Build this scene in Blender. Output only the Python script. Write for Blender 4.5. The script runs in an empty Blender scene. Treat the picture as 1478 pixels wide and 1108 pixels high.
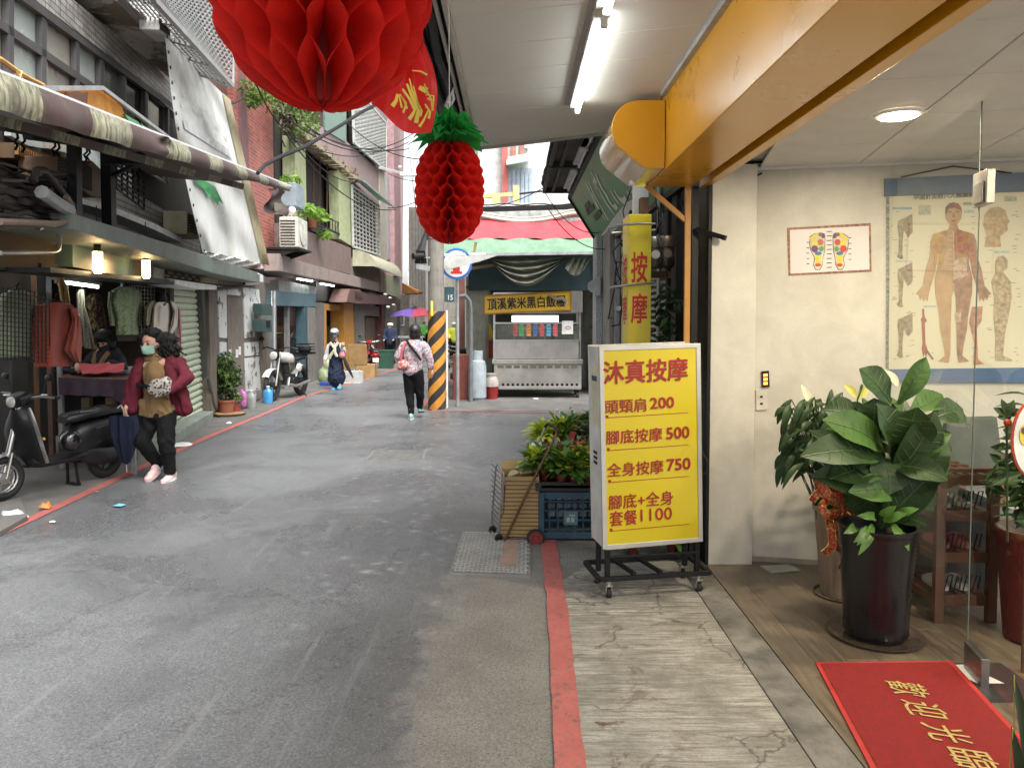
import bpy,bmesh,math,random
from mathutils import Vector as V,Matrix,noise as mnoise
random.seed(7)
R=math.radians
sc=bpy.context.scene
C=sc.collection
# ---------------------------------------------------------------- camera, sky, sun, exposure
H=1.62;F=1090.0;PITCH=R(2.5);CX=739.0;CY=505.6
cam=bpy.data.cameras.new('camera');camo=bpy.data.objects.new('camera',cam);C.objects.link(camo)
camo.location=(0,0,H);camo.rotation_euler=(R(90)-PITCH,0,0)
cam.sensor_width=36;cam.lens=F/1478*36;cam.shift_y=-48.4/1478
cam.clip_start=0.05;cam.clip_end=500
sc.camera=camo
w=bpy.data.worlds.new('World');sc.world=w;w.use_nodes=True
wn=w.node_tree.nodes;wl=w.node_tree.links
bg=wn['Background'];sky=wn.new('ShaderNodeTexSky');sky.sky_type='NISHITA';sky.sun_disc=False
sky.sun_elevation=R(58);sky.sun_rotation=R(150);sky.air_density=1.0;sky.dust_density=4.0;sky.ozone_density=1.0
hs=wn.new('ShaderNodeHueSaturation');hs.inputs['Saturation'].default_value=0.14;hs.inputs['Value'].default_value=1.0
wl.new(sky.outputs[0],hs.inputs['Color']);wl.new(hs.outputs[0],bg.inputs[0]);bg.inputs[1].default_value=0.15
sun=bpy.data.lights.new('sun','SUN');sun.energy=1.5;sun.angle=R(30);sun.color=(1,.985,.95)
suno=bpy.data.objects.new('sun',sun);C.objects.link(suno)
_d=V((math.sin(R(150))*math.cos(R(58)),math.cos(R(150))*math.cos(R(58)),math.sin(R(58))))
suno.rotation_euler=_d.to_track_quat('Z','Y').to_euler()
sc.view_settings.view_transform='Standard';sc.view_settings.look='None'
sc.view_settings.exposure=1.5;sc.view_settings.gamma=1;sc.view_settings.use_curve_mapping=False
sc.render.engine='CYCLES'
sc.cycles.use_denoising=True;sc.cycles.max_bounces=8;sc.cycles.diffuse_bounces=4;sc.cycles.glossy_bounces=4
sc.cycles.transparent_max_bounces=16;sc.cycles.transmission_bounces=6;sc.cycles.sample_clamp_indirect=8

# ---------------------------------------------------------------- surveying: from a sighted pixel of the photo to a place in the world
def ray(px,py):
    u=(px-CX)/F;v=(CY-py)/F;cp,sp=math.cos(PITCH),math.sin(PITCH)
    return V((u,cp+v*sp,-sp+v*cp))
CAM=V((0,0,H))
def G(px,py,z=0.0):
    d=ray(px,py);return CAM+d*((z-H)/d.z)
def AY(px,py,y):
    d=ray(px,py);return CAM+d*(y/d.y)
def AX(px,py,x):
    d=ray(px,py);return CAM+d*(x/d.x)
class Plane:
    def __init__(s,p0,n):s.p0=V(p0);s.n=V(n).normalized()
    def pt(s,px,py,d=0.0):
        r=ray(px,py);q=s.p0+s.n*d
        return CAM+r*((q-CAM).dot(s.n)/r.dot(s.n))
    def off(s,d):return Plane(s.p0+s.n*d,s.n)
def facade(a,b):return Plane((a,0,0),(1,-b,0))
PA=facade(-2.986,-.16);PB=facade(-4.58,-.03)

# ---------------------------------------------------------------- objects
WM={}
def wm(o):return WM.get(o.name,Matrix.Identity(4))if o else Matrix.Identity(4)
def tag(o,label=None,cat=None,group=None,kind=None):
    if label:o['label']=label
    if cat:o['category']=cat
    if group:o['group']=group
    if kind:o['kind']=kind
    return o
def thing(name,label,cat,loc=(0,0,0),rz=0,group=None):
    o=bpy.data.objects.new(name,None);C.objects.link(o);o.location=loc;o.rotation_euler=(0,0,rz);o.empty_display_size=.1
    WM[o.name]=Matrix.Translation(V(loc))@Matrix.Rotation(rz,4,'Z')
    return tag(o,label,cat,group)
def empty_part(name,parent):
    o=bpy.data.objects.new(name,None);C.objects.link(o);o.parent=parent;WM[o.name]=wm(parent);return o
def link(name,me,parent=None,m=None,loc=None):
    o=bpy.data.objects.new(name,me);C.objects.link(o)
    if m and not me.materials:me.materials.append(m)
    WM[o.name]=wm(parent)
    if parent:o.parent=parent
    if loc is not None:o.location=loc
    return o
def copy_tree(o,parent=None,loc=None,rz=None):
    c=o.copy();C.objects.link(c);c.parent=parent
    if loc is not None:c.location=loc
    if rz is not None:c.rotation_euler=(0,0,rz)
    for ch in[x for x in C.objects if x.parent==o]:copy_tree(ch,c)
    return c

class MB:
    def __init__(s):s.v=[];s.f=[];s.mi=[];s.cur=0;s.X=None
    def add(s,vs,fs):
        b=len(s.v)
        if s.X is not None:vs=[s.X@V(p)for p in vs]
        s.v+=[V(p)for p in vs];s.f+=[tuple(b+i for i in f)for f in fs];s.mi+=[s.cur]*len(fs);return s
    def quad(s,*p):return s.add(p,[tuple(range(len(p)))])
    def box(s,c,sz,rz=0):
        c=V(c);x,y,z=sz[0]/2,sz[1]/2,sz[2]/2
        M=Matrix.Rotation(rz,3,'Z')
        vs=[c+M@V((i*x,j*y,k*z))for i in(-1,1)for j in(-1,1)for k in(-1,1)]
        return s.add(vs,[(0,1,3,2),(4,6,7,5),(0,4,5,1),(2,3,7,6),(0,2,6,4),(1,5,7,3)])
    def b2(s,p,q):p=V(p);q=V(q);return s.box((p+q)/2,[abs(q[i]-p[i])for i in range(3)])
    def prism(s,pts,off):
        pts=[V(p)for p in pts];off=V(off);n=len(pts)
        vs=pts+[p+off for p in pts]
        fs=[tuple(range(n)),tuple(range(2*n-1,n-1,-1))]+[(i,i+n,(i+1)%n+n,(i+1)%n)for i in range(n)]
        return s.add(vs,fs)
    def panel(s,pl,pxs,d0,d1):       # polygon sighted on a plane, front face d1 in front of it, back face d0
        fr=[pl.pt(x,y,d1)for x,y in pxs]
        return s.prism(fr,pl.n*(d0-d1))
    def beam(s,p,q,w,h=None,up=(0,0,1)):
        p=V(p);q=V(q);h=h or w;d=(q-p)
        if d.length<1e-6:return s
        d.normalize();up=V(up)
        if abs(d.dot(up))>.98:up=V((0,1,0))
        a=d.cross(up).normalized()*w/2;b=a.cross(d).normalized()*h/2
        vs=[p-a-b,p+a-b,p+a+b,p-a+b,q-a-b,q+a-b,q+a+b,q-a+b]
        return s.add(vs,[(3,2,1,0),(4,5,6,7),(0,1,5,4),(1,2,6,5),(2,3,7,6),(3,0,4,7)])
    def cyl(s,p,q,r0,r1=None,n=12,caps=True):
        r1=r0 if r1 is None else r1;p=V(p);q=V(q);d=(q-p).normalized()
        up=V((0,0,1))if abs(d.z)<.95 else V((1,0,0))
        a=d.cross(up).normalized();b=a.cross(d)
        vs=[];fs=[]
        for c,r in((p,r0),(q,r1)):
            for i in range(n):
                t=2*math.pi*i/n;vs.append(c+(a*math.cos(t)+b*math.sin(t))*r)
        for i in range(n):fs.append((i,(i+1)%n,(i+1)%n+n,i+n))
        if caps:fs+=[tuple(range(n-1,-1,-1)),tuple(range(n,2*n))]
        return s.add(vs,fs)
    def tube(s,pts,r,n=8,closed=False):
        pts=[V(p)for p in pts];m=len(pts);rs=r if isinstance(r,(list,tuple))else[r]*m
        vs=[];fs=[];pa=None
        for k,p in enumerate(pts):
            if closed:d=pts[(k+1)%m]-pts[k-1]
            else:d=pts[min(k+1,m-1)]-pts[max(k-1,0)]
            d=d.normalized()if d.length>1e-9 else V((0,0,1))
            if pa is None:
                up=V((0,0,1))if abs(d.z)<.9 else V((1,0,0));a=d.cross(up).normalized()
            else:
                a=pa-d*pa.dot(d);a=a.normalized()if a.length>1e-6 else d.orthogonal().normalized()
            pa=a;b=a.cross(d)
            for i in range(n):
                t=2*math.pi*i/n;vs.append(p+(a*math.cos(t)+b*math.sin(t))*rs[k])
        for k in range(m if closed else m-1):
            k2=(k+1)%m
            for i in range(n):fs.append((k*n+i,k*n+(i+1)%n,k2*n+(i+1)%n,k2*n+i))
        if not closed:fs+=[tuple(range(n-1,-1,-1)),tuple(range((m-1)*n,m*n))]
        return s.add(vs,fs)
    def lathe(s,prof,o=(0,0,0),n=24,sx=1,sy=1,M=None):
        o=V(o);vs=[];fs=[];m=len(prof)
        for r,z in prof:
            for i in range(n):
                t=2*math.pi*i/n;p=V((r*sx*math.cos(t),r*sy*math.sin(t),z))
                vs.append(o+(M@p if M else p))
        for k in range(m-1):
            for i in range(n):fs.append((k*n+i,k*n+(i+1)%n,(k+1)*n+(i+1)%n,(k+1)*n+i))
        if prof[0][0]>1e-5:fs.append(tuple(range(n-1,-1,-1)))
        if prof[-1][0]>1e-5:fs.append(tuple(range((m-1)*n,m*n)))
        return s.add(vs,fs)
    def ball(s,c,r,n=14,m=9,M=None):
        r=r if isinstance(r,(list,tuple))else(r,r,r);c=V(c);vs=[];fs=[]
        for k in range(m+1):
            t=math.pi*k/m
            for i in range(n):
                a=2*math.pi*i/n;p=V((r[0]*math.sin(t)*math.cos(a),r[1]*math.sin(t)*math.sin(a),r[2]*math.cos(t)))
                vs.append(c+(M@p if M else p))
        for k in range(m):
            for i in range(n):fs.append((k*n+i,(k+1)*n+i,(k+1)*n+(i+1)%n,k*n+(i+1)%n))
        return s.add(vs,fs)
    def caps(s,p,q,r0,r1=None,n=12):          # tapered capsule
        r1=r0 if r1 is None else r1
        s.cyl(p,q,r0,r1,n);s.ball(p,r0,n,8);s.ball(q,r1,n,8);return s
    def chain(s,pts,rs,n=12):
        for i in range(len(pts)-1):s.caps(pts[i],pts[i+1],rs[i],rs[i+1],n)
        return s
    def grid(s,fn,nu,nv,cu=False):
        vs=[fn(i/nu,j/nv)for j in range(nv+1)for i in range(nu+(0 if cu else 1))]
        w_=nu if cu else nu+1;fs=[]
        for j in range(nv):
            for i in range(nu):
                i2=(i+1)%nu if cu else i+1
                fs.append((j*w_+i,j*w_+i2,(j+1)*w_+i2,(j+1)*w_+i))
        return s.add(vs,fs)
    def mesh(s,name,mats,smooth=False,bevel=0,bseg=2,M=None,merge=True,normals=True):
        me=bpy.data.meshes.new(name)
        vs=[M@p for p in s.v]if M is not None else s.v
        me.from_pydata([tuple(p)for p in vs],[],s.f)
        mats=mats if isinstance(mats,(list,tuple))else[mats]
        for m in mats:me.materials.append(m)
        if len(mats)>1:me.polygons.foreach_set('material_index',s.mi)
        bm=bmesh.new();bm.from_mesh(me)
        if merge:bmesh.ops.remove_doubles(bm,verts=bm.verts,dist=1e-5)
        if bevel:bmesh.ops.bevel(bm,geom=[e for e in bm.edges if len(e.link_faces)==2 and e.calc_face_angle(0)>.5],offset=bevel,segments=bseg,profile=.6,affect='EDGES',clamp_overlap=True)
        if normals:bmesh.ops.recalc_face_normals(bm,faces=bm.faces)
        if smooth:
            for f in bm.faces:f.smooth=True
            for e in bm.edges:
                if len(e.link_faces)==2 and e.calc_face_angle(0)>R(40):e.smooth=False
        bm.to_mesh(me);bm.free();me.update()
        return me
    def build(s,name,mats,parent=None,smooth=False,bevel=0,bseg=2,world=True,**k):
        M=wm(parent).inverted()if(world and parent)else None
        o=link(name,s.mesh(name,mats,smooth,bevel,bseg,M,**k),parent)
        return o

def remeshed(mb,name,m,parent=None,voxel=.01,smooth=6,world=True,wr=0,ws=7):
    M=wm(parent).inverted()if(world and parent)else None
    me=mb.mesh(name,m,M=M,merge=False,normals=False)
    o=bpy.data.objects.new(name,me);C.objects.link(o)
    r=o.modifiers.new('r','REMESH');r.mode='VOXEL';r.voxel_size=voxel;r.use_smooth_shade=True
    if smooth:
        q=o.modifiers.new('s','SMOOTH');q.factor=.5;q.iterations=smooth
    dg=bpy.context.evaluated_depsgraph_get()
    me2=bpy.data.meshes.new_from_object(o.evaluated_get(dg));me2.name=name
    C.objects.unlink(o);bpy.data.objects.remove(o);bpy.data.meshes.remove(me)
    if not me2.materials:me2.materials.append(m)
    if wr:                                # folds pressed into the cloth
        ns=[v.normal.copy()for v in me2.vertices]
        for v,n in zip(me2.vertices,ns):
            p=v.co;q=V((p.x*ws,p.y*ws,p.z*ws*.55));q+=V((1,1,1))*mnoise.noise(q*.6)*.9
            v.co=p+n*wr*(1-2.2*abs(mnoise.noise(q)))+n*wr*.5*mnoise.noise(q*2.7)
    for p in me2.polygons:p.use_smooth=True
    return link(name,me2,parent)

# ---------------------------------------------------------------- materials
def _nt(name):
    m=bpy.data.materials.new(name);m.use_nodes=True;nt=m.node_tree
    return m,nt,nt.nodes,nt.links,nt.nodes['Principled BSDF']
def rgb(c):return(c[0],c[1],c[2],1)
def ramp(N,L,src,a,b,ca=0,cb=1):
    r=N.new('ShaderNodeMapRange');r.clamp=True;L.new(src,r.inputs[0])
    r.inputs[1].default_value=a;r.inputs[2].default_value=b;r.inputs[3].default_value=ca;r.inputs[4].default_value=cb
    return r.outputs[0]
def noise(N,L,co,scale,detail=4,rough=.55,dist=0):
    n=N.new('ShaderNodeTexNoise');n.inputs['Scale'].default_value=scale;n.inputs['Detail'].default_value=detail
    n.inputs['Roughness'].default_value=rough;n.inputs['Distortion'].default_value=dist
    L.new(co,n.inputs['Vector']);return n.outputs['Fac']
def mixc(N,L,fac,a,b,mode='MIX'):
    m=N.new('ShaderNodeMix');m.data_type='RGBA';m.blend_type=mode
    if isinstance(fac,(int,float)):m.inputs[0].default_value=fac
    else:L.new(fac,m.inputs[0])
    for k,x in((6,a),(7,b)):
        if isinstance(x,(tuple,list)):m.inputs[k].default_value=rgb(x)
        else:L.new(x,m.inputs[k])
    return m.outputs[2]
def coord(N,L,scale=(1,1,1),rot=(0,0,0),kind='Object'):
    t=N.new('ShaderNodeTexCoord');mp=N.new('ShaderNodeMapping');mp.inputs['Scale'].default_value=scale;mp.inputs['Rotation'].default_value=rot
    L.new(t.outputs[kind],mp.inputs['Vector']);return mp.outputs['Vector']
def bump(N,L,src,strength,dist=.01,prev=None):
    b=N.new('ShaderNodeBump');b.inputs['Strength'].default_value=strength;b.inputs['Distance'].default_value=dist
    L.new(src,b.inputs['Height'])
    if prev is not None:L.new(prev,b.inputs['Normal'])
    return b.outputs['Normal']
MATS={}
def M(name,col,rough=.6,metal=0,var=.25,vs=6,dirt=0,dcol=(.05,.045,.035),ds=3,streak=0,bmp=0,bs=60,spec=None,coat=0,trans=0,emit=None,es=0,alpha=None,sheen=0):
    """surface paint with grain: base colour varied by noise, patches or vertical runs of grime, fine relief"""
    if name in MATS:return MATS[name]
    m,nt,N,L,P=_nt(name)
    co=coord(N,L)
    c=tuple(col)
    n1=noise(N,L,co,vs,5)
    base=mixc(N,L,ramp(N,L,n1,.3,.7),tuple(x*(1-var)for x in c),tuple(min(1,x*(1+var*.6))for x in c))
    if dirt:
        n2=noise(N,L,co,ds,7,.65)
        base=mixc(N,L,ramp(N,L,n2,.62-dirt*.3,.72,0,min(1,dirt+.2)),base,dcol)
    if streak:
        c2=coord(N,L,(9,9,.7));n3=noise(N,L,c2,3,5,.6)
        base=mixc(N,L,ramp(N,L,n3,.5,.7,0,streak),base,dcol)
    L.new(base,P.inputs['Base Color'])
    P.inputs['Roughness'].default_value=rough;P.inputs['Metallic'].default_value=metal
    if rough>.12:
        L.new(ramp(N,L,n1,.2,.8,max(.03,rough-.08),min(1,rough+.08)),P.inputs['Roughness'])
    if spec is not None:P.inputs['Specular IOR Level'].default_value=spec
    if coat:P.inputs['Coat Weight'].default_value=coat;P.inputs['Coat Roughness'].default_value=.08
    if trans:P.inputs['Transmission Weight'].default_value=trans
    if sheen:P.inputs['Sheen Weight'].default_value=sheen
    if emit:P.inputs['Emission Color'].default_value=rgb(emit);P.inputs['Emission Strength'].default_value=es
    if alpha is not None:P.inputs['Alpha'].default_value=alpha
    if bmp:
        L.new(bump(N,L,noise(N,L,co,bs,6,.6),bmp,.01),P.inputs['Normal'])
    MATS[name]=m;return m
def thin(name,col,tl=.5,rough=.6,var=.2,vs=8):
    """paper, cloth, leaf: diffuse with light coming through"""
    if name in MATS:return MATS[name]
    m,nt,N,L,P=_nt(name);co=coord(N,L)
    n1=noise(N,L,co,vs,5)
    base=mixc(N,L,ramp(N,L,n1,.3,.7),tuple(x*(1-var)for x in col),tuple(min(1,x*(1+var))for x in col))
    L.new(base,P.inputs['Base Color']);P.inputs['Roughness'].default_value=rough
    t=N.new('ShaderNodeBsdfTranslucent');L.new(base,t.inputs['Color'])
    mx=N.new('ShaderNodeMixShader');mx.inputs[0].default_value=tl
    L.new(P.outputs[0],mx.inputs[1]);L.new(t.outputs[0],mx.inputs[2]);L.new(mx.outputs[0],N['Material Output'].inputs[0])
    MATS[name]=m;return m
def glass(name,tint=(.93,.97,.95),tl=.9,rough=0.0):
    if name in MATS:return MATS[name]
    m,nt,N,L,P=_nt(name)
    t=N.new('ShaderNodeBsdfTransparent');t.inputs[0].default_value=rgb(tint)
    g=N.new('ShaderNodeBsdfGlossy');g.inputs['Roughness'].default_value=max(rough,.01)
    ge=N.new('ShaderNodeNewGeometry');dt=N.new('ShaderNodeVectorMath');dt.operation='DOT_PRODUCT';L.new(ge.outputs['Normal'],dt.inputs[0]);L.new(ge.outputs['Incoming'],dt.inputs[1])
    def mm(op,a,b=None):
        q=N.new('ShaderNodeMath');q.operation=op;q.use_clamp=op=='ADD'
        for k,x in((0,a),(1,b)):
            if x is None:continue
            if isinstance(x,(int,float)):q.inputs[k].default_value=x
            else:L.new(x,q.inputs[k])
        return q.outputs[0]
    sch=mm('MULTIPLY',mm('POWER',mm('SUBTRACT',1.0,mm('ABSOLUTE',dt.outputs['Value'])),5.0),.9)
    class _o:outputs=[mm('ADD',sch,1-tl)]
    mt=_o
    mx=N.new('ShaderNodeMixShader');L.new(mt.outputs[0],mx.inputs[0]);L.new(t.outputs[0],mx.inputs[1]);L.new(g.outputs[0],mx.inputs[2])
    L.new(mx.outputs[0],N['Material Output'].inputs[0]);MATS[name]=m;return m
def emis(name,col,s):
    if name in MATS:return MATS[name]
    m,nt,N,L,P=_nt(name);P.inputs['Base Color'].default_value=rgb(col)
    P.inputs['Emission Color'].default_value=rgb(col);P.inputs['Emission Strength'].default_value=s;MATS[name]=m;return m
def tiles(name,col,mortar,bw,bh,rough=.4,axis='A',off=.5,ms=.04,var=.15,bmp=.4,streak=0,rot=(R(90),0,R(-90))):
    if name in MATS:return MATS[name]
    m,nt,N,L,P=_nt(name)
    t=N.new('ShaderNodeTexCoord');sp=N.new('ShaderNodeSeparateXYZ');cb=N.new('ShaderNodeCombineXYZ');L.new(t.outputs['Object'],sp.inputs[0])
    L.new(sp.outputs[1 if axis=='A' else 0],cb.inputs[0]);L.new(sp.outputs[2],cb.inputs[1])
    b=N.new('ShaderNodeTexBrick');L.new(cb.outputs[0],b.inputs['Vector'])
    b.offset=off;b.inputs['Scale'].default_value=1;b.inputs['Brick Width'].default_value=bw;b.inputs['Row Height'].default_value=bh
    b.inputs['Mortar Size'].default_value=ms*bh;b.inputs['Color1'].default_value=rgb([x*(1-var)for x in col]);b.inputs['Color2'].default_value=rgb([min(1,x*(1+var))for x in col]);b.inputs['Mortar'].default_value=rgb(mortar)
    base=b.outputs['Color']
    co=coord(N,L);n1=noise(N,L,co,2.5,6,.65)
    base=mixc(N,L,ramp(N,L,n1,.4,.75,0,.5),base,(.06,.055,.05))
    if streak:
        n3=noise(N,L,coord(N,L,(9,9,.7)),3,5,.6);base=mixc(N,L,ramp(N,L,n3,.5,.7,0,streak),base,(.05,.045,.04))
    L.new(base,P.inputs['Base Color']);P.inputs['Roughness'].default_value=rough
    iv=N.new('ShaderNodeMath');iv.operation='SUBTRACT';iv.inputs[0].default_value=1;L.new(b.outputs['Fac'],iv.inputs[1])
    L.new(bump(N,L,iv.outputs[0],bmp,.004),P.inputs['Normal']);MATS[name]=m;return m

# common paints
blackm=M('black_metal',(.006,.006,.007),.5,0,bmp=.1,spec=.35)
darkm=M('dark_paint',(.018,.017,.016),.6,spec=.3)
steel=M('steel',(.55,.54,.52),.32,.9,var=.15,bmp=.05)
galv=M('galvanised',(.42,.43,.43),.5,.6,var=.2,streak=.3)
whitep=M('white_paint',(.72,.72,.7),.5,dirt=.15)
rubber=M('rubber',(.015,.015,.016),.75,bmp=.2,bs=120)
conc=M('concrete_old',(.3,.285,.26),.85,dirt=.4,streak=.45,bmp=.4,bs=40,dcol=(.08,.07,.06))
wood=M('wood_brown',(.16,.085,.045),.5,streak=.5,bmp=.1)
TW=emis('tube_white',(.9,.97,1),9.0)

def text_mesh(s,size,bold=0.0,extrude=.0):
    c=bpy.data.curves.new('t','FONT');c.body=s;c.size=size;c.offset=bold;c.extrude=extrude;c.resolution_u=3
    o=bpy.data.objects.new('t',c);C.objects.link(o)
    dg=bpy.context.evaluated_depsgraph_get();me=bpy.data.meshes.new_from_object(o.evaluated_get(dg))
    C.objects.unlink(o);bpy.data.objects.remove(o);bpy.data.curves.remove(c);return me
def lettering(name,s,m,parent,o,ux,uy,box,bold=.0,n_off=.002,vertical=False,shear=0,warp=None):
    """writing laid on a surface: o = lower left corner, ux / uy unit axes, box = (width, height) it fills"""
    me=text_mesh(s,1.0,0)
    xs=[v.co.x for v in me.vertices];ys=[v.co.y for v in me.vertices]
    x0,x1,y0,y1=min(xs),max(xs),min(ys),max(ys)
    ux=V(ux).normalized();uy=V(uy).normalized();n=ux.cross(uy).normalized();o=V(o)+n*n_off
    Mi=wm(parent).inverted();bo=bold*.55
    mb=MB();fs=[tuple(p.vertices)for p in me.polygons]
    for k,(dx,dy)in enumerate([(0,0)]+([(bo,bo),(-bo,bo),(bo,-bo),(-bo,-bo),(bo,0),(-bo,0)]if bold else[])):   # heavier strokes
        vs=[]
        for v in me.vertices:
            a=(v.co.x+dx-x0)/(x1-x0);b=(v.co.y+dy-y0)/(y1-y0)
            if warp:vs.append(warp(a,b)+n*k*.00015);continue
            vs.append(o+n*k*.00015+ux*(a*box[0]+shear*b*box[1])+uy*(b*box[1]))
        mb.add(vs,fs)
    bpy.data.meshes.remove(me)
    o_=mb.build(name,m,parent,merge=False,normals=False);return o_
def wire(mb,p,q,sag=.15,r=.006,n=10,seg=5):
    p=V(p);q=V(q)
    mb.tube([p.lerp(q,t/n)+V((0,0,-4*sag*(t/n)*(1-t/n)))for t in range(n+1)],r,seg)
# ================================================================= THE GROUND
def asphalt():
    m,nt,N,L,P=_nt('asphalt_wet');co=coord(N,L)
    sp=N.new('ShaderNodeSeparateXYZ');L.new(co,sp.inputs[0])
    fine=noise(N,L,co,75,5,.8);mid=noise(N,L,co,9,6,.65);big=noise(N,L,co,.55,6,.6,.5)
    long_=noise(N,L,coord(N,L,(2.2,.25,1)),1.6,6,.6,.3)
    base=mixc(N,L,ramp(N,L,fine,.36,.66),(.08,.084,.09),(.225,.231,.24))
    base=mixc(N,L,ramp(N,L,mid,.45,.7,0,.45),base,(.2,.205,.208))
    base=mixc(N,L,ramp(N,L,big,.44,.6,0,.6),base,(.072,.075,.08))
    base=mixc(N,L,ramp(N,L,long_,.48,.75,0,.35),base,(.15,.15,.148))
    ag=N.new('ShaderNodeTexVoronoi');ag.inputs['Scale'].default_value=150;L.new(co,ag.inputs['Vector'])
    agv=N.new('ShaderNodeSeparateColor');L.new(ag.outputs['Color'],agv.inputs[0])
    base=mixc(N,L,ramp(N,L,agv.outputs[0],.0,.45,.45,0),base,(.022,.022,.024))
    base=mixc(N,L,ramp(N,L,agv.outputs[1],.84,1,0,.5),base,(.3,.3,.295))
    scr=noise(N,L,coord(N,L,(5,.35,1),(0,0,R(-7))),2.6,8,.75,.5)
    base=mixc(N,L,ramp(N,L,scr,.56,.66,0,.4),base,(.25,.255,.26))
    crk=N.new('ShaderNodeTexVoronoi');crk.feature='DISTANCE_TO_EDGE';crk.inputs['Scale'].default_value=.75
    cw2=N.new('ShaderNodeVectorMath');cw2.operation='ADD';cn=N.new('ShaderNodeTexNoise');cn.inputs['Scale'].default_value=3;cn.inputs['Detail'].default_value=8;cn.inputs['Roughness'].default_value=.7
    L.new(co,cn.inputs['Vector']);L.new(co,cw2.inputs[0]);L.new(cn.outputs['Color'],cw2.inputs[1]);L.new(cw2.outputs[0],crk.inputs['Vector'])
    base=mixc(N,L,ramp(N,L,crk.outputs['Distance'],0,.008,.75,0),base,(.018,.018,.018))
    # dusty, lighter strip between the asphalt and the red line on the near right
    def math_(op,a,b=None):
        n=N.new('ShaderNodeMath');n.operation=op
        for k,x in((0,a),(1,b)):
            if x is None:continue
            if isinstance(x,(int,float)):n.inputs[k].default_value=x
            else:L.new(x,n.inputs[k])
        return n.outputs[0]
    edge=math_('ADD',sp.outputs[0],math_('MULTIPLY',math_('SUBTRACT',noise(N,L,co,3.2,12,.85),.5),1.1))
    m1=ramp(N,L,edge,-.47,-.36);m2=ramp(N,L,sp.outputs[1],4.9,6.8,1,0)
    dust=math_('MULTIPLY',math_('MULTIPLY',m1,m2),ramp(N,L,fine,.2,.55,.55,1))
    dn=noise(N,L,coord(N,L,(1,1,1)),2.3,8,.7)
    dcol=mixc(N,L,ramp(N,L,dn,.35,.7),(.18,.172,.155),(.27,.262,.24))
    dcol=mixc(N,L,ramp(N,L,noise(N,L,co,95,2,.6),.5,.7,0,.7),dcol,(.09,.083,.07));dcol=mixc(N,L,ramp(N,L,agv.outputs[2],.8,1,0,.5),dcol,(.36,.34,.3));dcol=mixc(N,L,ramp(N,L,agv.outputs[0],0,.3,.5,0),dcol,(.07,.065,.055))
    base=mixc(N,L,dust,base,dcol)
    # pale dried splashes, mostly along the right of the lane
    vo=N.new('ShaderNodeTexVoronoi');vo.inputs['Scale'].default_value=7.5;vo.inputs['Randomness'].default_value=1
    wob=N.new('ShaderNodeVectorMath');wob.operation='ADD';nn=N.new('ShaderNodeTexNoise');nn.inputs['Scale'].default_value=9
    sc_=N.new('ShaderNodeVectorMath');sc_.operation='SCALE';sc_.inputs['Scale'].default_value=.12;L.new(nn.outputs['Color'],sc_.inputs[0])
    L.new(co,nn.inputs['Vector']);L.new(co,wob.inputs[0]);L.new(sc_.outputs[0],wob.inputs[1]);L.new(wob.outputs[0],vo.inputs['Vector'])
    spots=ramp(N,L,vo.outputs['Distance'],.12,.42,1,0)
    zone=math_('MULTIPLY',math_('MULTIPLY',ramp(N,L,sp.outputs[0],-1.9,-.9),ramp(N,L,sp.outputs[0],-.42,-.2,1,0)),ramp(N,L,sp.outputs[1],3.3,4.2))
    zone=math_('MULTIPLY',zone,ramp(N,L,noise(N,L,co,1.7,3),.45,.55))
    spots=math_('MULTIPLY',math_('MULTIPLY',spots,zone),ramp(N,L,mid,.35,.65,0,.6))
    base=mixc(N,L,spots,base,(.46,.475,.49))
    L.new(base,P.inputs['Base Color'])
    rg=ramp(N,L,big,.4,.6,.5,.24)
    rg2=N.new('ShaderNodeMix');rg2.data_type='FLOAT';L.new(dust,rg2.inputs[0]);L.new(rg,rg2.inputs[2]);rg2.inputs[3].default_value=.8
    L.new(rg2.outputs[0],P.inputs['Roughness'])
    b=bump(N,L,fine,.8,.008);b=bump(N,L,mid,.25,.01,b);L.new(b,P.inputs['Normal'])
    return m
ASPH=asphalt()
def pavement_mat():
    m,nt,N,L,P=_nt('cement_pavement');co=coord(N,L)
    a=noise(N,L,co,2.2,8,.7);f=noise(N,L,co,70,4,.6)
    base=mixc(N,L,ramp(N,L,a,.3,.7),(.09,.087,.08),(.2,.195,.18))
    base=mixc(N,L,ramp(N,L,f,.35,.7,0,.5),base,(.1,.095,.085))
    base=mixc(N,L,ramp(N,L,noise(N,L,co,.9,8,.7),.5,.6,0,.6),base,(.09,.08,.068))
    L.new(base,P.inputs['Base Color']);P.inputs['Roughness'].default_value=.8
    L.new(bump(N,L,f,.5,.006),P.inputs['Normal']);return m
PAVE=pavement_mat()
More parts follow.
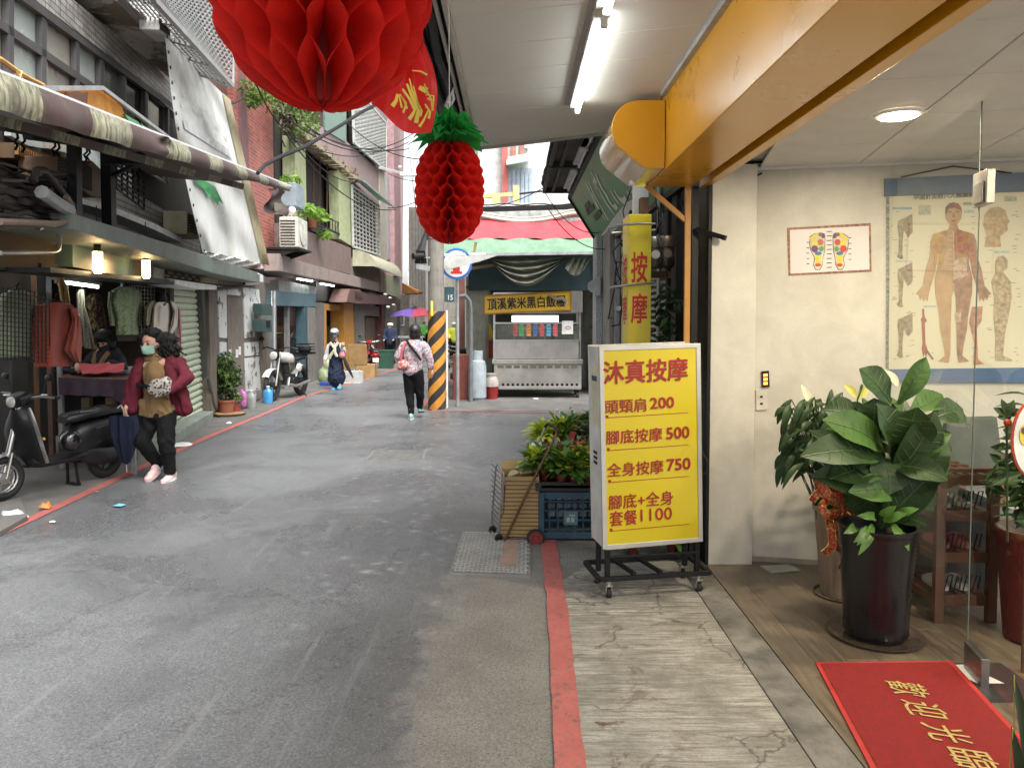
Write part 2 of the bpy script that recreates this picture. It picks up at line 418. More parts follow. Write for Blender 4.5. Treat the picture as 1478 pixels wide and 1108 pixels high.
def apron_mat():
    m,nt,N,L,P=_nt('brushed_cement');co=coord(N,L)
    br=noise(N,L,coord(N,L,(1.9,24,1),(0,0,R(4))),2.0,10,.8,.6)
    pat=noise(N,L,co,2.6,7,.65);f=noise(N,L,co,90,4,.6)
    base=mixc(N,L,ramp(N,L,br,.4,.6),(.15,.142,.122),(.42,.408,.37))
    base=mixc(N,L,ramp(N,L,pat,.45,.62,0,.8),base,(.15,.142,.12))
    base=mixc(N,L,ramp(N,L,f,.5,.75,0,.5),base,(.11,.095,.075))
    sp=N.new('ShaderNodeSeparateXYZ');L.new(co,sp.inputs[0])
    st=noise(N,L,co,4.5,8,.72,.6)
    near=N.new('ShaderNodeMath');near.operation='MULTIPLY';L.new(ramp(N,L,sp.outputs[0],.36,.8,1,0),near.inputs[0]);L.new(ramp(N,L,st,.55,.6),near.inputs[1])
    base=mixc(N,L,near.outputs[0],base,(.1,.072,.045))
    # hairline cracks
    vo=N.new('ShaderNodeTexVoronoi');vo.feature='DISTANCE_TO_EDGE';vo.inputs['Scale'].default_value=.9
    wob=N.new('ShaderNodeVectorMath');wob.operation='ADD';nn=N.new('ShaderNodeTexNoise');nn.inputs['Scale'].default_value=5;nn.inputs['Detail'].default_value=6
    s2=N.new('ShaderNodeVectorMath');s2.operation='SCALE';s2.inputs['Scale'].default_value=.22;L.new(nn.outputs['Color'],s2.inputs[0])
    L.new(co,nn.inputs['Vector']);L.new(co,wob.inputs[0]);L.new(s2.outputs[0],wob.inputs[1]);L.new(wob.outputs[0],vo.inputs['Vector'])
    ck=N.new('ShaderNodeMath');ck.operation='MULTIPLY';L.new(ramp(N,L,vo.outputs['Distance'],.0,.006,.8,0),ck.inputs[0]);L.new(ramp(N,L,pat,.42,.5),ck.inputs[1])
    base=mixc(N,L,ck.outputs[0],base,(.05,.04,.03))
    L.new(base,P.inputs['Base Color']);L.new(ramp(N,L,br,.3,.7,.55,.85),P.inputs['Roughness'])
    b=bump(N,L,br,.5,.006);L.new(bump(N,L,f,.3,.004,b),P.inputs['Normal']);return m
APR=apron_mat()
def redline_mat():
    m,nt,N,L,P=_nt('red_line_paint');co=coord(N,L)
    a=noise(N,L,co,5,8,.7);f=noise(N,L,co,60,6,.7)
    base=mixc(N,L,ramp(N,L,a,.3,.7),(.36,.085,.075),(.48,.14,.125))
    base=mixc(N,L,ramp(N,L,f,.5,.66,0,.7),base,(.2,.11,.1))
    base=mixc(N,L,ramp(N,L,noise(N,L,co,14,8,.8),.57,.6,0,.9),base,(.11,.095,.085))
    L.new(base,P.inputs['Base Color']);P.inputs['Roughness'].default_value=.6
    L.new(bump(N,L,f,.5,.006),P.inputs['Normal']);return m
REDL=redline_mat()
def sheet(name,pts,z,m,kind='structure',n=1):
    mb=MB();mb.quad(*[(p[0],p[1],z)for p in pts]);o=mb.build(name,m);o['kind']=kind;return o
sheet('ground',[(-60,-20),(60,-20),(60,90),(-60,90)],-.012,PAVE)
# road, wide enough to pass under the cross lane
left=[G(*p)for p in((-260,890),(0,770),(150,700),(302,630),(380,598),(440,572),(520,550),(545,541))]
left_far=[V((-3.55,24,0)),V((-3.6,40,0))]
LL=left+left_far
road=[(p.x+.02,p.y)for p in LL]+[(-1.62,40),(-1.62,13.3),(-1.5,12.95),(9,12.95),(9,10.6),(1.27,10.6),(1.27,4.9),(.9,4.2),(.3,3.9),(.24,2),(.24,-6),(-4.1,-6)]
sheet('road',road,0.0,ASPH)
# apron of brushed cement in front of the massage shop, ragged towards the road
random.seed(3)
edge=[]
y=-6.0
while y<4.55:
    edge.append((.262+.03*mnoise.noise(V((y*3,0,0)))+.016*mnoise.noise(V((y*17,3,0)))-.03,y));y+=.05
edge+=[(.33,4.6),(.41,4.75),(.5,4.86),(.62,4.92)]
sheet('apron',[(1.09,-6),(1.09,4.95)]+edge[::-1],.004,APR)
kerbm=M('grey_cement',(.2,.19,.168),.85,var=.5,vs=3,dirt=.65,ds=7,bmp=.8,bs=50,dcol=(.06,.055,.045))
mb=MB();mb.b2((1.093,-6,-.01),(1.262,4.95,.009));o=mb.build('kerb_strip',kerbm,bevel=.003);o['kind']='structure'
# red no-stopping lines
def strip(name,pts,w,m,z=.008,rag=0.0,seg=.06):
    P=[V((p[0],p[1],z))for p in pts];mb=MB();prev=None;k=0
    for a,b in zip(P[:-1],P[1:]):
        n=max(1,int((b-a).length/seg))if rag else 1
        for i in range(n):
            p=a.lerp(b,i/n);q=a.lerp(b,(i+1)/n);d=(b-a).normalized();s_=V((-d.y,d.x,0))
            def e(pp,sg):return pp+s_*sg*(w/2+(rag*mnoise.noise(V((pp.x*5*sg,pp.y*5,2)))+rag*.6*mnoise.noise(V((pp.x*23,pp.y*23,5*sg)))))
            mb.quad(e(p,1),e(p,-1),e(q,-1),e(q,1))
    o=mb.build(name,m,normals=False);o['kind']='structure';return o
strip('red_line',[(.2,-6),(.208,2.6),(.25,4),(.262,5.3),(.3,5.9)],.112,REDL,.0085,.009)
strip('red_line',[(p.x,p.y)for p in LL],.1,REDL,.006,.006,.2)
strip('red_line',[(-1.66,40),(-1.64,14.5),(-1.62,13.25),(-1.5,12.97),(1.0,12.75),(9,12.4)],.07,REDL,.006,.004,.2)
# left pavement: cement slabs of uneven grey between red line and the shops
mb=MB()
ptsL=[(p.x-.03,p.y)for p in LL];pb=[(-9,p.y)for p in LL]
for i in range(len(LL)-1):
    mb.quad((ptsL[i][0],ptsL[i][1],-.004),(ptsL[i+1][0],ptsL[i+1][1],-.004),(pb[i+1][0],pb[i+1][1],-.004),(pb[i][0],pb[i][1],-.004))
o=mb.build('pavement',PAVE);o['kind']='structure'
# slabs proud of the pavement that can be told apart
slabm=M('slab_cement',(.13,.125,.115),.85,dirt=.35,bmp=.5,bs=60,dcol=(.08,.075,.065))
for pts,hgt in(([(0,775),(40,752),(30,724),(0,732)],.045),
                 ([(150,705),(185,690),(160,700),(140,708)],.01)):
    g=[G(*p)for p in pts]
    mb=MB();mb.prism([(p.x,p.y,hgt)for p in g],(0,0,-hgt-.01));o=mb.build('paving_slab',slabm,bevel=.006);o['kind']='structure'
rng=random.Random(5)
for i in range(9):
    yy=7.4+i*.95
    x1=None
    for a,b in zip(LL[:-1],LL[1:]):
        if a.y<=yy<=b.y:x1=a.x+(b.x-a.x)*(yy-a.y)/(b.y-a.y)
    wd=.42+rng.random()*.1
    mb=MB();t=rng.uniform(-.02,.02)
    mb.prism([(x1-.12,yy,.002),(x1-.12+t,yy+.9,.002),(x1-.12-wd,yy+.9-t,.002+rng.random()*.006),(x1-.12-wd,yy+t,.002)],(0,0,-.02))
    o=mb.build('paving_slab',slabm,bevel=.004);o['kind']='structure'

# wood-look floor of the massage shop, plank by plank (boards follow the shop, turned 9 degrees)
def plankmat(k):
    m,nt,N,L,P=_nt('wood_plank_%d'%k);co=coord(N,L,(1,1,1),(0,0,0))
    g=noise(N,L,coord(N,L,(16,1.1,1)),1.8+k*.3,8,.65,.3);f=noise(N,L,coord(N,L,(90,6,1)),2,4,.6)
    c0=[(.075,.056,.038),(.09,.069,.047),(.066,.052,.037)][k];c1=[(.2,.155,.105),(.18,.14,.095),(.215,.17,.12)][k]
    base=mixc(N,L,ramp(N,L,g,.3,.68),c0,c1);base=mixc(N,L,ramp(N,L,f,.4,.7,0,.4),base,(.1,.075,.05))
    base=mixc(N,L,ramp(N,L,noise(N,L,coord(N,L,kind='Object'),1.3,6,.6),.5,.7,0,.4),base,(.11,.09,.065))
    L.new(base,P.inputs['Base Color']);L.new(ramp(N,L,g,.3,.7,.3,.48),P.inputs['Roughness'])
    L.new(bump(N,L,f,.15,.003),P.inputs['Normal']);return m
PM=[plankmat(k)for k in range(3)]
mb=MB();mb.b2((1.268,1.0,-.02),(4.2,4.95,-.006));wf=mb.build('shop_floor',darkm);wf['kind']='structure'
pm=[]
for k in range(3):
    q=MB();q.b2((0,0,-.012),(.1525,.91,.0065));pm.append(q.mesh('plank',PM[k],bevel=.0008,bseg=1))
rng=random.Random(11)
for i in range(13):
    off=rng.random()*.9
    for j in range(6):
        x0=1.27+i*.154;y0=.2+off+j*.912
        if y0>4.9:continue
        L_=min(.91,4.93-y0)
        me=pm[rng.randrange(3)]
        o=link('plank',me,wf,loc=(x0,y0,rng.random()*.0008));
        if L_<.91:o.scale=(1,L_/.91,1)
# manhole covers
def cover_mat():
    m,nt,N,L,P=_nt('cast_cover');co=coord(N,L)
    ch=N.new('ShaderNodeTexChecker');ch.inputs['Scale'].default_value=45;L.new(co,ch.inputs['Vector'])
    a=noise(N,L,co,12,6,.7)
    base=mixc(N,L,ramp(N,L,a,.3,.7),(.09,.088,.084),(.22,.215,.205))
    L.new(base,P.inputs['Base Color']);P.inputs['Roughness'].default_value=.6;P.inputs['Metallic'].default_value=.3
    return m
cm=cover_mat()
def cover(name,label,corners,studs,stripe=None):
    p=[V((q.x,q.y,0))for q in corners];c=sum(p,V())/4
    t=thing(name,label,'manhole cover',(c.x,c.y,0))
    mb=MB();mb.prism([q+V((0,0,.010))for q in p],(0,0,-.02));mb.build('frame',M('cover_frame',(.26,.255,.24),.6,.4,bmp=.3),t)
    ins=[c+(q-c)*.93 for q in p]
    mb=MB();mb.prism([V((q.x,q.y,.013))for q in ins],(0,0,-.01));mb.build('cover_plate',cm,t)
    if studs:
        nx,ny=studs;mb=MB()
        for i in range(nx):
            for j in range(ny):
                a=ins[0].lerp(ins[1],(i+.5)/nx);b=ins[3].lerp(ins[2],(i+.5)/nx);s_=a.lerp(b,(j+.5)/ny)
                if(i+j)%2:mb.box((s_.x,s_.y,.015),(.036,.014,.009))
                else:mb.box((s_.x,s_.y,.015),(.014,.036,.009))
        o=mb.build('stud',M('stud_steel',(.36,.355,.34),.6,dirt=.3),t);o['kind']='stuff'
    if stripe:
        mb=MB();mb.quad(*[(x,y,.0205)for x,y in stripe])
        mb.build('paint_stripe',M('orange_old_paint',(.4,.25,.18),.8,dirt=.7,ds=18,dcol=(.22,.2,.18),bmp=.5),t)
    return t
cover('manhole_cover','grey studded steel manhole cover crossed by a worn orange stripe',[G(648,830),G(766,834),G(766,771),G(668,768)],(17,20),[(-.08,4.8),(.03,4.8),(.06,5.55),(-.04,5.55)])
cover('manhole_cover','small rectangular cover worn pale in the middle of the wet road',[G(527,665),G(612,663),G(615,651),G(540,650)],None)
# litter
def litter(name,label,p,mb,m,cat='litter'):
    o=mb.build(name,m,smooth=False);tag(o,label,cat);return o
def scrap(p,s,h,seed):
    mb=MB();r=random.Random(seed);n=7
    c=mb_c=V((p.x,p.y,0.012))
    ring=[c+V((math.cos(i*6.283/n)*s*r.uniform(.6,1.1),math.sin(i*6.283/n)*s*.8*r.uniform(.6,1.1),r.random()*h*.3))for i in range(n)]
    ring2=[c+(q-c)*.5+V((r.uniform(-.3,.3)*s,0,h*r.uniform(.5,1)))for q in ring]
    vs=ring+ring2+[c+V((0,0,h*.6))]
    fs=[(i,(i+1)%n,(i+1)%n+n,i+n)for i in range(n)]+[(i+n,(i+1)%n+n,2*n)for i in range(n)]
    mb.add(vs,fs);return mb
bagw=thin('plastic_white',(.75,.75,.72),.3,.35)
litter('orange_packet','orange crushed packet lying beside the left red line',0,scrap(G(66,735),.07,.06,1),M('orange_card',(.75,.2,.03),.5))
litter('plastic_bag','crumpled white plastic bag on the left pavement slab',0,scrap(G(20,748),.12,.07,2),bagw)
litter('blue_wrapper','flat light blue wrapper on the dark road left',0,scrap(G(173,731),.06,.012,3),M('blue_wrap',(.15,.4,.65),.4))
litter('paper_scrap','small white paper scrap on the road beside the orange packet',0,scrap(G(76,755),.035,.008,4),whitep)
litter('paper_scrap','small white tissue on the ground under the steel food cart',0,scrap(G(773,577),.07,.03,6),whitep)
mb=MB();a,b=G(-5,772),G(20,757);mb.beam((a.x,a.y,.03),(b.x,b.y,.03),.03,.02);litter('orange_stick','faded orange plastic strip at the lower left road edge',0,mb,M('orange_faded',(.6,.2,.12),.6),'litter')
mb=MB();mb.lathe([(0,.03),(.1,.03),(.13,.012),(.13,.008),(0,.008)],G(262,643),24);litter('fallen_plate','flat white round plate lying on the pavement behind the walking woman',0,mb,whitep,'plate')
for k_,(px,py,s_,lb_,mm_)in enumerate(((225,668,.04,'tiny dry leaf scrap by the feet of the walking woman',kerbm),(140,712,.03,'small brown scrap on the road below the scooter',kerbm),(330,612,.05,'crumpled grey paper below the plant saucer',whitep),(700,560,.05,'small pale scrap in front of the gas cylinder',whitep),(700,561,.02,'tiny white speck beside the pale scrap near the gas cylinder',whitep))):litter('litter_scrap',lb_,0,scrap(G(px,py),s_,s_*.5,20+k_),mm_)
# ================================================================= MASSAGE SHOP (right)
shop=thing('massage_shop','massage shop front with cream stone walls, white ceiling and yellow fascia over the pavement','shop',(1.9,4.9,0))
def cream_mat():
    m,nt,N,L,P=_nt('cream_stone_wall');co=coord(N,L)
    a=noise(N,L,co,3.5,8,.62,.5);f=noise(N,L,co,60,5,.6)
    base=mixc(N,L,ramp(N,L,a,.35,.68),(.5,.475,.405),(.62,.595,.515));base=mixc(N,L,ramp(N,L,f,.45,.7,0,.25),base,(.5,.46,.38))
    L.new(base,P.inputs['Base Color']);P.inputs['Roughness'].default_value=.45;L.new(bump(N,L,f,.18,.004),P.inputs['Normal']);return m
cream=cream_mat()
ZC=2.585
WN=V((-math.sin(R(11.5))*0-.2,-.98,0)).normalized()       # back wall looks towards the camera, turned a little to the street
WALL=Plane((1.59,4.955,0),(-.199,-.98,0))
wd=V((.98,-.199,0))
w0=V((1.575,4.958,0));w1=w0+wd*2.7
mb=MB();mb.prism([w0,w1,w1+V((0,.15,0)),w0+V((0,.15,0))],(0,0,2.62));mb.build('wall',cream,shop)
mb=MB();mb.b2((1.285,4.88,0),(1.572,5.3,2.6));mb.build('pier',cream,shop,bevel=.004)
mb=MB();mb.b2((1.262,4.87,0),(1.283,5.3,2.62));mb.build('pier_edge',blackm,shop)
mb=MB();mb.prism([w0-V((0,.004,-.0)),w1-V((0,.004,0)),w1-V((0,.012,0)),w0-V((0,.012,0))],(0,0,.04));mb.build('skirting',M('skirting',(.3,.27,.22),.6),shop)
# ceiling tiles hung in a grid, each a piece of its own
cw=M('ceiling_white',(.62,.6,.55),.7,var=.08,bmp=.15,bs=200)
mb=MB();mb.b2((1.3,.5,ZC+.05),(4.3,5.1,ZC+.08));ceil=mb.build('ceiling',cw,shop)
rot=R(-11.5)
tme=MB();tme.b2((-.297,-.297,0),(.297,.297,.014));tmesh=tme.mesh('ceiling_panel',cw,bevel=.003,bseg=1)
for i in range(-2,6):
    for j in range(0,8):
        p=V((1.6,4.93,ZC))+wd*(.3+i*.6)+V((-.199,-.98,0))*(.3+j*.6)
        if p.x<1.25 or p.y<.6 or p.y>4.9 or p.x>4:continue
        o=link('ceiling_panel',tmesh,ceil,loc=p-V((1.9,4.9,0)));o.rotation_euler=(0,0,rot)
mb=MB();mb.beam(w0+V((0,-.02,ZC-.006)),w1+V((0,-.02,ZC-.006)),.03,.02);mb.build('ceiling_trim',cw,shop)
# round ceiling light
c=V((1.83,3.62,ZC-.003));t=thing('ceiling_light','round lit downlight in the white shop ceiling','ceiling light',c)
mb=MB();mb.lathe([(.0,-.014),(.085,-.016),(.088,0)],c,28);mb.build('diffuser',emis('warm_lamp',(1,.86,.62),9),t)
mb=MB();mb.lathe([(.09,-.012),(.105,-.010),(.11,0),(.09,0),(.09,-.012)],c,28);mb.build('rim',whitep,t,smooth=True)
def area(name,loc,size,e,col=(1,.85,.62),rot=(0,0,0)):
    l=bpy.data.lights.new(name,'AREA');l.energy=e;l.size=size;l.color=col
    o=bpy.data.objects.new(name,l);C.objects.link(o);o.location=loc;o.rotation_euler=rot;return o
lo=area('downlight_glow',c-V((0,0,.03)),.16,16);lo.data.shape='DISK'
for(x,y,lb9)in((3.2,2.4,'round lit downlight deepest inside the shop ceiling'),(2.5,1.6,'round lit downlight of the shop nearest the doorway mat')):            # further downlights of the same room, just out of frame
    cc=V((x,y,ZC-.003));t2=thing('ceiling_light',lb9,'ceiling light',cc,group='shop downlights')
    q=MB();q.lathe([(.0,-.014),(.085,-.016),(.088,0)],cc,20);q.build('diffuser',MATS['warm_lamp'],t2)
    lo=area('downlight_glow',cc-V((0,0,.03)),.16,16);lo.data.shape='DISK'
# glass front: fixed pane, clip, door pane
GP=Plane((2.1,3.42,0),(-.98,.199,0));gd=V((.199,.98,0))
gl=thing('glass_front','clear frameless glass pane standing between doorway and shoe rack','glass pane',(2.1,3.42,0))
g0=V((2.1,3.42,0));gend=g0+gd*1.41
mb=MB();mb.quad(g0+V((0,0,.01)),gend+V((0,0,.01)),gend+V((0,0,ZC-.01)),g0+V((0,0,ZC-.01)));mb.build('pane',glass('shop_glass',(.97,.985,.97),.985),gl)
mb=MB();mb.beam(g0+V((0,0,.01)),g0+V((0,0,ZC)),.004,.005,up=(1,0,0));mb.build('edge',M('glass_edge',(.1,.12,.1),.2),gl)
mb=MB();mb.beam(gend+V((0,0,.01)),gend+V((0,0,ZC)),.012,.014,up=(1,0,0));mb.build('wall_channel',galv,gl)
clipm=M('brushed_clip',(.3,.29,.27),.35,.9,bmp=.05)
for z,nm in((2.19,'top_clip'),):
    mb=MB();mb.beam(g0+gd*.03+V((.0,0,z)),g0-gd*.12+V((0,0,z)),.035,.15,up=(0,0,1));mb.beam(g0+gd*.0+V((-.012,0,z-.02)),g0-gd*.1+V((-.012,0,z-.02)),.035,.09);mb.build(nm,clipm,gl,bevel=.003)
mb=MB();mb.beam(g0-gd*.01+V((0,0,.07)),g0-gd*.2+V((0,0,.07)),.035,.13);mb.build('bottom_clip',clipm,gl,bevel=.003)
gdz=thing('glass_door','clear glass door leaf at the right edge hung on a metal clip','glass door',g0)
mb=MB();mb.quad(g0-gd*.02+V((0,0,.02)),g0-gd*1.0+V((0,0,.02)),g0-gd*1.0+V((0,0,2.22)),g0-gd*.02+V((0,0,2.22)));mb.build('pane',MATS['shop_glass'],gdz)
mb=MB();mb.b2((2.0,3.1,.0068),(2.28,3.46,.0105));mb.X=None;mb.build('floor_plate',M('dark_plate',(.1,.1,.1),.4,.7),shop)
mb=MB();mb.quad(*[(x,y,.0112)for x,y in((1.98,3.44),(2.1,3.44),(2.17,3.26),(2.05,3.26))]);o=mb.build('paper_tag',whitep);tag(o,'white paper label stuck on the floor beside the glass clip','paper')
mb=MB();mb.box((1.72,4.78,.012),(.2,.13,.006),.2);o=mb.build('floor_tile_sample',M('tile_pale',(.35,.36,.32),.5));tag(o,'loose pale square tile lying on the wood floor by the wall','tile')
# ---- yellow fascia beam
yel=M('yellow_fascia',(.6,.27,.006),.3,var=.08,vs=3,coat=.18,dirt=.0,ds=2,dcol=(.5,.24,.02))
ybr=M('brown_groove',(.02,.01,.005),.5)
mb=MB();mb.b2((.88,-2,2.47),(1.17,4.98,2.9));mb.build('fascia',yel,shop,bevel=.004)
mb=MB();mb.b2((1.17,-2,2.56),(1.225,4.98,2.75));mb.build('fascia_groove',ybr,shop)
mb=MB();mb.b2((1.225,-2,2.465),(1.285,4.98,2.62));mb.build('fascia_strip',yel,shop,bevel=.003)
mb=MB();mb.b2((1.17,-2,2.75),(4.3,4.98,2.78));mb.build('roof_slab',conc,shop)
mb=MB();mb.b2((1.19,4.96,2.62),(4.3,5.3,3.0));mb.build('lintel',darkm,shop)
# rounded sign box on its end
pts=[]
for k in range(11):
    a=math.pi/2+math.pi*k/10*.72
    pts.append((.725+.155*math.cos(a),2.70+.16*math.sin(a)))
poly=[(.876,2.86)]+[(x,z)for x,z in pts]+[(.76,2.475),(.876,2.475)]
lb=thing('rounded_sign_box','rounded yellow sign box jutting from the end of the fascia','sign box',(.73,4.4,2.67))
mb=MB();mb.prism([(x,4.372,z)for x,z in poly],(0,.02,0));mb.build('end_cap',yel,lb,bevel=.004)
# pearl face of the box: a pale glossy sheet
pearl=M('pearl_yellow',(.6,.4,.17),.16,var=.12,vs=2,coat=.6)
mb=MB();mb.prism([(x,4.393,z)for x,z in[(.876,2.855)]+[(.725+(x-.725)*.985,2.7+(z-2.7)*.985)for x,z in pts]+[(.762,2.48),(.876,2.48)]],(0,.6,0));mb.build('curved_face',pearl,lb,smooth=True)
# ---- pavement canopy with panel seams
canm=M('canopy_panel',(.56,.53,.47),.55,var=.06,vs=2,dirt=.08,ds=1.5,dcol=(.34,.3,.25),bmp=.05)
can=thing('canopy','cream panelled canopy ceiling over the pavement with black outer edge','canopy',(.3,4,2.9))
fr=V((.44,-.0,0))
Lx,Rx=-.262,.88
skew=-.27;nseg=17;ys=[-.6+i*.375 for i in range(nseg+1)]
for i in range(nseg):
    y0,y1=ys[i],ys[i+1]
    gap=.003
    a=(Lx,y0+gap+.15);b=(Rx,y0+gap+.15+skew*(Rx-Lx));c_=(Rx,y1+.15+skew*(Rx-Lx));d=(Lx,y1+.15)
    if i==nseg-1:c_=(Rx,5.2);d=(Lx,5.78)
    mb=MB();mb.prism([(p[0],p[1],2.905)for p in(a,b,c_,d)],(0,0,.022));mb.build('canopy_panel',canm,can,bevel=.002,bseg=1)
mb=MB();mb.prism([(Lx-.01,-.6,2.93),(Rx+.3,-.6,2.93),(Rx+.3,5.1,2.93),(Lx-.01,5.8,2.93)],(0,0,.05));mb.build('canopy_deck',darkm,can)
trim=M('canopy_trim',(.35,.32,.28),.5)
mb=MB();mb.beam((Lx-.012,-.6,2.905),(Lx-.012,5.8,2.905),.022,.04);mb.beam((Lx-.055,-.6,2.915),(Lx-.055,5.8,2.915),.012,.03);mb.beam((Lx-.02,5.8,2.905),(Rx,5.2,2.905),.03,.035);mb.build('edge_trim',trim,can)
mb=MB();mb.beam((Rx-.015,-.6,2.895),(Rx-.015,4.38,2.895),.03,.03);mb.build('corner_trim',galv,can)
# rolled rain curtain, cords and brackets along the outer edge
rollm=M('rain_curtain',(.018,.018,.02),.6,bmp=.5,bs=30)
rc=thing('rolled_rain_curtain','black rolled-up rain curtain along the outer edge of the canopy','rain curtain',(-.4,3,2.95))
mb=MB();rng=random.Random(4)
for k in range(4):
    mb.tube([(-.36-.035*k+.01*math.sin(y_*3+k),y_*.42-.4,2.93+.03*math.sin(k*2.1)+.008*math.sin(y_*5+k*2))for y_ in range(14)],.028,8)
mb.build('curtain_roll',rollm,rc,smooth=True)
mb=MB();mb.b2((-.5,-.5,2.985),(-.275,5.6,3.0));mb.b2((-.325,-.5,2.9),(-.322,5.6,2.984));mb.build('gap_cover_strip',darkm,rc)  # added dark strips that cover the bright sky gaps between canopy and curtain
mb=MB()
for y_ in(3.9,4.6):mb.beam((-.3,y_,2.93),(-.52,y_+.02,2.98),.02,.03)
mb.build('bracket',blackm,rc)
mb=MB()
for k in range(7):
    x=-.33-.008*k;yy=4.3+.03*k
    mb.tube([(x,yy,2.91),(x+.015*math.sin(k),yy+.02,2.86),(x-.012,yy+.045,2.83-.004*k),(x-.02,yy+.03,2.86),(x,yy+.01,2.905)],.0035,5)
mb.build('cord_bundle',whitep,rc,smooth=True)
# two fluorescent fittings under the canopy
def tube_light(p,q,label='',w_=.04,grp=None,r=.013,on=True,nm='fluorescent_light',e=None,hx=0):
    p=V(p);q=V(q);t=thing(nm,label,'tube light',(p+q)/2,group=grp);d=(q-p).normalized()
    hv=V((hx,0,0));mb=MB();mb.beam(p+hv,q+hv,w_,.035);mb.build('housing',M('light_housing',(.55,.53,.48),.5,streak=.2),t,bevel=.004)
    mb=MB();dn=V((0,0,-.035-r*.2));mb.cyl(p+d*.03+dn,q-d*.03+dn,r,n=12);mb.build('tube',TW if e is None else e,t,smooth=True)
    for s_,e_ in((p,d),(q,-d)):mb=MB();mb.box(s_+e_*.018+V((0,0,-.03)),(.03,.03,.05),math.atan2(d.y,d.x));mb.build('end_cap',whitep,t,bevel=.003)
    return t
tube_light((.383,1.8,2.885),(.383,3.12,2.885),hx=-.028,label='nearer lit fluorescent tube under the canopy, cut by the top of the photo')
tube_light((.385,3.2,2.885),(.39,4.58,2.885),hx=-.028,label='farther lit fluorescent tube under the canopy, whole and pointing down the street')
mb=MB();mb.b2((.315,0,2.893),(.34,4.6,2.904));mb.build('light_rail',trim,can)
# ================================================================= LIGHTBOX SIGN ON WHEELS
RED=M('sign_red',(.3,.009,.008),.5,var=.1)
yface=M('sign_yellow',(.56,.45,.012),.3,var=.05,vs=2,coat=.3,dirt=.06,ds=3,dcol=(.5,.42,.1))
sx=thing('lightbox_sign','yellow massage price lightbox on a black wheeled frame standing on the cement','sign',(.53,4.3,0),R(10))
# local frame of the box: x along the face, -y towards the viewer; leans a little to the left
T=Matrix.Rotation(R(-1.4),4,'Y')
def lb_(mb,name,m,**k):mb.X=None;mb.v=[T@p for p in mb.v];return mb.build(name,m,sx,world=False,**k)
W_,D_,z0,z1=.612,.24,.285,1.455
alu=M('sign_alu',(.55,.54,.5),.4,.6,var=.08)
mb=MB();mb.b2((.004,.004,z0+.004),(W_-.004,D_-.004,z1-.004));lb_(mb,'box_body',M('box_side',(.62,.62,.6),.4,dirt=.1),bevel=.004)
mb=MB();f=.026
for y in(0,D_):
    s_=-1 if y==0 else 1
    mb.b2((0,y-.006*(s_<0),z0),(f,y+.02*(s_<0)+.006*(s_>0)-.02*(s_>0),z1));mb.b2((W_-f,y-.006*(s_<0),z0),(W_,y+.02*(s_<0)+.006*(s_>0)-.02*(s_>0),z1))
    mb.b2((f,y-.006*(s_<0),z0),(W_-f,y+.02*(s_<0)+.006*(s_>0)-.02*(s_>0),z0+f));mb.b2((f,y-.006*(s_<0),z1-f),(W_-f,y+.02*(s_<0)+.006*(s_>0)-.02*(s_>0),z1))
lb_(mb,'frame',alu,bevel=.003)
mb=MB();mb.b2((f,-.002,z0+f),(W_-f,.004,z1-f));lb_(mb,'sign_face',yface)
# sticker strip on the left side
mb=MB();mb.b2((.0,.06,1.0),(.0035,.16,1.33));lb_(mb,'side_sticker',M('sticker',(.62,.6,.42),.5))
mb=MB();mb.b2((-.001,.06,1.25),(.003,.16,1.28));lb_(mb,'sticker_band',M('navy',(.03,.05,.12),.5))
mb=MB()
for i in range(3):
    for j in range(2):mb.b2((-.001,.09+j*.04,.82-i*.03),(.0035,.115+j*.04,.835-i*.03))
lb_(mb,'vent_slot',darkm)
WMs=wm(sx)@T
def sl(name,s,x0,z,wd,ht,bold=.02,shear=0):
    o=WMs@V((x0,-.0035,z));ux=(WMs.to_3x3()@V((1,0,.012)));uy=WMs.to_3x3()@V((0,0,1))
    return lettering(name,s,RED,sx,o,ux,uy,(wd,ht),bold,shear=shear)
def lx(px):return(px-877)/141*W_
def lz(py):return z1-(py-499)/297.5*(z1-z0)
# (px left, py bottom, px right, py top) read on the face
rows=[('沐真按摩',882,554,999,521,.035),('頭頸肩',883,597,940,577,.02),('200',946,593,979,577,.035),('腳底按摩',884,642,962,622,.02),('500',968,639,1000,622,.035),
        ('全身按摩',885,690,963,670,.02),('750',968,686,1001,669,.035),('腳底+全身',886,738,976,717,.02),('套餐',887,763,925,741,.02),('1100',930,759,974,741,.012)]
for s_,a,b,c_,d,bo in rows:
    sl('lettering',s_,lx(a),lz(b),lx(c_)-lx(a),lz(d)-lz(b),bo)
mb=MB()
for(a,y)in((884,602),(885,650),(886,697),(887,769)):
    x0=lx(a);z=lz(y);mb.b2((x0,-.0035,z-.006),(x0+.017,-.002,z+.011));mb.quad((x0,-.0035,z-.006),(lx(999),-.0035,z+.001),(lx(999),-.0035,z+.0045),(x0,-.0035,z-.002))
lb_(mb,'underline',RED)
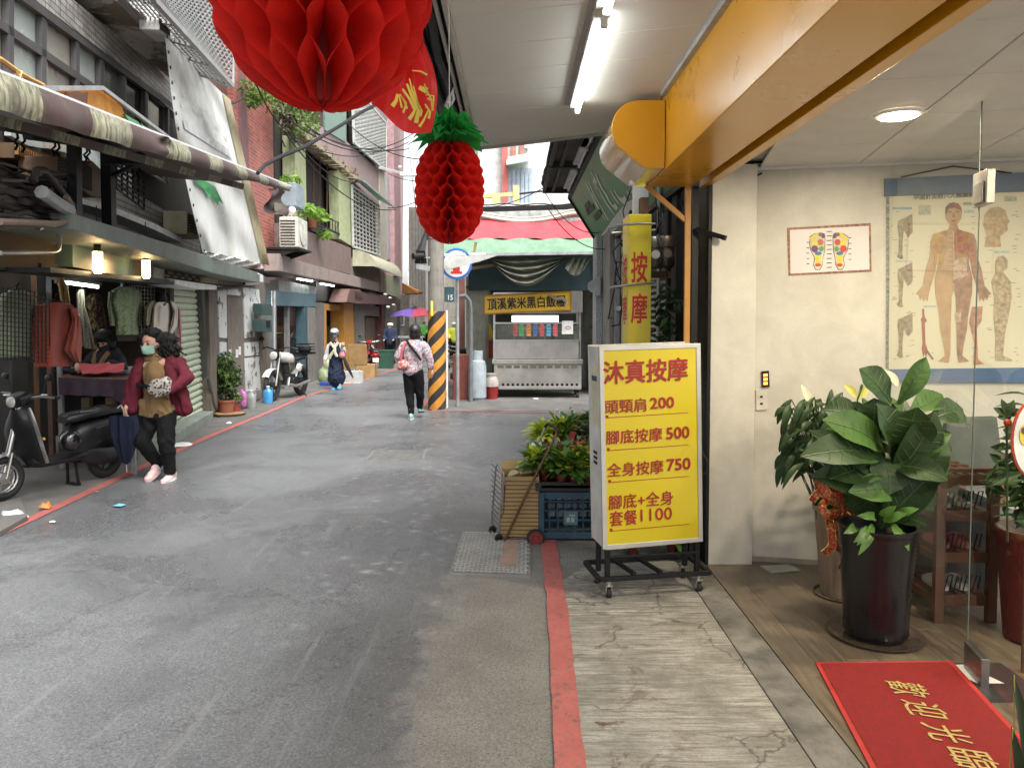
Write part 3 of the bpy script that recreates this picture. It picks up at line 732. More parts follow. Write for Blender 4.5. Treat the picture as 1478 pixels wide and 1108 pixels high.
# wheeled frame
mb=MB();r_=.03
for x in(.03,W_-.03):
    for y in(.03,D_-.03):mb.b2((x-.014,y-.014,.09),(x+.014,y+.014,.29))
for y in(-.02,D_+.05):mb.b2((-.03,y-.013,.105),(W_+.03,y+.013,.13))
for x in(-.03,W_+.03):mb.b2((x-.013,-.02,.104),(x+.013,D_+.05,.129))
for x in(.18,.34):mb.beam((x,-.02,.137),(x-.05,D_+.05,.137),.022,.02)
mb.beam((.03,-.005,.24),(W_-.03,-.005,.24),.012,.012)
for x in(.03,W_-.03):mb.beam((x,.03,.27),(x,D_-.03,.27),.02)
mb.build('stand_frame',blackm,sx,bevel=.002,world=False)
cas=MB();cas.cyl((-.013,0,-.045),(.013,0,-.045),.028,n=20)
cas2=MB();cas2.prism([(-.018,-.012,0),(-.018,.014,0),(-.018,.01,-.05),(-.018,-.01,-.05)],(.004,0,0));cas2.prism([(.014,-.012,0),(.014,.014,0),(.014,.01,-.05),(.014,-.01,-.05)],(.004,0,0));cas2.cyl((0,0,.0),(0,0,.025),.014,n=10);cas2.b2((-.02,-.02,-.004),(.02,.02,.004))
m1=cas.mesh('wheel',rubber,bevel=.003,smooth=True);m2=cas2.mesh('caster',steel)
for x,y in((0.03,0.0),(W_-.03,0.0),(.03,D_),(W_-.03,D_)):
    c_=link('caster',m2,sx,loc=(x,y,.075));link('wheel',m1,c_)
# cord of the sign
mb=MB();q=[WMs@V(p)for p in((W_,.1,.82),(W_+.04,.08,.8),(W_+.07,.07,.74),(W_+.065,.08,.68),(W_+.03,.1,.64),(W_,.12,.62))]
mb.tube(q,.005,6);mb.build('power_cord',rubber,sx,smooth=True)

# ================================================================= YELLOW UPRIGHT SIGN
t=thing('upright_sign','narrow yellow upright massage sign hanging between pipe brackets','sign',(.95,5.55,1.2))
PY=Plane((0,5.5,0),(0,-1,0))
mb=MB();a=PY.pt(909,310);b=PY.pt(940,320)
xl,xr=AY(909,400,5.5).x,AY(940,400,5.5).x
zt=AY(909,309,5.5).z;mb.b2((xl-.012,5.5,1.0),(xr,5.78,zt))
mb.v=[V((p.x,p.y,p.z))for p in mb.v]
ysg=M('upright_yellow',(.8,.65,.035),.35,var=.08,dirt=.12,ds=2,dcol=(.5,.4,.1))
mb.build('sign_box',ysg,t,bevel=.006)
for ch,y0,y1 in(('按',407,364),('摩',466,424)):
    p0=PY.pt(911,y0,.001);p1=PY.pt(934,y1,.001)
    lettering('lettering',ch,M('sign_red2',(.62,.03,.015),.5),t,p0,(1,0,0),(0,0,1),(p1.x-p0.x,p1.z-p0.z),.03)
    lettering('lettering',ch,MATS['sign_red2'],t,(xl-.0125,5.75,p0.z-.01),(0,-1,0),(0,0,1),(.2,p1.z-p0.z),.03,n_off=.001)
mb=MB();z=AY(920,324,5.5).z
mb.tube([(xr+.02,5.47,z),(xl+.05,5.46,z+.002),(xl-.08,5.5,z-.004),(xl-.14,5.6,z-.02),(xl-.1,5.8,z-.03),(xr+.1,5.85,z)],.009,8)
mb.build('pipe_bracket',M('bracket_grey',(.35,.35,.34),.4,.7),t,smooth=True);mb=MB()
z=AY(920,412,5.5).z
mb.tube([(xr+.02,5.46,z+.02),(xl-.01,5.45,z),(xl-.12,5.5,z-.01),(xl-.13,5.58,z-.015),(xl-.02,5.84,z),(xr+.1,5.86,z)],.009,8)
mb.build('pipe_bracket',M('bracket_grey',(.35,.35,.34),.4,.7),t,smooth=True)

# ================================================================= NEIGHBOUR SHOP FACADE (X = 1.27, seen at a grazing angle)
nb=thing('neighbour_shop','dark cluttered shop side wall behind the yellow upright sign','shop',(1.3,7,0))
mb=MB();mb.b2((1.45,5.31,0),(4,10.6,6));mb.build('wall',M('dark_wall',(.06,.055,.05),.8,dirt=.4,bmp=.4),nb)
mb=MB();mb.b2((1.2,9.3,0),(1.5,10.55,2.75));mb.build('concrete_post',conc,nb)
mb=MB();mb.b2((1.12,10.05,0),(1.195,10.5,2.7));mb.build('mosaic_edge',M('mosaic',(.36,.38,.4),.5,var=.6,vs=60,bmp=.5,bs=90),nb)
mb=MB()
for y_ in(8.0,8.6,9.15):mb.b2((1.25,y_,0),(1.3,y_+.06,2.7))
for z_ in(.9,1.7,2.6):mb.b2((1.26,8.0,z_),(1.29,9.3,z_+.05))
mb.build('window_frame',galv,nb)
mb=MB();mb.b2((1.33,7.9,.2),(1.35,9.3,2.6));mb.build('window_pane',M('dark_glass',(.05,.06,.06),.08,var=.3),nb)
mb=MB()
for k in range(14):mb.b2((1.3,6.2,1.25+k*.055),(1.345,7.8,1.275+k*.055))
mb.build('louvre',galv,nb)
mb=MB();mb.b2((1.28,5.92,0),(1.4,6.1,2.9));mb.b2((1.26,6.15,0),(1.33,6.22,2.9));mb.build('pillar',M('black_pillar',(.02,.018,.017),.6),nb)
mb=MB();mb.b2((1.255,5.32,0),(1.33,5.45,2.7));mb.build('mosaic_strip',tiles('small_tile',(.12,.12,.11),(.02,.02,.02),.05,.05,axis='B',off=0),nb)
mb=MB();mb.b2((1.0,5.9,1.35),(1.07,6.0,1.98));mb.build('stone_post',M('weathered_post',(.3,.26,.2),.9,dirt=.5,bmp=.7,bs=30),nb)
mb=MB();mb.b2((1.0,5.9,2.02),(1.06,6.0,2.55));mb.build('timber_post',M('old_timber',(.13,.075,.045),.8,streak=.6,bmp=.4),nb)
p=AY(941,275,5.9)
mb=MB();mb.b2((p.x-.12,6.05,2.2),(p.x-.0,6.1,3.0));mb.build('white_board',whitep,nb)
mb=MB();mb.b2((1.0,5.93,1.93),(1.25,5.98,1.98));mb.b2((1.06,6.6,2.25),(1.28,6.65,2.3));mb.build('rail',wood,nb)
mb=MB()
rng=random.Random(21)
for k in range(26):
    x=rng.uniform(1.02,1.3);y_=rng.uniform(5.7,7.5);z_=rng.uniform(2.0,2.85);p=[V((x,y_,z_))]
    for j in range(5):p.append(p[-1]+V((rng.uniform(-.08,.08),rng.uniform(-.2,.2),rng.uniform(-.3,.12))))
    mb.tube(p,rng.uniform(.004,.012),5)
o=mb.build('cable',rubber,nb,smooth=True);o['kind']='stuff'
mb=MB()
for x,y_ in((1.22,6.3),(1.1,6.5),(1.18,6.9)):mb.tube([(x,y_,1.2),(x,y_,3.0)],.018,8)
mb.build('pipe',galv,nb,smooth=True)
# gold angle-iron post and brace at the corner of the shop
t=thing('angle_iron_post','thin gold painted post with slanting brace at the shop corner','post',(1.14,4.95,0))
gold=M('gold_iron',(.5,.24,.05),.45,dirt=.3,dcol=(.2,.09,.03))
mb=MB();mb.b2((1.125,4.93,0),(1.16,4.96,2.48));mb.build('post',gold,t)
mb=MB();mb.beam((.87,4.95,2.475),(1.13,4.95,2.25),.025,.03);mb.build('brace',gold,t)
mb=MB();mb.b2((1.175,4.95,0),(1.215,5.0,2.47));mb.build('dark_leg',blackm,t)
mb=MB();mb.beam((1.2,4.93,2.19),(1.35,4.80,2.12),.03,.03);mb.build('stub_bracket',blackm,t)
# two old steel pots on the rail (round ribbed cans)
for i,(x,y_,z_,lab)in enumerate(((1.075,5.75,2.11,'left of two old round steel drums beside the gold post'),(1.175,5.8,2.12,'right brownish steel drum against the gold post'))):
    t=thing('steel_drum',lab,'drum',(x,y_,z_),group=None)
    mb=MB();mb.lathe([(0,-.12),(.055,-.12),(.068,-.1),(.07,-.04),(.064,-.035),(.064,.03),(.07,.035),(.068,.1),(.05,.12),(0,.12)],(x,y_,z_),24);mb.build('body',M('drum%d'%i,[(.2,.19,.17),(.17,.13,.09)][i],.4,.7,var=.4,dirt=.3),t,smooth=True)
    mb=MB();mb.lathe([(.0,0),(.032,0),(.032,.004),(0,.004)],(x,y_-.074,z_-.02),20,M=Matrix.Rotation(R(90),3,'X'));mb.build('disc',whitep if i==0 else MATS['weathered_post'],t)
# meter on the corner post
t=thing('electric_meter','grey round electricity meter on the mosaic post under the green sign','meter',(1.1,10.0,2.0))
p=AY(859,413,10.0)
mb=MB();mb.box(p+V((.03,.02,0)),(.08,.1,.26));mb.build('back_box',M('meter_grey',(.4,.42,.43),.5),t,bevel=.01)
mb=MB();mb.lathe([(0,-.1),(.06,-.1),(.085,-.06),(.085,0),(0,0)],p+V((-.01,-.02,0)),20,M=Matrix.Rotation(R(-90),3,'X')@Matrix.Rotation(R(180),3,'Y'));mb.build('dial_cover',MATS['meter_grey'],t,smooth=True)
# green slanted sign board
gs=thing('green_shop_sign','slanted green signboard with white brush writing above the neighbour shop','sign',(1.0,8,3.0))
b0=AX(868,358,1.27);top0=AY(822,285,b0.y)
b1=V((b0.x,5.6,b0.z));t1=V((top0.x,5.6,top0.z))
mb=MB();n=(b1-b0).cross(top0-b0).normalized()
if n.x>0:n=-n
grn=M('sign_green',(.085,.24,.11),.5,var=.12,vs=1.5,dirt=.1)
mb.prism([b0,b1,t1,top0],n*-.06);mb.build('board',grn,gs)
mb=MB()
for a,b in((b0,b1),(top0,t1),(b0,top0)):mb.beam(a+n*.004,b+n*.004,.05,.05)
mb.build('frame',blackm,gs)
PG=Plane(b0+n*.006,n)
wht=M('brush_white',(.62,.63,.58),.6)
def stroke(pl,pts,wds,name,m,parent):
    P_=[pl.pt(x,y)for x,y in pts];mb=MB();k=len(P_)
    for i in range(k-1):
        d=(P_[i+1]-P_[i]).normalized();s0=d.cross(pl.n).normalized()
        d2=(P_[min(i+2,k-1)]-P_[i]).normalized()if i<k-2 else d
        s1=d2.cross(pl.n).normalized()
        if i:s0=ps
        ps=s1
        mb.quad(P_[i]-s0*wds[i],P_[i]+s0*wds[i],P_[i+1]+s1*wds[i+1],P_[i+1]-s1*wds[i+1])
    return mb
allb=MB()
S=[([(845,263),(852,277),(856,288),(868,308),(874,318)],.03),([(848,260),(857,280),(878,318)],.03),([(853,249),(859,258),(858,266),(864,273)],.035),([(856,262),(862,270),(866,275)],.02),
     ([(859,250),(864,262),(868,270),(874,280),(880,292),(887,300),(890,297)],.035),([(864,272),(870,285),(876,295),(882,303),(887,310)],.03),([(855,280),(863,298),(870,312)],.02),
     ([(881,275),(886,284),(893,294)],.025),([(886,275),(893,286),(899,291),(903,290),(903,285)],.035),([(905,275),(909,285)],.02),([(909,275),(915,280),(919,278)],.035),
     ([(868,352),(870,343),(878,335),(888,322),(900,308),(912,297),(922,290),(932,285)],.045)]
for pts,wv in S:
    n_=len(pts);wv*=1.25;q=stroke(PG,pts,[wv*(.45+.55*math.sin(math.pi*(i+.4)/n_))for i in range(n_)],'s',wht,gs);allb.add(q.v,q.f)
allb.build('brush_lettering',wht,gs,normals=False)
mb=MB()
for(x,y)in((843,296),(846,293),(849,300),(845,304),(852,297)):
    mb.panel(PG,[(x,y),(x+3,y-2.5),(x+6,y+5),(x+3,y+8)],0,.004)
for(x,y)in((856,311),(860,306)):
    mb.panel(PG,[(x,y),(x+5,y-4),(x+9,y+4),(x+4,y+9)],0,.004)
mb.build('small_lettering',M('dk_green',(.02,.04,.025),.6),gs)
# neighbour canopy with light troughs
nc=thing('neighbour_canopy','rusty dark canopy with unlit light troughs beyond the cream canopy','canopy',(.7,8,3.5))
zc=AY(783,272,10.6).z;xa=AY(783,272,10.6).x
mb=MB();mb.b2((xa,6.2,zc),(top0.x+.2,10.6,zc+.06));mb.build('deck',M('rust_deck',(.12,.1,.085),.8,.2,dirt=.5,bmp=.5),nc)
mb=MB()
for x in(xa+.02,xa+.14,top0.x-.03):mb.beam((x,6.2,zc-.03),(x,10.6,zc-.03),.04,.06)
for y_ in(7.2,8.8,10.55):mb.beam((xa,y_,zc-.04),(top0.x,y_,zc-.04),.04,.07)
mb.build('frame',M('rust_frame',(.05,.042,.036),.7,dirt=.4),nc)
for i,y_ in enumerate((6.5,7.4,9.0)):
    tube_light((xa+.34,y_,zc-.04),(xa+.34,y_+1.3,zc-.04),['nearest unlit fluorescent trough under the rusty neighbour canopy','middle unlit fluorescent trough under the rusty neighbour canopy','farthest unlit fluorescent trough under the rusty neighbour canopy'][i],.14,'light troughs of the neighbour canopy',e=whitep)
mb=MB()
for k in range(5):mb.tube([(xa-.01+.015*math.sin(k+j),6.2+j*.45,zc+.02*math.cos(j*2+k))for j in range(10)],.012,6)
mb.build('cable_run',rubber,nc,smooth=True)
mb=MB();wire(mb,AY(783,272,10.6),AX(868,335,1.2),.2);wire(mb,AY(790,300,10),V((1.2,9.8,2.5)),.15)
p=AY(700,300,12);wire(mb,AY(783,272,10.6),p,.05)
o=mb.build('drooping_wire',rubber,smooth=True);tag(o,'thin black wires drooping from the rusty canopy corner','wire')

# ================================================================= HONEYCOMB PAPER LANTERNS
tissue=thin('red_tissue',(.72,.02,.012),.42,.7,var=.12,vs=30)
gtis=thin('green_tissue',(.02,.3,.045),.45,.7,var=.25)
def honeycomb(name,label,c,rad,hh,N_,rows,crown=True,squash=.62):
    t=thing(name,label,'paper lantern',c);mb=MB();ns=int(rows*8)
    def prof(u):                       # u from 0 (bottom) to 1 (top)
        a=(u-.5)*2;e=(1-abs(a)**(1/squash*1.6))**.5 if abs(a)<1 else 0
        return rad*max(.06,e)
    for i in range(N_):
        for k in range(ns):
            pass
        th=2*math.pi*i/N_;D=math.pi/N_;sg=1 if i%2 else-1
        vs=[];fs=[];nr=4
        for k in range(ns+1):
            u=k/ns;s_=math.sin(math.pi*2*rows*u/2*1.0)
            # flattened wave so the leaves are glued in bands
            w_=max(-1,min(1,s_*1.25))*.985
            bulge=1+.05*abs(math.cos(math.pi*rows*u))*1.0
            Rr=prof(u)*bulge
            for j in range(nr+1):
                f_=j/nr;r=Rr*(.2+.8*f_);ang=th+sg*D*w_
                vs.append(V(c)+V((r*math.cos(ang),r*math.sin(ang),(u-.5)*hh)))
        for k in range(ns):
            for j in range(nr):a=k*(nr+1)+j;fs.append((a,a+1,a+nr+2,a+nr+1))
        mb.add(vs,fs)
    mb.build('honeycomb_body',tissue,t,merge=False,normals=False)
    mb=MB();mb.cyl(V(c)+V((0,0,-hh/2*.96)),V(c)+V((0,0,hh/2)),rad*.2,n=12);mb.build('core',M('core_red',(.25,.008,.006),.8),t)
    if crown:
        rng=random.Random(9)
        for lay in range(4):
            q=MB();n2=34;r0=rad*.3;r1=rad*(1.28-lay*.2);zb=c[2]+hh/2*(.86+.0*lay)+lay*.022
            ring0=[];ring1=[];ring2=[]
            for i in range(n2):
                a=2*math.pi*i/n2+lay*.1;jag=1 if i%2==0 else.74;jag*=rng.uniform(.86,1.12)
                zz=.012*math.sin(a*5+lay)+rng.uniform(-.012,.012)
                ring0.append(V((c[0]+r0*math.cos(a),c[1]+r0*math.sin(a),zb)))
                ring1.append(V((c[0]+(r0+(r1*jag-r0)*.55)*math.cos(a),c[1]+(r0+(r1*jag-r0)*.55)*math.sin(a),zb+.035+(.014 if i%2 else-.012))))
                ring2.append(V((c[0]+r1*jag*math.cos(a),c[1]+r1*jag*math.sin(a),zb+.03+zz+lay*.008-.03*(jag>.9))))
            fs=[]
            for i in range(n2):
                j=(i+1)%n2;fs+=[(i,j,j+n2,i+n2),(i+n2,j+n2,j+2*n2,i+2*n2)]
            q.add(ring0+ring1+ring2,fs);q.build('crown_leaf',gtis,t,normals=False)
    q=MB();q.cyl(V(c)+V((0,0,hh/2)),V((c[0],c[1],2.9)),.0015,n=5);q.build('string',whitep,t)
    return t
honeycomb('pineapple_lantern','big red honeycomb lantern hanging close by at the top of the photo',(-.272,1.1,2.108),.152,.38,32,7.5,squash=.72)
cs=AY(649,276,3.0)
honeycomb('pineapple_lantern','smaller red honeycomb pineapple lantern with green paper crown',(cs.x,3.0,cs.z),.132,.415,30,10)
# red banner with gold brush writing, half behind the big lantern
bn=thing('red_banner','red cloth banner with yellow characters behind the big lantern','banner',(-.4,2.2,2.5))
BP=Plane((-.3,2.3,0),(-.25,-1,0))
rc_=thin('banner_red',(.72,.025,.02),.35,.5,var=.1)
cn=[(538,152),(604,60),(631,118),(622,188),(602,203)]
def bcurve(u,v):
    # u across, v down ; gentle folds
    tl,tr,br,bl=(532,60),(612,55),(628,185),(556,166)
    x=(1-v)*((1-u)*585+u*612)+v*((1-u)*536+u*622)
    y=(1-v)*((1-u)*40+u*62)+v*((1-u)*150+u*190)
    y+=v*18*math.sin(math.pi*u*.9)**2;x+=14*math.sin(math.pi*v)*u
    return BP.pt(x,y,.02*math.sin(u*7+v*3)+.012*math.sin(u*13-v*5))
mb=MB();mb.grid(bcurve,26,20);mb.build('cloth',rc_,bn,smooth=True,normals=False)
ymat=M('banner_gold',(.75,.55,.06),.5)
allb=MB();BQ=BP.off(.035)      # gold brush strokes of the banner, as far as the folds let them be seen
for pts,wv in(([(295,130),(330,280),(400,450),(460,580),(440,650)],.012),([(350,230),(400,430),(440,560)],.009),([(200,270),(290,400),(370,560),(340,620),(290,690)],.016),([(260,200),(330,380),(420,560),(385,740)],.018),
  ([(130,340),(115,430),(60,510)],.02),([(150,350),(190,530)],.009),([(180,370),(230,450),(262,545)],.009),([(165,345),(250,470),(210,600)],.009),([(425,250),(540,300)],.026),([(500,200),(545,320),(600,430),(615,570)],.009),
  ([(520,350),(630,370),(610,560)],.009),([(540,400),(620,440)],.009),([(510,480),(580,590),(560,680)],.012),([(560,560),(480,720),(430,790)],.013),([(330,20),(450,30),(540,80)],.008)):
    n_=len(pts);q=stroke(BQ,[(560+x/9.52,100+y/9.52)for x,y in pts],[wv*.42*(.35+.65*(i+.5)/n_)for i in range(n_)],'s',ymat,bn);allb.add(q.v,q.f)
allb.build('brush_lettering',ymat,bn,normals=False)
# ================================================================= ACROSS THE LANE: rice-ball stall building
PS=Plane((0,15.3,0),(0,-1,0))
st=thing('food_stall_building','open fronted stall building with red and green awning across the side lane','building',(1.0,16,0))
tealw=M('teal_board',(.02,.05,.058),.6,var=.3)
pale=M('pale_green_wall',(.33,.34,.28),.7,dirt=.3,streak=.3)
def P_(px,py,y):return AY(px,py,y)
mb=MB()
a=P_(676,570,16.4);b=P_(703,480,16.4);mb.b2((a.x,15.7,0),(b.x,16.6,P_(690,400,16).z));mb.build('left_pillar',pale,st)
mb=MB();mb.b2((P_(703,500,19).x-.3,19,0),(P_(900,500,19).x+1,19.1,4));mb.build('back_wall',M('stall_back',(.17,.175,.15),.7,dirt=.4),st)
mb=MB();mb.b2((a.x+.35,15.8,0),(a.x+.45,19,3));mb.build('side_wall',pale,st)
zb,zt_=P_(760,419,15.5).z,P_(760,365,15.5).z
mb=MB();mb.b2((P_(676,400,15.5).x,15.5,zb),(4.2,15.6,zt_+.6));mb.build('fascia_board',tealw,st)
mb=MB();mb.b2((a.x,15.62,zb+.05),(4.2,19,zb+.1));mb.build('ceiling',M('stall_ceiling',(.09,.09,.08),.8),st)
mb=MB();mb.b2((P_(845,500,17).x,17.2,0),(P_(866,500,17).x+.9,17.25,2.6));mb.build('rear_door',M('glass_dim',(.2,.21,.18),.3,var=.3),st)
mb=MB();mb.b2((P_(862,500,15.6).x,15.3,0),(4.2,15.6,3.2));mb.build('right_wall',pale,st)
mb=MB();mb.prism([P_(655,592,13.4)*1,V((-1.4,13.1,.0)),V((4,12.85,.0)),V((4,19,.06)),V((-1.2,19,.06)),V((-1.4,14,.02))][1:],(0,0,-.05));o=mb.build('stall_floor',PAVE,st)
# awning of canvas: red top, green lower band (slopes forward), bar along the front
aw=thing('canvas_awning','faded red canvas awning with pale green lower band over the food stall','awning',(.8,14.5,2.9))
redc=M('awning_red',(.45,.05,.062),.7,dirt=.12,ds=1.2,dcol=(.45,.2,.2),streak=.12,bmp=.2,bs=4)
grc=M('awning_green',(.15,.26,.17),.7,dirt=.2,ds=1.5,streak=.2,bmp=.2,bs=4)
xL,xR=P_(640,340,14.6).x,P_(885,340,14.6).x
def awl(y,z):return y,z
zA=P_(760,318,15.3).z;zB=P_(760,345,14.5).z;zC=P_(760,367,14.1).z
mb=MB();f=lambda y0,z0,y1,z1:(lambda u,v:V((xL+(xR-xL)*u,y0+(y1-y0)*v,z0+(z1-z0)*v+.03*math.sin(u*9)*math.sin(math.pi*v)+.02*math.sin(u*31+v*4))))
mb.grid(f(15.3,zA,14.5,zB),40,4);mb.build('red_canvas',redc,aw,smooth=True,normals=False)
mb=MB();mb.grid(f(14.5,zB,14.1,zC),40,3);mb.build('green_canvas',grc,aw,smooth=True,normals=False)
mb=MB();mb.beam((xL,14.08,zC-.02),(xR,14.08,zC+.03),.05,.05)
mb.beam((xL+.5,14.1,zC),(xL+.5,15.4,zB),.04);mb.beam((xR-.3,14.1,zC),(xR-.3,15.4,zB),.04);mb.build('front_bar',galv,aw)
mb=MB();p0,p1=P_(640,384,13.9),P_(715,366,14.0);mb.beam(P_(640,368,13.3),P_(700,366,13.9),.05,.05);mb.panel(Plane((0,13.3,0),(0,-1,0)),[(643,383),(648,370),(720,368),(690,378),(650,388)],0,.05);mb.build('torn_flap',M('torn_flap',(.5,.5,.47),.5,dirt=.3),aw)
mb=MB();mb.beam(P_(676,388,14.3),P_(723,381,14.6),.07,.06);mb.beam(P_(683,370,14),P_(687,350,14),.05,.05);mb.build('timber_spar',M('spar',(.3,.2,.1),.7),aw)
# white rolled canvas and corrugated fence above
wc=thing('rolled_canvas','dirty white rolled canvas sagging above the red awning','canvas',(.8,15.5,3.6))
mb=MB()
for k in range(6):
    y_=15.3
    pts=[]
    for i in range(25):
        u=i/24;px=690+170*u;py=306+9*math.sin(math.pi*min(1,u*1.3))+(-10*max(0,u-.6))+k*1.6
        pts.append(P_(px,py,y_+.04*math.sin(k*1.7)))
    mb.tube(pts,.035,6)
mb.build('canvas_roll',M('canvas_white',(.42,.39,.34),.8,dirt=.3,streak=.3),wc,smooth=True)
cf=thing('corrugated_parapet','white corrugated metal parapet with dark top rail above the awning','parapet',(.8,16,3.9))
zlo,zhi=P_(760,325,16).z,P_(760,293,16).z
mb=MB();x=P_(640,300,16).x;i=0
while x<2.6:
    mb.b2((x,16-.02*(i%2),zlo),(x+.12,16.03,zhi));x+=.12;i+=1
o=mb.build('corrugated_sheet',M('corr_white',(.6,.6,.58),.5,streak=.3),cf)
mb=MB();mb.beam(P_(640,304,15.8),P_(845,298,15.8),.08,.1);mb.build('top_rail',darkm,cf)
mb=MB();mb.tube([P_(690+8*i,295+math.sin(i)*1.2,15.7)for i in range(20)],.012,5);o=mb.build('rail_cable',rubber,cf)
# drape hanging under awning
dr=thing('hanging_drape','dark grey green net draped in a swag under the awning','net',(.3,14.2,2.6))
netm=thin('net_grey',(.15,.155,.12),.25,.9)
def swag(u,v):
    xx=688+(830-688)*u
    top=371+0*u;dep=42*math.sin(math.pi*min(1,u*.98))**1.3
    y=top+v*dep
    xx2=xx+(v*.14)*(752-xx)
    return AY(xx2,y,14.2)+V((0,.07*math.sin(v*26-2*math.cos(u*3.1)),0))
mb=MB();mb.grid(swag,40,22);mb.build('swag',netm,dr,smooth=True,normals=False)
def bunch(u,v):
    return AY(822+40*u-6*v,372+26*v*math.sin(math.pi*min(1,.15+u))**.7,14.2)+V((0,.05*math.sin(u*30+v*3),0))
mb=MB();mb.grid(bunch,24,8);mb.build('gathered_end',netm,dr,smooth=True,normals=False)
# ---------------------------------------------------------------- steel food cart with sign
ct=thing('food_cart','stainless steel rice ball cart on castors with yellow sign and glass case','food cart',(P_(777,570,15).x,15.1,0))
y0=14.95
def cb(name,l,t_,r,b,m,dep=.7,yo=0.0,bevel=.005,off=0):
    A=P_(l,t_,y0+yo);B=P_(r,b,y0+yo);mb=MB();mb.b2((A.x,y0+yo,B.z),(B.x,y0+yo+dep,A.z));return mb.build(name,m,ct,bevel=bevel)
stl=M('brushed_steel',(.52,.5,.46),.36,.85,var=.18,vs=3,streak=.25,bmp=.05,dirt=.15,dcol=(.2,.17,.13))
stl2=M('brushed_steel_lo',(.48,.46,.42),.42,.8,var=.25,vs=2,dirt=.3,dcol=(.18,.15,.11))
cb('base_cabinet',713,524,839,559,stl2)
cb('counter_rail',710,519,841,525,stl,.75,-.03)
cb('front_panel',714,492,837,518,stl,.1)
mb=MB()
for i in range(10):
    px=718+i*11.8;A=P_(px,527.5,y0-.006);B=P_(px+8.8,531,y0-.006);mb.b2((A.x,y0-.008,B.z),(B.x,y0+.004,A.z))
mb.build('vent',M('vent_dark',(.12,.09,.06),.6),ct)
mb=MB()
for i in range(17):
    p=P_(719+i*7.1,555,y0-.004);mb.cyl(p,p+V((0,.01,0)),.028,n=10)
mb.build('vent_hole',blackm,ct)
cb('lower_lip',713,558,839,562,stl,.7,-.02)
cb('gap_shadow',716,517.5,836,520,blackm,.6,.01)
# frame uprights
mb=MB()
for px in(713,837):
    for yo in(0,.6):
        A=P_(px-1.3,423 if px>800 else 424,y0);B=P_(px+1.3,520,y0);mb.b2((A.x,y0+yo,B.z),(B.x,y0+yo+.035,A.z))
for py in(423,451,466,491):
    A=P_(712,py-1,y0);B=P_(838,py+1.4,y0);mb.b2((A.x,y0-.01,B.z),(B.x,y0+.03,A.z))
mb.build('case_frame',steel,ct)
mb=MB();A=P_(715,467,y0);B=P_(836,490,y0);mb.b2((A.x,y0+.012,B.z),(B.x,y0+.02,A.z));mb.build('case_glass',glass('case_glass',(.75,.78,.74),.85),ct)
mb=MB();A=P_(718,470,y0+.4);B=P_(834,491,y0+.4);mb.b2((A.x,y0+.5,B.z),(B.x,y0+.55,A.z));mb.build('case_interior',M('case_in',(.2,.19,.16),.6,var=.5,vs=12),ct)
# price strips
ng=random.Random(2)
for i,(px,col)in enumerate(((744,(.55,.12,.12)),(752.5,(.1,.45,.16)),(763,(.7,.28,.08)),(772.5,(.1,.16,.4)),(782,(.6,.1,.12)),(792,(.12,.35,.55)),(801.5,(.6,.12,.15)))):
    for j in range(4):
        A=P_(px-3.2,467+j*4.7,y0);B=P_(px+3.2,471+j*4.7,y0);mb=MB();mb.b2((A.x,y0-.006,B.z),(B.x,y0-.002,A.z));mb.build('price_card',M('card%d'%i,col,.6,var=.5,vs=60),ct)
A=P_(811,463,y0);B=P_(827,482,y0);mb=MB();mb.b2((A.x,y0-.02,B.z),(B.x,y0-.014,A.z));mb.build('paper_notice',whitep,ct)
p=P_(820,473,y0-.02);mb=MB();mb.tube([p+V((.05*math.cos(a*.63),-.003,.03*math.sin(a*.63)))for a in range(10)],.007,6,closed=True);mb.build('red_ring',RED,ct)
mb=MB();A=P_(739,455.5,y0+.25);B=P_(806,464.5,y0+.25);mb.b2((A.x,y0+.25,B.z),(B.x,y0+.32,A.z));mb.build('case_light',emis('case_light',(.93,.98,.95),2.2),ct)
# sign
mb=MB();A=P_(699,424,y0-.15);B=P_(829,452,y0-.15);sgp=[P_(699,427,y0-.1),P_(824,421,y0-.1),P_(824,447,y0-.1),P_(699,453,y0-.1)]
mb.prism(sgp,(0,.12,0));mb.build('sign_board',M('cart_sign',(.8,.5,.03),.45,dirt=.1,var=.1,dcol=(.35,.2,.02)),ct)
mb=MB()
for a,b in((0,1),(1,2),(2,3),(3,0)):mb.beam(sgp[a]+V((0,-.004,0)),sgp[b]+V((0,-.004,0)),.03,.03)
mb.build('sign_frame',M('sign_frame_gold',(.45,.2,.02),.5),ct)
lettering('lettering','頂溪紫米黑白飯糰',M('sign_black',(.015,.012,.01),.5),ct,P_(704,447.5,y0-.106),(1,0,.047),(-.047,0,1),((816-704)/F*14.85,.225),.032)
mb=MB();mb.b2((P_(824,420,y0).x,y0-.1,P_(824,451,y0).z),(P_(840,420,y0).x,y0+.5,P_(824,420,y0).z));mb.build('sign_end_box',stl,ct,bevel=.005)
mb=MB()
for k in range(3):
    pts=[P_(793+k*2,425+k*2,y0-.14),P_(802,431+k,y0-.15),P_(811,429+k,y0-.16),P_(818,433+k*2,y0-.16),P_(815,443,y0-.16)];mb.tube(pts,.022,6)
mb.build('cloth_bag',thin('milk_bag',(.5,.42,.3),.3),ct,smooth=True)
mcas=MB();mcas.cyl((-.025,0,.075),(.025,0,.075),.072,n=16);mw=mcas.mesh('castor_wheel',rubber)
for px in(717,834):
    for yo in(.08,.62):
        p=P_(px,560,y0);q=link('castor_wheel',mw,ct,loc=V((p.x,y0+yo,0))-V(ct.location))
mb=MB()
for px in(717,834):
    for yo in(.08,.62):p=P_(px,560,y0);mb.b2((p.x-.03,y0+yo-.03,.1),(p.x+.03,y0+yo+.03,.3))
mb.build('castor_fork',blackm,ct)
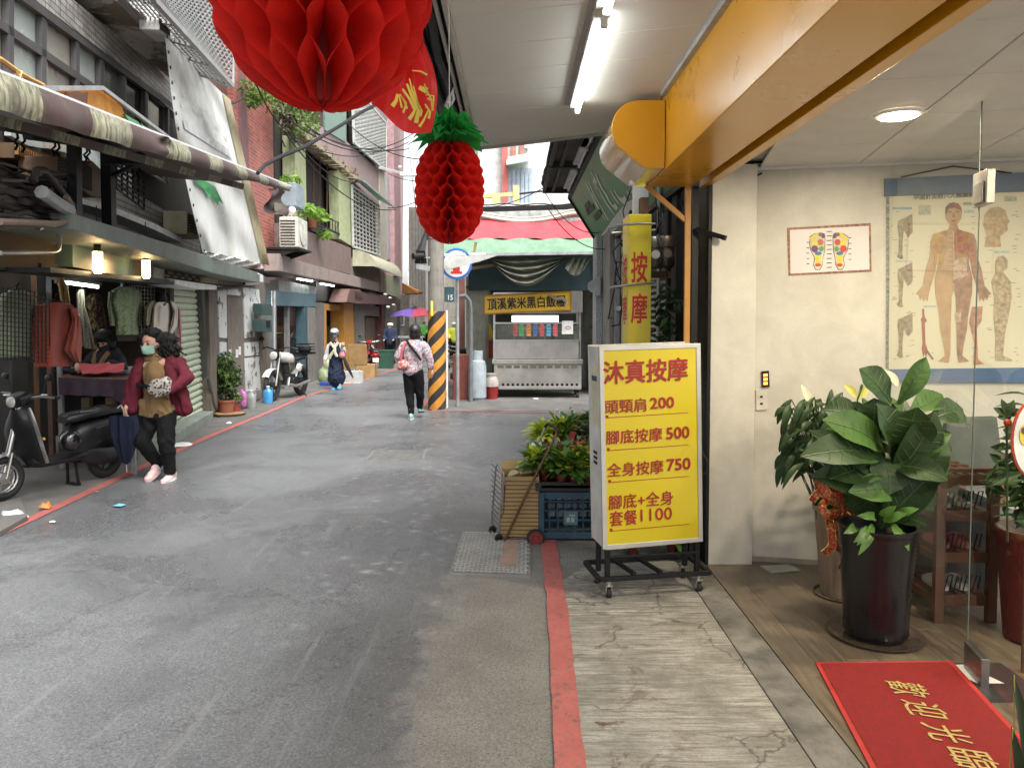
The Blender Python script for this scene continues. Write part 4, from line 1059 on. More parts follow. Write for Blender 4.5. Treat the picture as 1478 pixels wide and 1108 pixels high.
# things round the cart
p=G(689,579);t=thing('gas_cylinder','grey gas cylinder standing left of the food cart','gas cylinder',p)
gc=M('gas_grey',(.33,.37,.4),.5,dirt=.2)
mb=MB();r=13/F*p.y;mb.lathe([(r*.8,0),(r*.85,.06),(r,.08),(r*1.0,.68),(r*.85,.78),(r*.4,.82),(0,.82)],p,20);mb.build('tank',gc,t,smooth=True)
mb=MB();mb.lathe([(r*.62,.8),(r*.62,.98),(r*.56,.98),(r*.56,.8)],p,16);mb.cyl(p+V((0,0,.8)),p+V((0,0,.92)),.04);mb.build('valve_collar',gc,t,smooth=True)
p=G(710,577);t=thing('red_bucket','dark red bucket with a plastic bag liner beside the gas cylinder','bucket',p)
mb=MB();mb.lathe([(.11,0),(.135,.33),(.14,.35),(.12,.34),(.1,.02),(0,.02)],p,18);mb.build('pail',M('bucket_red',(.25,.02,.02),.4),t,smooth=True)
mb=MB();mb.lathe([(.141,.27),(.143,.36),(.1,.46),(.12,.52),(.06,.48),(0,.45)],p,14);mb.build('bag_liner',thin('milky',(.6,.55,.5),.4,.3),t,smooth=True)
p=P_(706,560,16.2);t=thing('red_apron','red apron and yellow cloth hung on the wall behind the gas cylinder','cloth',(p.x,16.2,1.2))
mb=MB();mb.panel(Plane((0,16.15,0),(0,-1,0)),[(697,492),(714,491),(714,515),(704,518),(698,510)],0,.06);mb.build('red_cloth',thin('cl_red',(.45,.05,.03),.2),t,bevel=.02)
mb=MB();mb.panel(Plane((0,16.12,0),(0,-1,0)),[(699,470),(708,466),(712,488),(702,492)],0,.07);mb.build('yellow_cloth',thin('cl_yel',(.6,.42,.03),.2),t,bevel=.02)
# box and clutter at right rear
t=thing('cardboard_stack','brown carton pile inside the stall at the right of the cart','carton',(P_(862,560,16.5).x,16.5,0))
mb=MB();p=P_(862,560,16.5);mb.box((p.x+.1,16.6,.5),(.6,.5,1.0));mb.build('carton',M('carton',(.34,.22,.11),.8),t)
# person behind the stall, seen as dark back
# ---------------------------------------------------------------- utility pole with hazard stripes
pb=G(631,590);t=thing('utility_pole','grey concrete utility pole with slanting black and orange stripes at its foot','utility pole',pb)
mb=MB();r0=12.3/F*pb.y;mb.cyl(pb,pb+V((-.03,0,9)),r0,r0*.78,24);mb.build('pole_shaft',M('pole_concrete',(.24,.22,.19),.85,streak=.4,dirt=.25,bmp=.5,bs=40),t,smooth=True)
hz=MB();zt2=P_(631,449,pb.y).z
m_or=M('hazard_orange',(.6,.25,.03),.6,dirt=.2,ds=8,dcol=(.28,.16,.06),bmp=.4);m_bk=M('hazard_black',(.03,.03,.028),.65,var=.4)
n_a,n_z=36,96;per=.34
vs=[];fs=[];mi=[]
for k in range(n_z+1):
    z=zt2*k/n_z
    for i in range(n_a):
        a=2*math.pi*i/n_a;vs.append(pb+V((math.cos(a)*(r0+.008),math.sin(a)*(r0+.008),z)))
bm_v=vs
for nm,mm,ph in(('orange_band',m_or,0),('black_band',m_bk,1)):
    q=MB();f2=[]
    for k in range(int(zt2/(per/2))*2+12):
        pass
    cnt=0;NS=48
    # helical ribbon following the wrapped paint: slanting up to the right as seen from the street
    for turn in range(-3,12):
        vs=[];ffs=[]
        for i in range(NS+1):
            a=-math.pi+2*math.pi*i/NS      # angle round the pole, front = -pi/2
            zc0=turn*per+ph*per/2+(a+math.pi/2)*(.21/(math.pi/1.7))*1.35
            lo=max(0,min(zt2,zc0));hi=max(0,min(zt2,zc0+per/2))
            vs+=[pb+V((math.cos(a)*(r0+.009),math.sin(a)*(r0+.009),lo)),pb+V((math.cos(a)*(r0+.009),math.sin(a)*(r0+.009),hi))]
        for i in range(NS):
            if(vs[2*i]-vs[2*i+1]).length>1e-4 or(vs[2*i+2]-vs[2*i+3]).length>1e-4:ffs.append((2*i,2*i+2,2*i+3,2*i+1))
        if ffs:q.add(vs,ffs)
    q.build(nm,mm,t,smooth=True)
mb=MB();p=P_(621,445,pb.y-.2);mb.box(p+V((.03,0,0)),(.04,.03,.26));mb.build('yellow_plate',M('plate_yellow',(.75,.6,.1),.5),t)
mb=MB()
for z in(3.0,3.06):mb.tube([pb+V((math.cos(a*.7)*(r0+.004),math.sin(a*.7)*(r0+.004),z))for a in range(9)],.008,5,closed=True)
mb.build('strap',steel,t)
cc=thing('security_camera','dark round security camera on a bracket left of the utility pole','camera',P_(600,370,13.1))
mb=MB();p=P_(596,370,13.0);mb.cyl(p,p+V((.16,.12,.02)),.055,n=14);mb.build('barrel',darkm,cc,smooth=True)
mb=MB();mb.beam(P_(600,384,13.1),P_(620,388,13.2),.05,.09);mb.beam(p+V((.1,.1,0)),P_(620,372,13.2),.03);mb.build('bracket',galv,cc)
mb=MB()
for k in range(6):mb.tube([P_(600+k*3,380,13.2),P_(602+k*2,362,13.1),P_(610+k,345,13.2),P_(617,325+k*4,13.3)],.018,5)
o=mb.build('cable_bundle',rubber,cc,smooth=True)
# round white sign with blue ring, red hydrant
hs_=thing('hydrant_sign','round white sign with blue ring and red hydrant on a pipe post','sign',G(660,588))
Ys=13.6;c=P_(659,381,Ys);r_=22.5/F*Ys
mb=MB();mb.lathe([(0,0),(r_,0),(r_,.02),(0,.02)],c,32,M=Matrix.Rotation(R(90),3,'X'));mb.build('blue_rim',M('sign_blue',(.03,.13,.5),.4),hs_)
mb=MB();mb.lathe([(0,0),(r_*.84,0),(r_*.84,.004),(0,.004)],c-V((0,.022,0)),32,M=Matrix.Rotation(R(90),3,'X'));mb.build('white_disc',whitep,hs_)
def sp_(pts,name,m):
    mb=MB();mb.prism([c+V((x*r_,-.03,z*r_))for x,z in pts],(0,.004,0));mb.build(name,m,hs_)
sp_([(-.36,-.62),(.36,-.62),(.36,-.48),(.22,-.48),(.22,.1),(.32,.1),(.32,.22),(.18,.28),(.1,.45),(.1,.6),(-.1,.6),(-.1,.45),(-.18,.28),(-.32,.22),(-.32,.1),(-.22,.1),(-.22,-.48),(-.36,-.48)],'hydrant_mark',M('sign_red3',(.6,.03,.03),.5))
sp_([(.22,-.1),(.42,-.1),(.42,.04),(.22,.04)],'hydrant_nozzle',MATS['sign_red3'])
mb=MB();pp=G(660,588);mb.cyl((pp.x,Ys+.04,0),(pp.x,Ys+.04,c.z),.032,n=12);mb.build('post',galv,hs_,smooth=True)
t=thing('bent_pipe','grey curved pipe rising beside the hydrant sign post','pipe',(pp.x+.25,14.6,0))
mb=MB();q=P_(662,428,14.2);mb.tube([q,q+V((.12,0,.02)),q+V((.2,.05,-.08)),q+V((.22,.1,-.3)),(q.x+.22,14.3,0)],.04,8);mb.build('pipe',M('pipe_dkgrey',(.16,.17,.18),.6),t,smooth=True)
t=thing('lane_number_plate','dark green plate reading 15 below the round sign','plate',P_(647,424,13.5))
mb=MB();mb.panel(Plane((0,13.5,0),(0,-1,0)),[(640,414),(656,414),(656,436),(640,436)],0,.02);mb.build('plate',M('plate_teal',(.04,.09,.1),.5),t)
lettering('lettering','15',whitep,t,P_(647,433,13.47),(1,0,0),(0,0,1),(.08,.09),.02)
mb=MB();t=thing('thin_post','thin white post right beside the striped pole','post',G(645,589));p=G(645,589);mb.cyl(p,p+V((0,0,1.75)),.022,n=10);mb.build('post',whitep,t,smooth=True)
# ---------------------------------------------------------------- far buildings over the lane and at the end of the street
def bldg(name,label,box,m,y=None,win=(),rails=(),extra=None):
    """box = (left px, top px, right px) sighted at distance y"""
    l,tp,r=box;A=P_(l,tp,y);B=P_(r,tp,y)
    t=thing(name,label,'building',((A.x+B.x)/2,y,0));mb=MB();mb.b2((A.x,y,0),(B.x,y+6,A.z));mb.build('wall',m,t)
    for(a,b,c_,d)in win:
        q0=P_(a,b,y);q1=P_(c_,d,y)
        mb=MB();s_=.06
        mb.b2((q0.x,y-.05,q1.z),(q0.x+s_,y+.01,q0.z));mb.b2((q1.x-s_,y-.05,q1.z),(q1.x,y+.01,q0.z));mb.b2((q0.x+s_,y-.05,q0.z-s_),(q1.x-s_,y+.01,q0.z));mb.b2((q0.x+s_,y-.05,q1.z),(q1.x-s_,y+.01,q1.z+s_))
        wf_=mb.build('window',whitep,t)
        mb=MB();mb.b2((q0.x+s_,y-.015,q1.z+s_),(q1.x-s_,y+.004,q0.z-s_));mb.build('pane',M('pane_blue',(.2,.25,.28),.15,var=.4),wf_)
    return t
ltw=M('far_white',(.68,.68,.66),.7,dirt=.15,streak=.2)
t=bldg('far_apartment','pale far apartment block with blue grey shutter and red pillar above the stall',(690,60,900),ltw,27,win=((737,212,747,232),(752,212,764,230)))
mb=MB();a,b=P_(725,150,26.9),P_(733,300,26.9);mb.b2((a.x,26.6,0),(b.x,26.95,a.z+3));mb.build('red_pillar',M('far_red',(.5,.12,.1),.7),t)
mb=MB();a,b=P_(733,243,26.9),P_(766,298,26.9)
k=a.x
while k<b.x:mb.b2((k,26.85,b.z-2),(k+.13,26.93-.02,a.z));k+=.15
mb.build('shutter',M('far_shutter',(.35,.42,.5),.6),t)
mb=MB();a,b=P_(731,228,26.4),P_(767,240,26.4);mb.prism([(a.x,26.9,a.z+.1),(b.x,26.9,a.z+.25),(b.x,26.2,b.z+.15),(a.x,26.2,b.z)],(0,0,.04));mb.build('green_canopy',M('far_green',(.35,.55,.42),.6),t)
for l,r in((738,745),(750,757)):
    mb=MB();a,b=P_(l,190,26.9),P_(r,228,26.9);mb.b2((a.x,26.85,b.z),(b.x,26.95,a.z));mb.build('curtain_strip',M('far_brick',(.35,.16,.12),.7),t)
t=bldg('far_block','pale yellowish far block behind the green lantern crown',(640,30,722),M('far_cream',(.62,.6,.5),.7,dirt=.2,streak=.3),33,win=((700,240,711,262),(702,275,714,292),(650,200,668,226),(650,250,668,276),(676,240,690,262)))
mb=MB()
for py in(268,232,196):
    a,b=P_(694,py,32),P_(724,py+4,32);mb.b2((a.x,31.8,b.z),(b.x,33,a.z))
mb.build('balcony_slab',conc,t)
t=thing('yellow_boom','pale yellow horizontal bar with post above the parapet','bar',P_(720,282,18))
mb=MB();mb.beam(P_(690,284,18),P_(749,280,18),.09,.09);mb.beam(P_(745,268,18),P_(745,294,18),.14,.14);mb.beam(P_(716,294,18),P_(716,282,18),.2,.16);mb.build('bar',M('pale_yellow',(.62,.52,.22),.6),t)
mb=MB();mb.beam(P_(749,280,18),P_(850,268,18),.04,.04);mb.build('rod',darkm,t)
# low buildings along the right side beyond the pole
t=thing('right_row_house','shaded row house beyond the stall along the right of the street','building',(0,22,0))
mb=MB();mb.b2((-.95,19.2,0),(3,32,3.7));mb.build('wall',M('rowhouse',(.2,.19,.17),.8,dirt=.4),t)
mb=MB();mb.b2((-1.25,17.4,0),(-1.1,17.6,3.0));mb.build('post',M('rust_post',(.2,.08,.06),.7),t)
# end of the street
e1=bldg('street_end_block','tall grey white block closing the far end of the street',(588,318,640),M('end_grey',(.5,.5,.48),.7,dirt=.2),62,win=tuple((590+i*7,382+j*12,594+i*7,390+j*12)for i in range(4)for j in range(3)))
e2=bldg('street_end_shops','low market shops under the parasol at the street end',(560,425,700),M('end_shops',(.2,.19,.17),.7,dirt=.3),46,win=((606,447,616,470),(570,452,584,470)))
mb=MB();a,b=P_(618,432,45),P_(605,470,45);mb.b2((b.x,45,b.z),(a.x,45.3,a.z));mb.build('bright_shopfront',emis('shop_glow',(1,.93,.8),1.0),e2)
e3=bldg('corrugated_tower','narrow ribbed metal clad building against the white sky behind the pole',(590,299,612),M('ribbed',(.42,.4,.36),.6,streak=.3),40)
mb=MB();x=P_(590,300,40).x;n_=0
while x<P_(612,300,40).x:mb.b2((x,39.9,2),(x+.07,40,P_(600,299,40).z));x+=.16;n_+=1
o=mb.build('rib',M('ribbed2',(.3,.28,.25),.6),e3)
# parasols
def parasol(name,label,c,r,h,cols,tilt=0):
    t=thing(name,label,'parasol',c);n=8
    for i in range(n):
        mb=MB();a0,a1=2*math.pi*i/n,2*math.pi*(i+1)/n
        top=V(c)+V((0,0,h+r*.34));p0=V(c)+V((math.cos(a0)*r,math.sin(a0)*r,h));p1=V(c)+V((math.cos(a1)*r,math.sin(a1)*r,h))
        m_=(p0+p1)/2+V((0,0,.06));f0=(top+p0)/2+V((0,0,r*.05));f1=(top+p1)/2+V((0,0,r*.05))
        mb.add([top,f0,f1,p0,m_,p1],[(0,1,2),(1,3,4,2),(2,4,5)]);mb.build('canopy_gore',cols[i%len(cols)],t,smooth=True,normals=False)
    mb=MB();mb.cyl(c,V(c)+V((0,0,h+r*.36)),.03,n=8);mb.build('pole',galv,t)
p=P_(600,458,33);rr=44/F*33
parasol('parasol','purple and pink market parasol in front of the far shops',(p.x,33,0),rr,P_(600,457.5,33).z,[thin('para_pink',(.62,.1,.16),.3),MATS['para_pink'],MATS['para_pink'],thin('para_purple',(.25,.15,.55),.3),MATS['para_purple'],MATS['para_purple'],MATS['para_pink'],MATS['para_pink']])
t=thing('orange_awning','small orange brown awning on the left row far down the street','awning',P_(590,425,33))
mb=MB();mb.prism([P_(580,408,33),P_(604,420,32),P_(603,423,32),P_(580,424,33)],(0,1.5,0));mb.build('canvas',M('orange_cv',(.4,.18,.05),.7),t)
# ================================================================= LEFT SIDE, near: old walk-up with clothes stall and roller shutter
bA=thing('walkup_building','old tiled walk-up with wide upstairs windows over the clothes stall and shutter','building',(-4.4,9,0))
def pan(name,pl,pts,m,par,d0=0,d1=.03,bevel=0,kind=None,smooth=False):
    mb=MB();mb.panel(pl,pts,d0,d1);o=mb.build(name,m,par,bevel=bevel,smooth=smooth)
    if kind:o['kind']=kind
    return o
def lerp2(q,u,v):
    (ax,ay),(bx,by),(cx_,cy_),(dx,dy)=q     # tl, tr, br, bl
    return((1-v)*((1-u)*ax+u*bx)+v*((1-u)*dx+u*cx_),(1-v)*((1-u)*ay+u*by)+v*((1-u)*dy+u*cy_))
def lattice(name,pl,q,nu,nv,w,m,par,d=0.0,diag=False,frame=None,stuff=True):
    mb=MB()
    def P(u,v):x,y=lerp2(q,u,v);return pl.pt(x,y,d)
    if diag:
        k=nu+nv
        for i in range(-nv,nu+1):
            a=(i/nu,0.0);
            for sgn in(1,-1):
                # lines u = (i + sgn*t)/nu , v = t/nv
                pts=[]
                for t in range(nv+1):
                    u=(i+t)/nu if sgn>0 else(i+nv-t)/nu
                    if-1e-6<=u<=1+1e-6:pts.append(P(u,t/nv))
                if len(pts)>1:mb.beam(pts[0],pts[-1],w,w,up=pl.n)
    else:
        for i in range(nu+1):mb.beam(P(i/nu,0),P(i/nu,1),w,w,up=pl.n)
        for j in range(nv+1):mb.beam(P(0,j/nv),P(1,j/nv),w,w,up=pl.n)
    if frame:
        for a,b in(((0,0),(1,0)),((1,0),(1,1)),((1,1),(0,1)),((0,1),(0,0))):mb.beam(P(*a),P(*b),frame,frame,up=pl.n)
    o=mb.build(name,m,par)
    if stuff:o['kind']='stuff'
    return o
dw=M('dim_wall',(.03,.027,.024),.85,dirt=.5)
tileA=tiles('white_tile',(.42,.4,.37),(.1,.09,.08),.2,.06,streak=.55,ms=.09)
tileG=tiles('grey_tile',(.34,.33,.31),(.07,.065,.06),.23,.065,streak=.5,ms=.1)
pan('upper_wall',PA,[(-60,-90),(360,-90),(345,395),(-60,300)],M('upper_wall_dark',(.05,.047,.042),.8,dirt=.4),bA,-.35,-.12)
pan('tile_band',PA,[(-60,-130),(50,0),(225,139),(262,172),(262,128),(220,92),(106,0),(-20,-130)],tileA,bA,-.1,.04)
# the band's bricks near the camera, one course after another
wf_m=M('dark_frame',(.09,.085,.085),.5,.2,streak=.2)
bays=[(-16,10,0),(13,55,1),(64,107,2),(110,141,1),(147,173,3),(179,206,4),(211,238,4)]
topy=lambda x:.721*x-25.5
trn=lambda x:37+.672*x
boty=lambda x:106+.62*x
pg=[M('pane_curtain',(.33,.31,.26),.35,var=.1),M('pane_frost',(.44,.49,.46),.25,var=.08,vs=3,bmp=.3,bs=90),M('pane_beige',(.35,.325,.27),.3,var=.1),M('pane_grey',(.16,.18,.17),.2,var=.2),M('pane_dark',(.045,.045,.045),.12,var=.3)]
for k,(a,b,c)in enumerate(bays):
    if b<142:
        q1=[(a,topy(a)),(b,topy(b)),(b,trn(b)-3),(a,trn(a)-3)];q2=[(a,trn(a)+3),(b,trn(b)+3),(b,boty(b)),(a,boty(a))]
        qs=[q1,q2]
    else:qs=[[(a,topy(a)),(b,topy(b)),(b,boty(b)+10),(a,boty(a)+10)]]
    for q in qs:
        mb=MB();P4=[PA.pt(x,y,-.02)for x,y in q]
        for i in range(4):mb.beam(P4[i],P4[(i+1)%4],.035,.04,up=PA.n)
        w_=mb.build('window',M('alu_dull',(.3,.3,.29),.4,.6),bA)
        pan('pane',PA,q,pg[c],w_,-.05,-.035)
mb=MB()
for x in(11.5,59.5,108.5,144,176,208.5,241):
    mb.beam(PA.pt(x,topy(x)-3,.0),PA.pt(x,boty(x)+8,.0),.085,.05,up=PA.n)
mb.beam(PA.pt(-16,trn(-16),.0),PA.pt(141,trn(141),.0),.07,.05,up=PA.n);mb.beam(PA.pt(-20,topy(-20)-1,.01),PA.pt(262,topy(262)+2,.01),.08,.06,up=PA.n)
mb.build('window_mullion',wf_m,bA)['kind']='stuff'
# soffit with flaking paint and the balcony cage above the street
def soffit():
    m,nt,N,L,P=_nt('flaking_soffit');co=coord(N,L);a=noise(N,L,co,1.6,9,.68,.5)
    base=mixc(N,L,ramp(N,L,a,.48,.54),(.5,.47,.42),(.2,.17,.125));base=mixc(N,L,ramp(N,L,noise(N,L,co,6,8,.7),.58,.66,0,.7),base,(.07,.06,.045))
    L.new(base,P.inputs['Base Color']);P.inputs['Roughness'].default_value=.85;L.new(bump(N,L,a,.6,.03),P.inputs['Normal']);return m
zs=PA.pt(220,92,.04).z
def atz(px,py):return G(px,py,zs)
mb=MB();mb.prism([atz(60,-40),atz(106,0),atz(220,92),atz(262,127),atz(258,92),atz(232,52),atz(165,2),atz(130,-30)],(0,0,.12));mb.build('soffit',soffit(),bA)
mb=MB();mb.prism([atz(165,0),atz(232,50),atz(258,90),atz(262,84),atz(240,46),atz(178,0)],(0,0,.1));mb.build('soffit_edge',whitep,bA)
cg=thing('balcony_cage','grey steel lattice balcony cage jutting over the street high on the left','balcony cage',(-3.6,9,5))
cagem=M('cage_paint',(.36,.36,.35),.5,.3,dirt=.2)
PC=PA.off(.95)
lattice('cage_front',PC,[(205,-40),(330,-50),(335,124),(262,46)][0:1]+[(338,-50),(335,124),(222,0)],26,17,.018,cagem,cg,diag=True,frame=.05)
q=[atz(172,-4),atz(222,-4),atz(334,124),atz(262,96)]
mb=MB()
def L4(q,u,v):return(q[0]*(1-u)+q[1]*u)*(1-v)+(q[3]*(1-u)+q[2]*u)*v
for i in range(9):mb.beam(L4(q,i/8,0),L4(q,i/8,1),.015)
for i in range(26):mb.beam(L4(q,0,i/25),L4(q,1,i/25),.012)
for i in(0,6,12,18,25):mb.beam(L4(q,0,i/25),L4(q,1,i/25),.05)
mb.beam(q[1],q[2],.06);mb.beam(q[0],q[3],.06)
o=mb.build('cage_floor',cagem,cg);o['kind']='stuff'
t=thing('caged_air_conditioner','white air conditioner box standing inside the balcony cage','air conditioner',PA.pt(255,50,.5))
mb=MB();PQ=PA.off(.55);mb.panel(PQ,[(228,8),(250,25),(252,62),(230,44)],-.2,0);mb.build('casing',whitep,t,bevel=.01)
lattice('fan_grille',PQ,[(230,14),(243,24),(245,52),(232,42)],7,7,.01,darkm,t,.01)
# orange pull-out awning behind the striped one
oa=thing('orange_awning','small orange folding awning under the upstairs windows','awning',PA.pt(120,140,.5))
orm=thin('orange_canvas',(.72,.33,.04),.3,.6)
PO=PA.off(.7)
mb=MB();mb.panel(PO,[(60,130),(147,129),(176,155),(182,170),(190,184),(150,172),(120,160),(80,142)],-.02,0);mb.build('canvas',orm,oa)
mb=MB();mb.panel(PO,[(180,165),(200,176),(205,188),(194,186)],0.01,.03);mb.panel(PO,[(203,178),(232,198),(212,192)],.01,.03);mb.build('canvas_end',M('canvas_green',(.12,.36,.16),.7),oa)
mb=MB();mb.beam(PO.pt(46,128,.03),PO.pt(147,127,.03),.03);mb.beam(PO.pt(147,127,.03),PO.pt(262,213,.03),.03);mb.build('awning_bar',galv,oa)
mb=MB();mb.panel(PO,[(100,133),(127,134),(126,152),(101,142)],.03,.06);mb.build('rust_bracket',M('rusty_plate',(.12,.05,.035),.7),oa)
t=thing('yellow_conduit','bent pale yellow conduit with tied hose by the left windows','conduit',PA.pt(30,100,.3))
mb=MB();mb.tube([PA.pt(x,y,.3)for x,y in((-20,78),(0,86),(25,104),(40,113),(62,124))],.022,7);mb.tube([PA.pt(x,y,.32)for x,y in((24,100),(27,116),(31,104),(33,118),(29,108))],.012,5);mb.build('conduit_pipe',M('conduit_yellow',(.5,.3,.1),.6),t,smooth=True)
# striped awning
sa=thing('striped_awning','long mildewed brown and cream striped awning rolled along its front bar','awning',(-2.9,6.5,3.1))
pa0,pa1=AX(-40,92,-2.93),AX(418,270,-2.78)
LA=(pa1-pa0);Ln=LA.length
mb=MB();mb.cyl(pa0,pa1,.026,n=12);mb.build('front_bar',M('awning_bar_white',(.6,.6,.6),.35,.5),sa,smooth=True)
def stripe_mat(nm,c,dirt):
    m,nt,N,L,P=_nt(nm);co=coord(N,L);v=noise(N,L,coord(N,L,(26,26,.8)),1.6,5,.7);a=noise(N,L,co,5,6,.7)
    base=mixc(N,L,ramp(N,L,v,.4,.62,0,dirt),c,(.06,.05,.035));base=mixc(N,L,ramp(N,L,a,.5,.65,0,dirt),base,(.09,.085,.05))
    L.new(base,P.inputs['Base Color']);P.inputs['Roughness'].default_value=.5;L.new(bump(N,L,v,.25,.01),P.inputs['Normal']);return m
brn=stripe_mat('stripe_brown',(.07,.036,.034),.6);crm=stripe_mat('stripe_cream',(.33,.315,.21),.85)
bands=[-40,3,48,92,137,172,205,234,262,288,314,340,372,400]
def hang(u,v):       # u along bar 0..1 , v 0..1 down
    p=pa0+LA*u;drop=(.225-.15*u)
    g=max(0,1-abs(u*Ln-2.05)/.16)
    w_=.02*math.sin(u*60)*v+.035*math.sin(v*9)*g
    return p+V((.03+.035*math.sin(v*2.6)+w_,0,-drop*v+.05*g*math.sin(v*3.14)))
for i in range(len(bands)-1):
    u0=(bands[i]+40)/458;u1=(bands[i+1]+40)/458
    mb=MB();mb.grid(lambda u,v:hang(u0+(u1-u0)*u,v),14,10);mb.build('canvas_stripe',[crm,brn][i%2]if i not in(4,)else crm,sa,smooth=True,normals=False)
# second, inner valance hanging lower (its stripes seen from below)
for i in range(14):
    u0=.02+i*.058;u1=u0+.058
    def inner(u,v):p=pa0+LA*(u0+(u1-u0)*u);return p+V((-.22-.02*v,0,-.17+.11*(u0+(u1-u0)*u)-.065*v))
    mb=MB();mb.grid(inner,3,2);mb.build('inner_valance',[crm,brn][(i+1)%2],sa,normals=False)
# tail end of the canvas hanging loose
mb=MB()
def tail(u,v):p=AX(386+24*u,272+36*v+4*u,-2.78);return p+V((.05*math.sin(v*6+u*3),.04*math.sin(u*8),0))
mb.grid(tail,8,10);mb.build('loose_tail',brn,sa,smooth=True,normals=False)
mb=MB();mb.grid(lambda u,v:AX(396+16*u,292+12*v+3*u,-2.76),3,3);mb.build('loose_tail',crm,sa,normals=False)
# canvas top running back to the wall
mb=MB()
def top(u,v):
    p=pa0+LA*(u*.86);qx=PA.pt(120,230,.1);back=V((-2.986-.16*(p.y+.4)+.12,p.y+.4,p.z+.12));return p.lerp(back,v)+V((0,0,-.05*math.sin(math.pi*v)))
mb.grid(top,10,6);mb.build('canvas_top',M('canvas_dark',(.09,.06,.055),.7),sa,smooth=True,normals=False)
# black support frame
t=thing('awning_frame','black steel posts and brackets carrying the striped awning','frame',PA.pt(107,300,.4))
PF=PA.off(.45)
mb=MB();mb.beam(PF.pt(107,192,0),PF.pt(108,318,0),.08,.08);mb.build('post',blackm,t)
mb=MB();mb.beam(PF.pt(155,200,0),PF.pt(158,335,0),.09,.09);mb.build('post',blackm,t)
mb=MB();mb.beam(PF.pt(40,194,.02),PF.pt(165,212,.02),.06,.07);mb.beam(PF.pt(0,182,.1),PF.pt(200,218,.1),.06,.05);mb.build('rail',blackm,t)
mb=MB();mb.beam(PF.pt(148,229,.05),PF.pt(206,229,.4),.07,.1);mb.beam(PF.pt(158,255,.0),PF.pt(200,236,.35),.03,.03);mb.build('bracket',blackm,t)
mb=MB()
rng=random.Random(8)
for(x,y)in((24,190),(34,194),(78,202),(84,205),(112,208),(124,210),(128,212),(192,232),(200,236)):
    mb.tube([PA.pt(x,y,.2),PA.pt(x+2,y+9,.2),PA.pt(x-3,y+14,.2),PA.pt(x+1,y+20,.2),PA.pt(x-2,y+26,.2)],.01,5)
mb.build('iron_scroll',blackm,t,smooth=True)['kind']='stuff'
# lower part of the first floor seen beneath the awning
pan('lower_pane',PA,[(16,184),(62,196),(62,214),(40,210),(16,196)],pg[1],bA,-.1,-.05)
pan('lower_pane',PA,[(70,199),(100,206),(100,222),(70,214)],pg[2],bA,-.1,-.05)
pan('lower_pane',PA,[(110,206),(149,214),(149,258),(110,240)],pg[1],bA,-.1,-.05)
pan('lower_pane',PA,[(166,234),(193,245),(193,278),(166,260)],pg[1],bA,-.1,-.05)
pan('lower_tile',PA,[(-40,250),(110,280),(160,262),(215,290),(285,330),(290,365),(107,312),(-40,265)],tileG,bA,-.12,-.03)
pan('timber_sill',PA,[(20,206),(76,226),(150,262),(150,285),(76,250),(20,228)],M('slat_brown',(.09,.045,.018),.6,streak=.5),bA,-.1,.02)
for i in range(16):
    x=27+i*3.2;y=209+i*1.45
    pan('timber_slat',PA,[(x,y),(x+1.6,y+.7),(x+1.6,y+15),(x,y+14)],M('slat_orange',(.24,.12,.035),.6),bA,.02,.05)
pan('grey_ledge',PA,[(110,284),(158,296),(222,322),(262,343),(262,350),(222,331),(158,305),(110,292)],galv,bA,0,.25)
lattice('window_grille',PA,[(168,232),(208,250),(208,302),(168,272)],5,6,.018,blackm,bA,.12)
for i,(q,lab)in enumerate((([(84,226),(110,230),(110,272),(84,262)],'dark louvred air conditioner between two black posts'),([(112,246),(133,232),(152,250),(152,286),(134,284),(112,270)],'brown boxed window air conditioner right of the black post'))):
    t=thing('window_air_conditioner',lab,'air conditioner',PA.pt(q[0][0],q[0][1],.2));pan('casing',PA,q,M('ac_brown',(.17,.095,.05),.6,dirt=.3),t,.0,.3,bevel=.01)
    if i==0:
        for k in range(8):pan('louvre',PA,[(86,231+k*4.4),(99,233+k*4.6),(99,235.3+k*4.6),(86,233.2+k*4.4)],blackm,t,.3,.315)
    else:pan('grille',PA,[(113,249),(120,234),(133,242),(133,276),(113,266)],M('ac_grille',(.07,.045,.04),.8,bmp=1,bs=200),t,.3,.31)
# cable tangle on the left
t=thing('cable_tangle','heavy tangle of dark cables and conduits above the hanging shirts','cables',PA.pt(50,300,.4));mb=MB();rng=random.Random(12)
for k in range(18):
    y0_=235+k*5;pts=[]
    for j in range(9):
        pts.append(PA.pt(-30+j*17,y0_+j*(2.5-k*.1)+rng.uniform(-4,4),.35+rng.uniform(-.1,.1)))
    mb.tube(pts,rng.uniform(.008,.03),6)
mb.tube([PA.pt(x,y,.45)for x,y in((48,262),(52,246),(64,246),(78,262),(90,278),(104,296),(106,308),(98,318),(70,324),(-30,322))],.028,8)
o=mb.build('cable',M('cable_grey',(.05,.042,.038),.6),t,smooth=True);o['kind']='stuff'
mb=MB();mb.tube([PA.pt(x,y,.5)for x,y in((95,284),(104,298),(107,310),(100,319),(80,323),(40,321),(0,320))],.022,8);mb.build('tan_hose',M('tan_hose',(.2,.14,.1),.6),t,smooth=True)
mb=MB();mb.tube([PA.pt(x,y,.5)for x,y in((60,277),(80,292),(100,304))],.05,8);mb.build('grey_duct',galv,t,smooth=True)
mb=MB();mb.tube([PA.pt(x,y,.3)for x,y in((85,326),(86,350),(84,360),(78,364),(0,365))],.018,8);mb.build('steel_conduit',steel,t,smooth=True)
pan('dark_backing',PA,[(-40,235),(107,270),(107,340),(70,392),(-40,388)],M('brown_dark',(.035,.02,.014),.8,dirt=.4),bA,-.1,-.02)
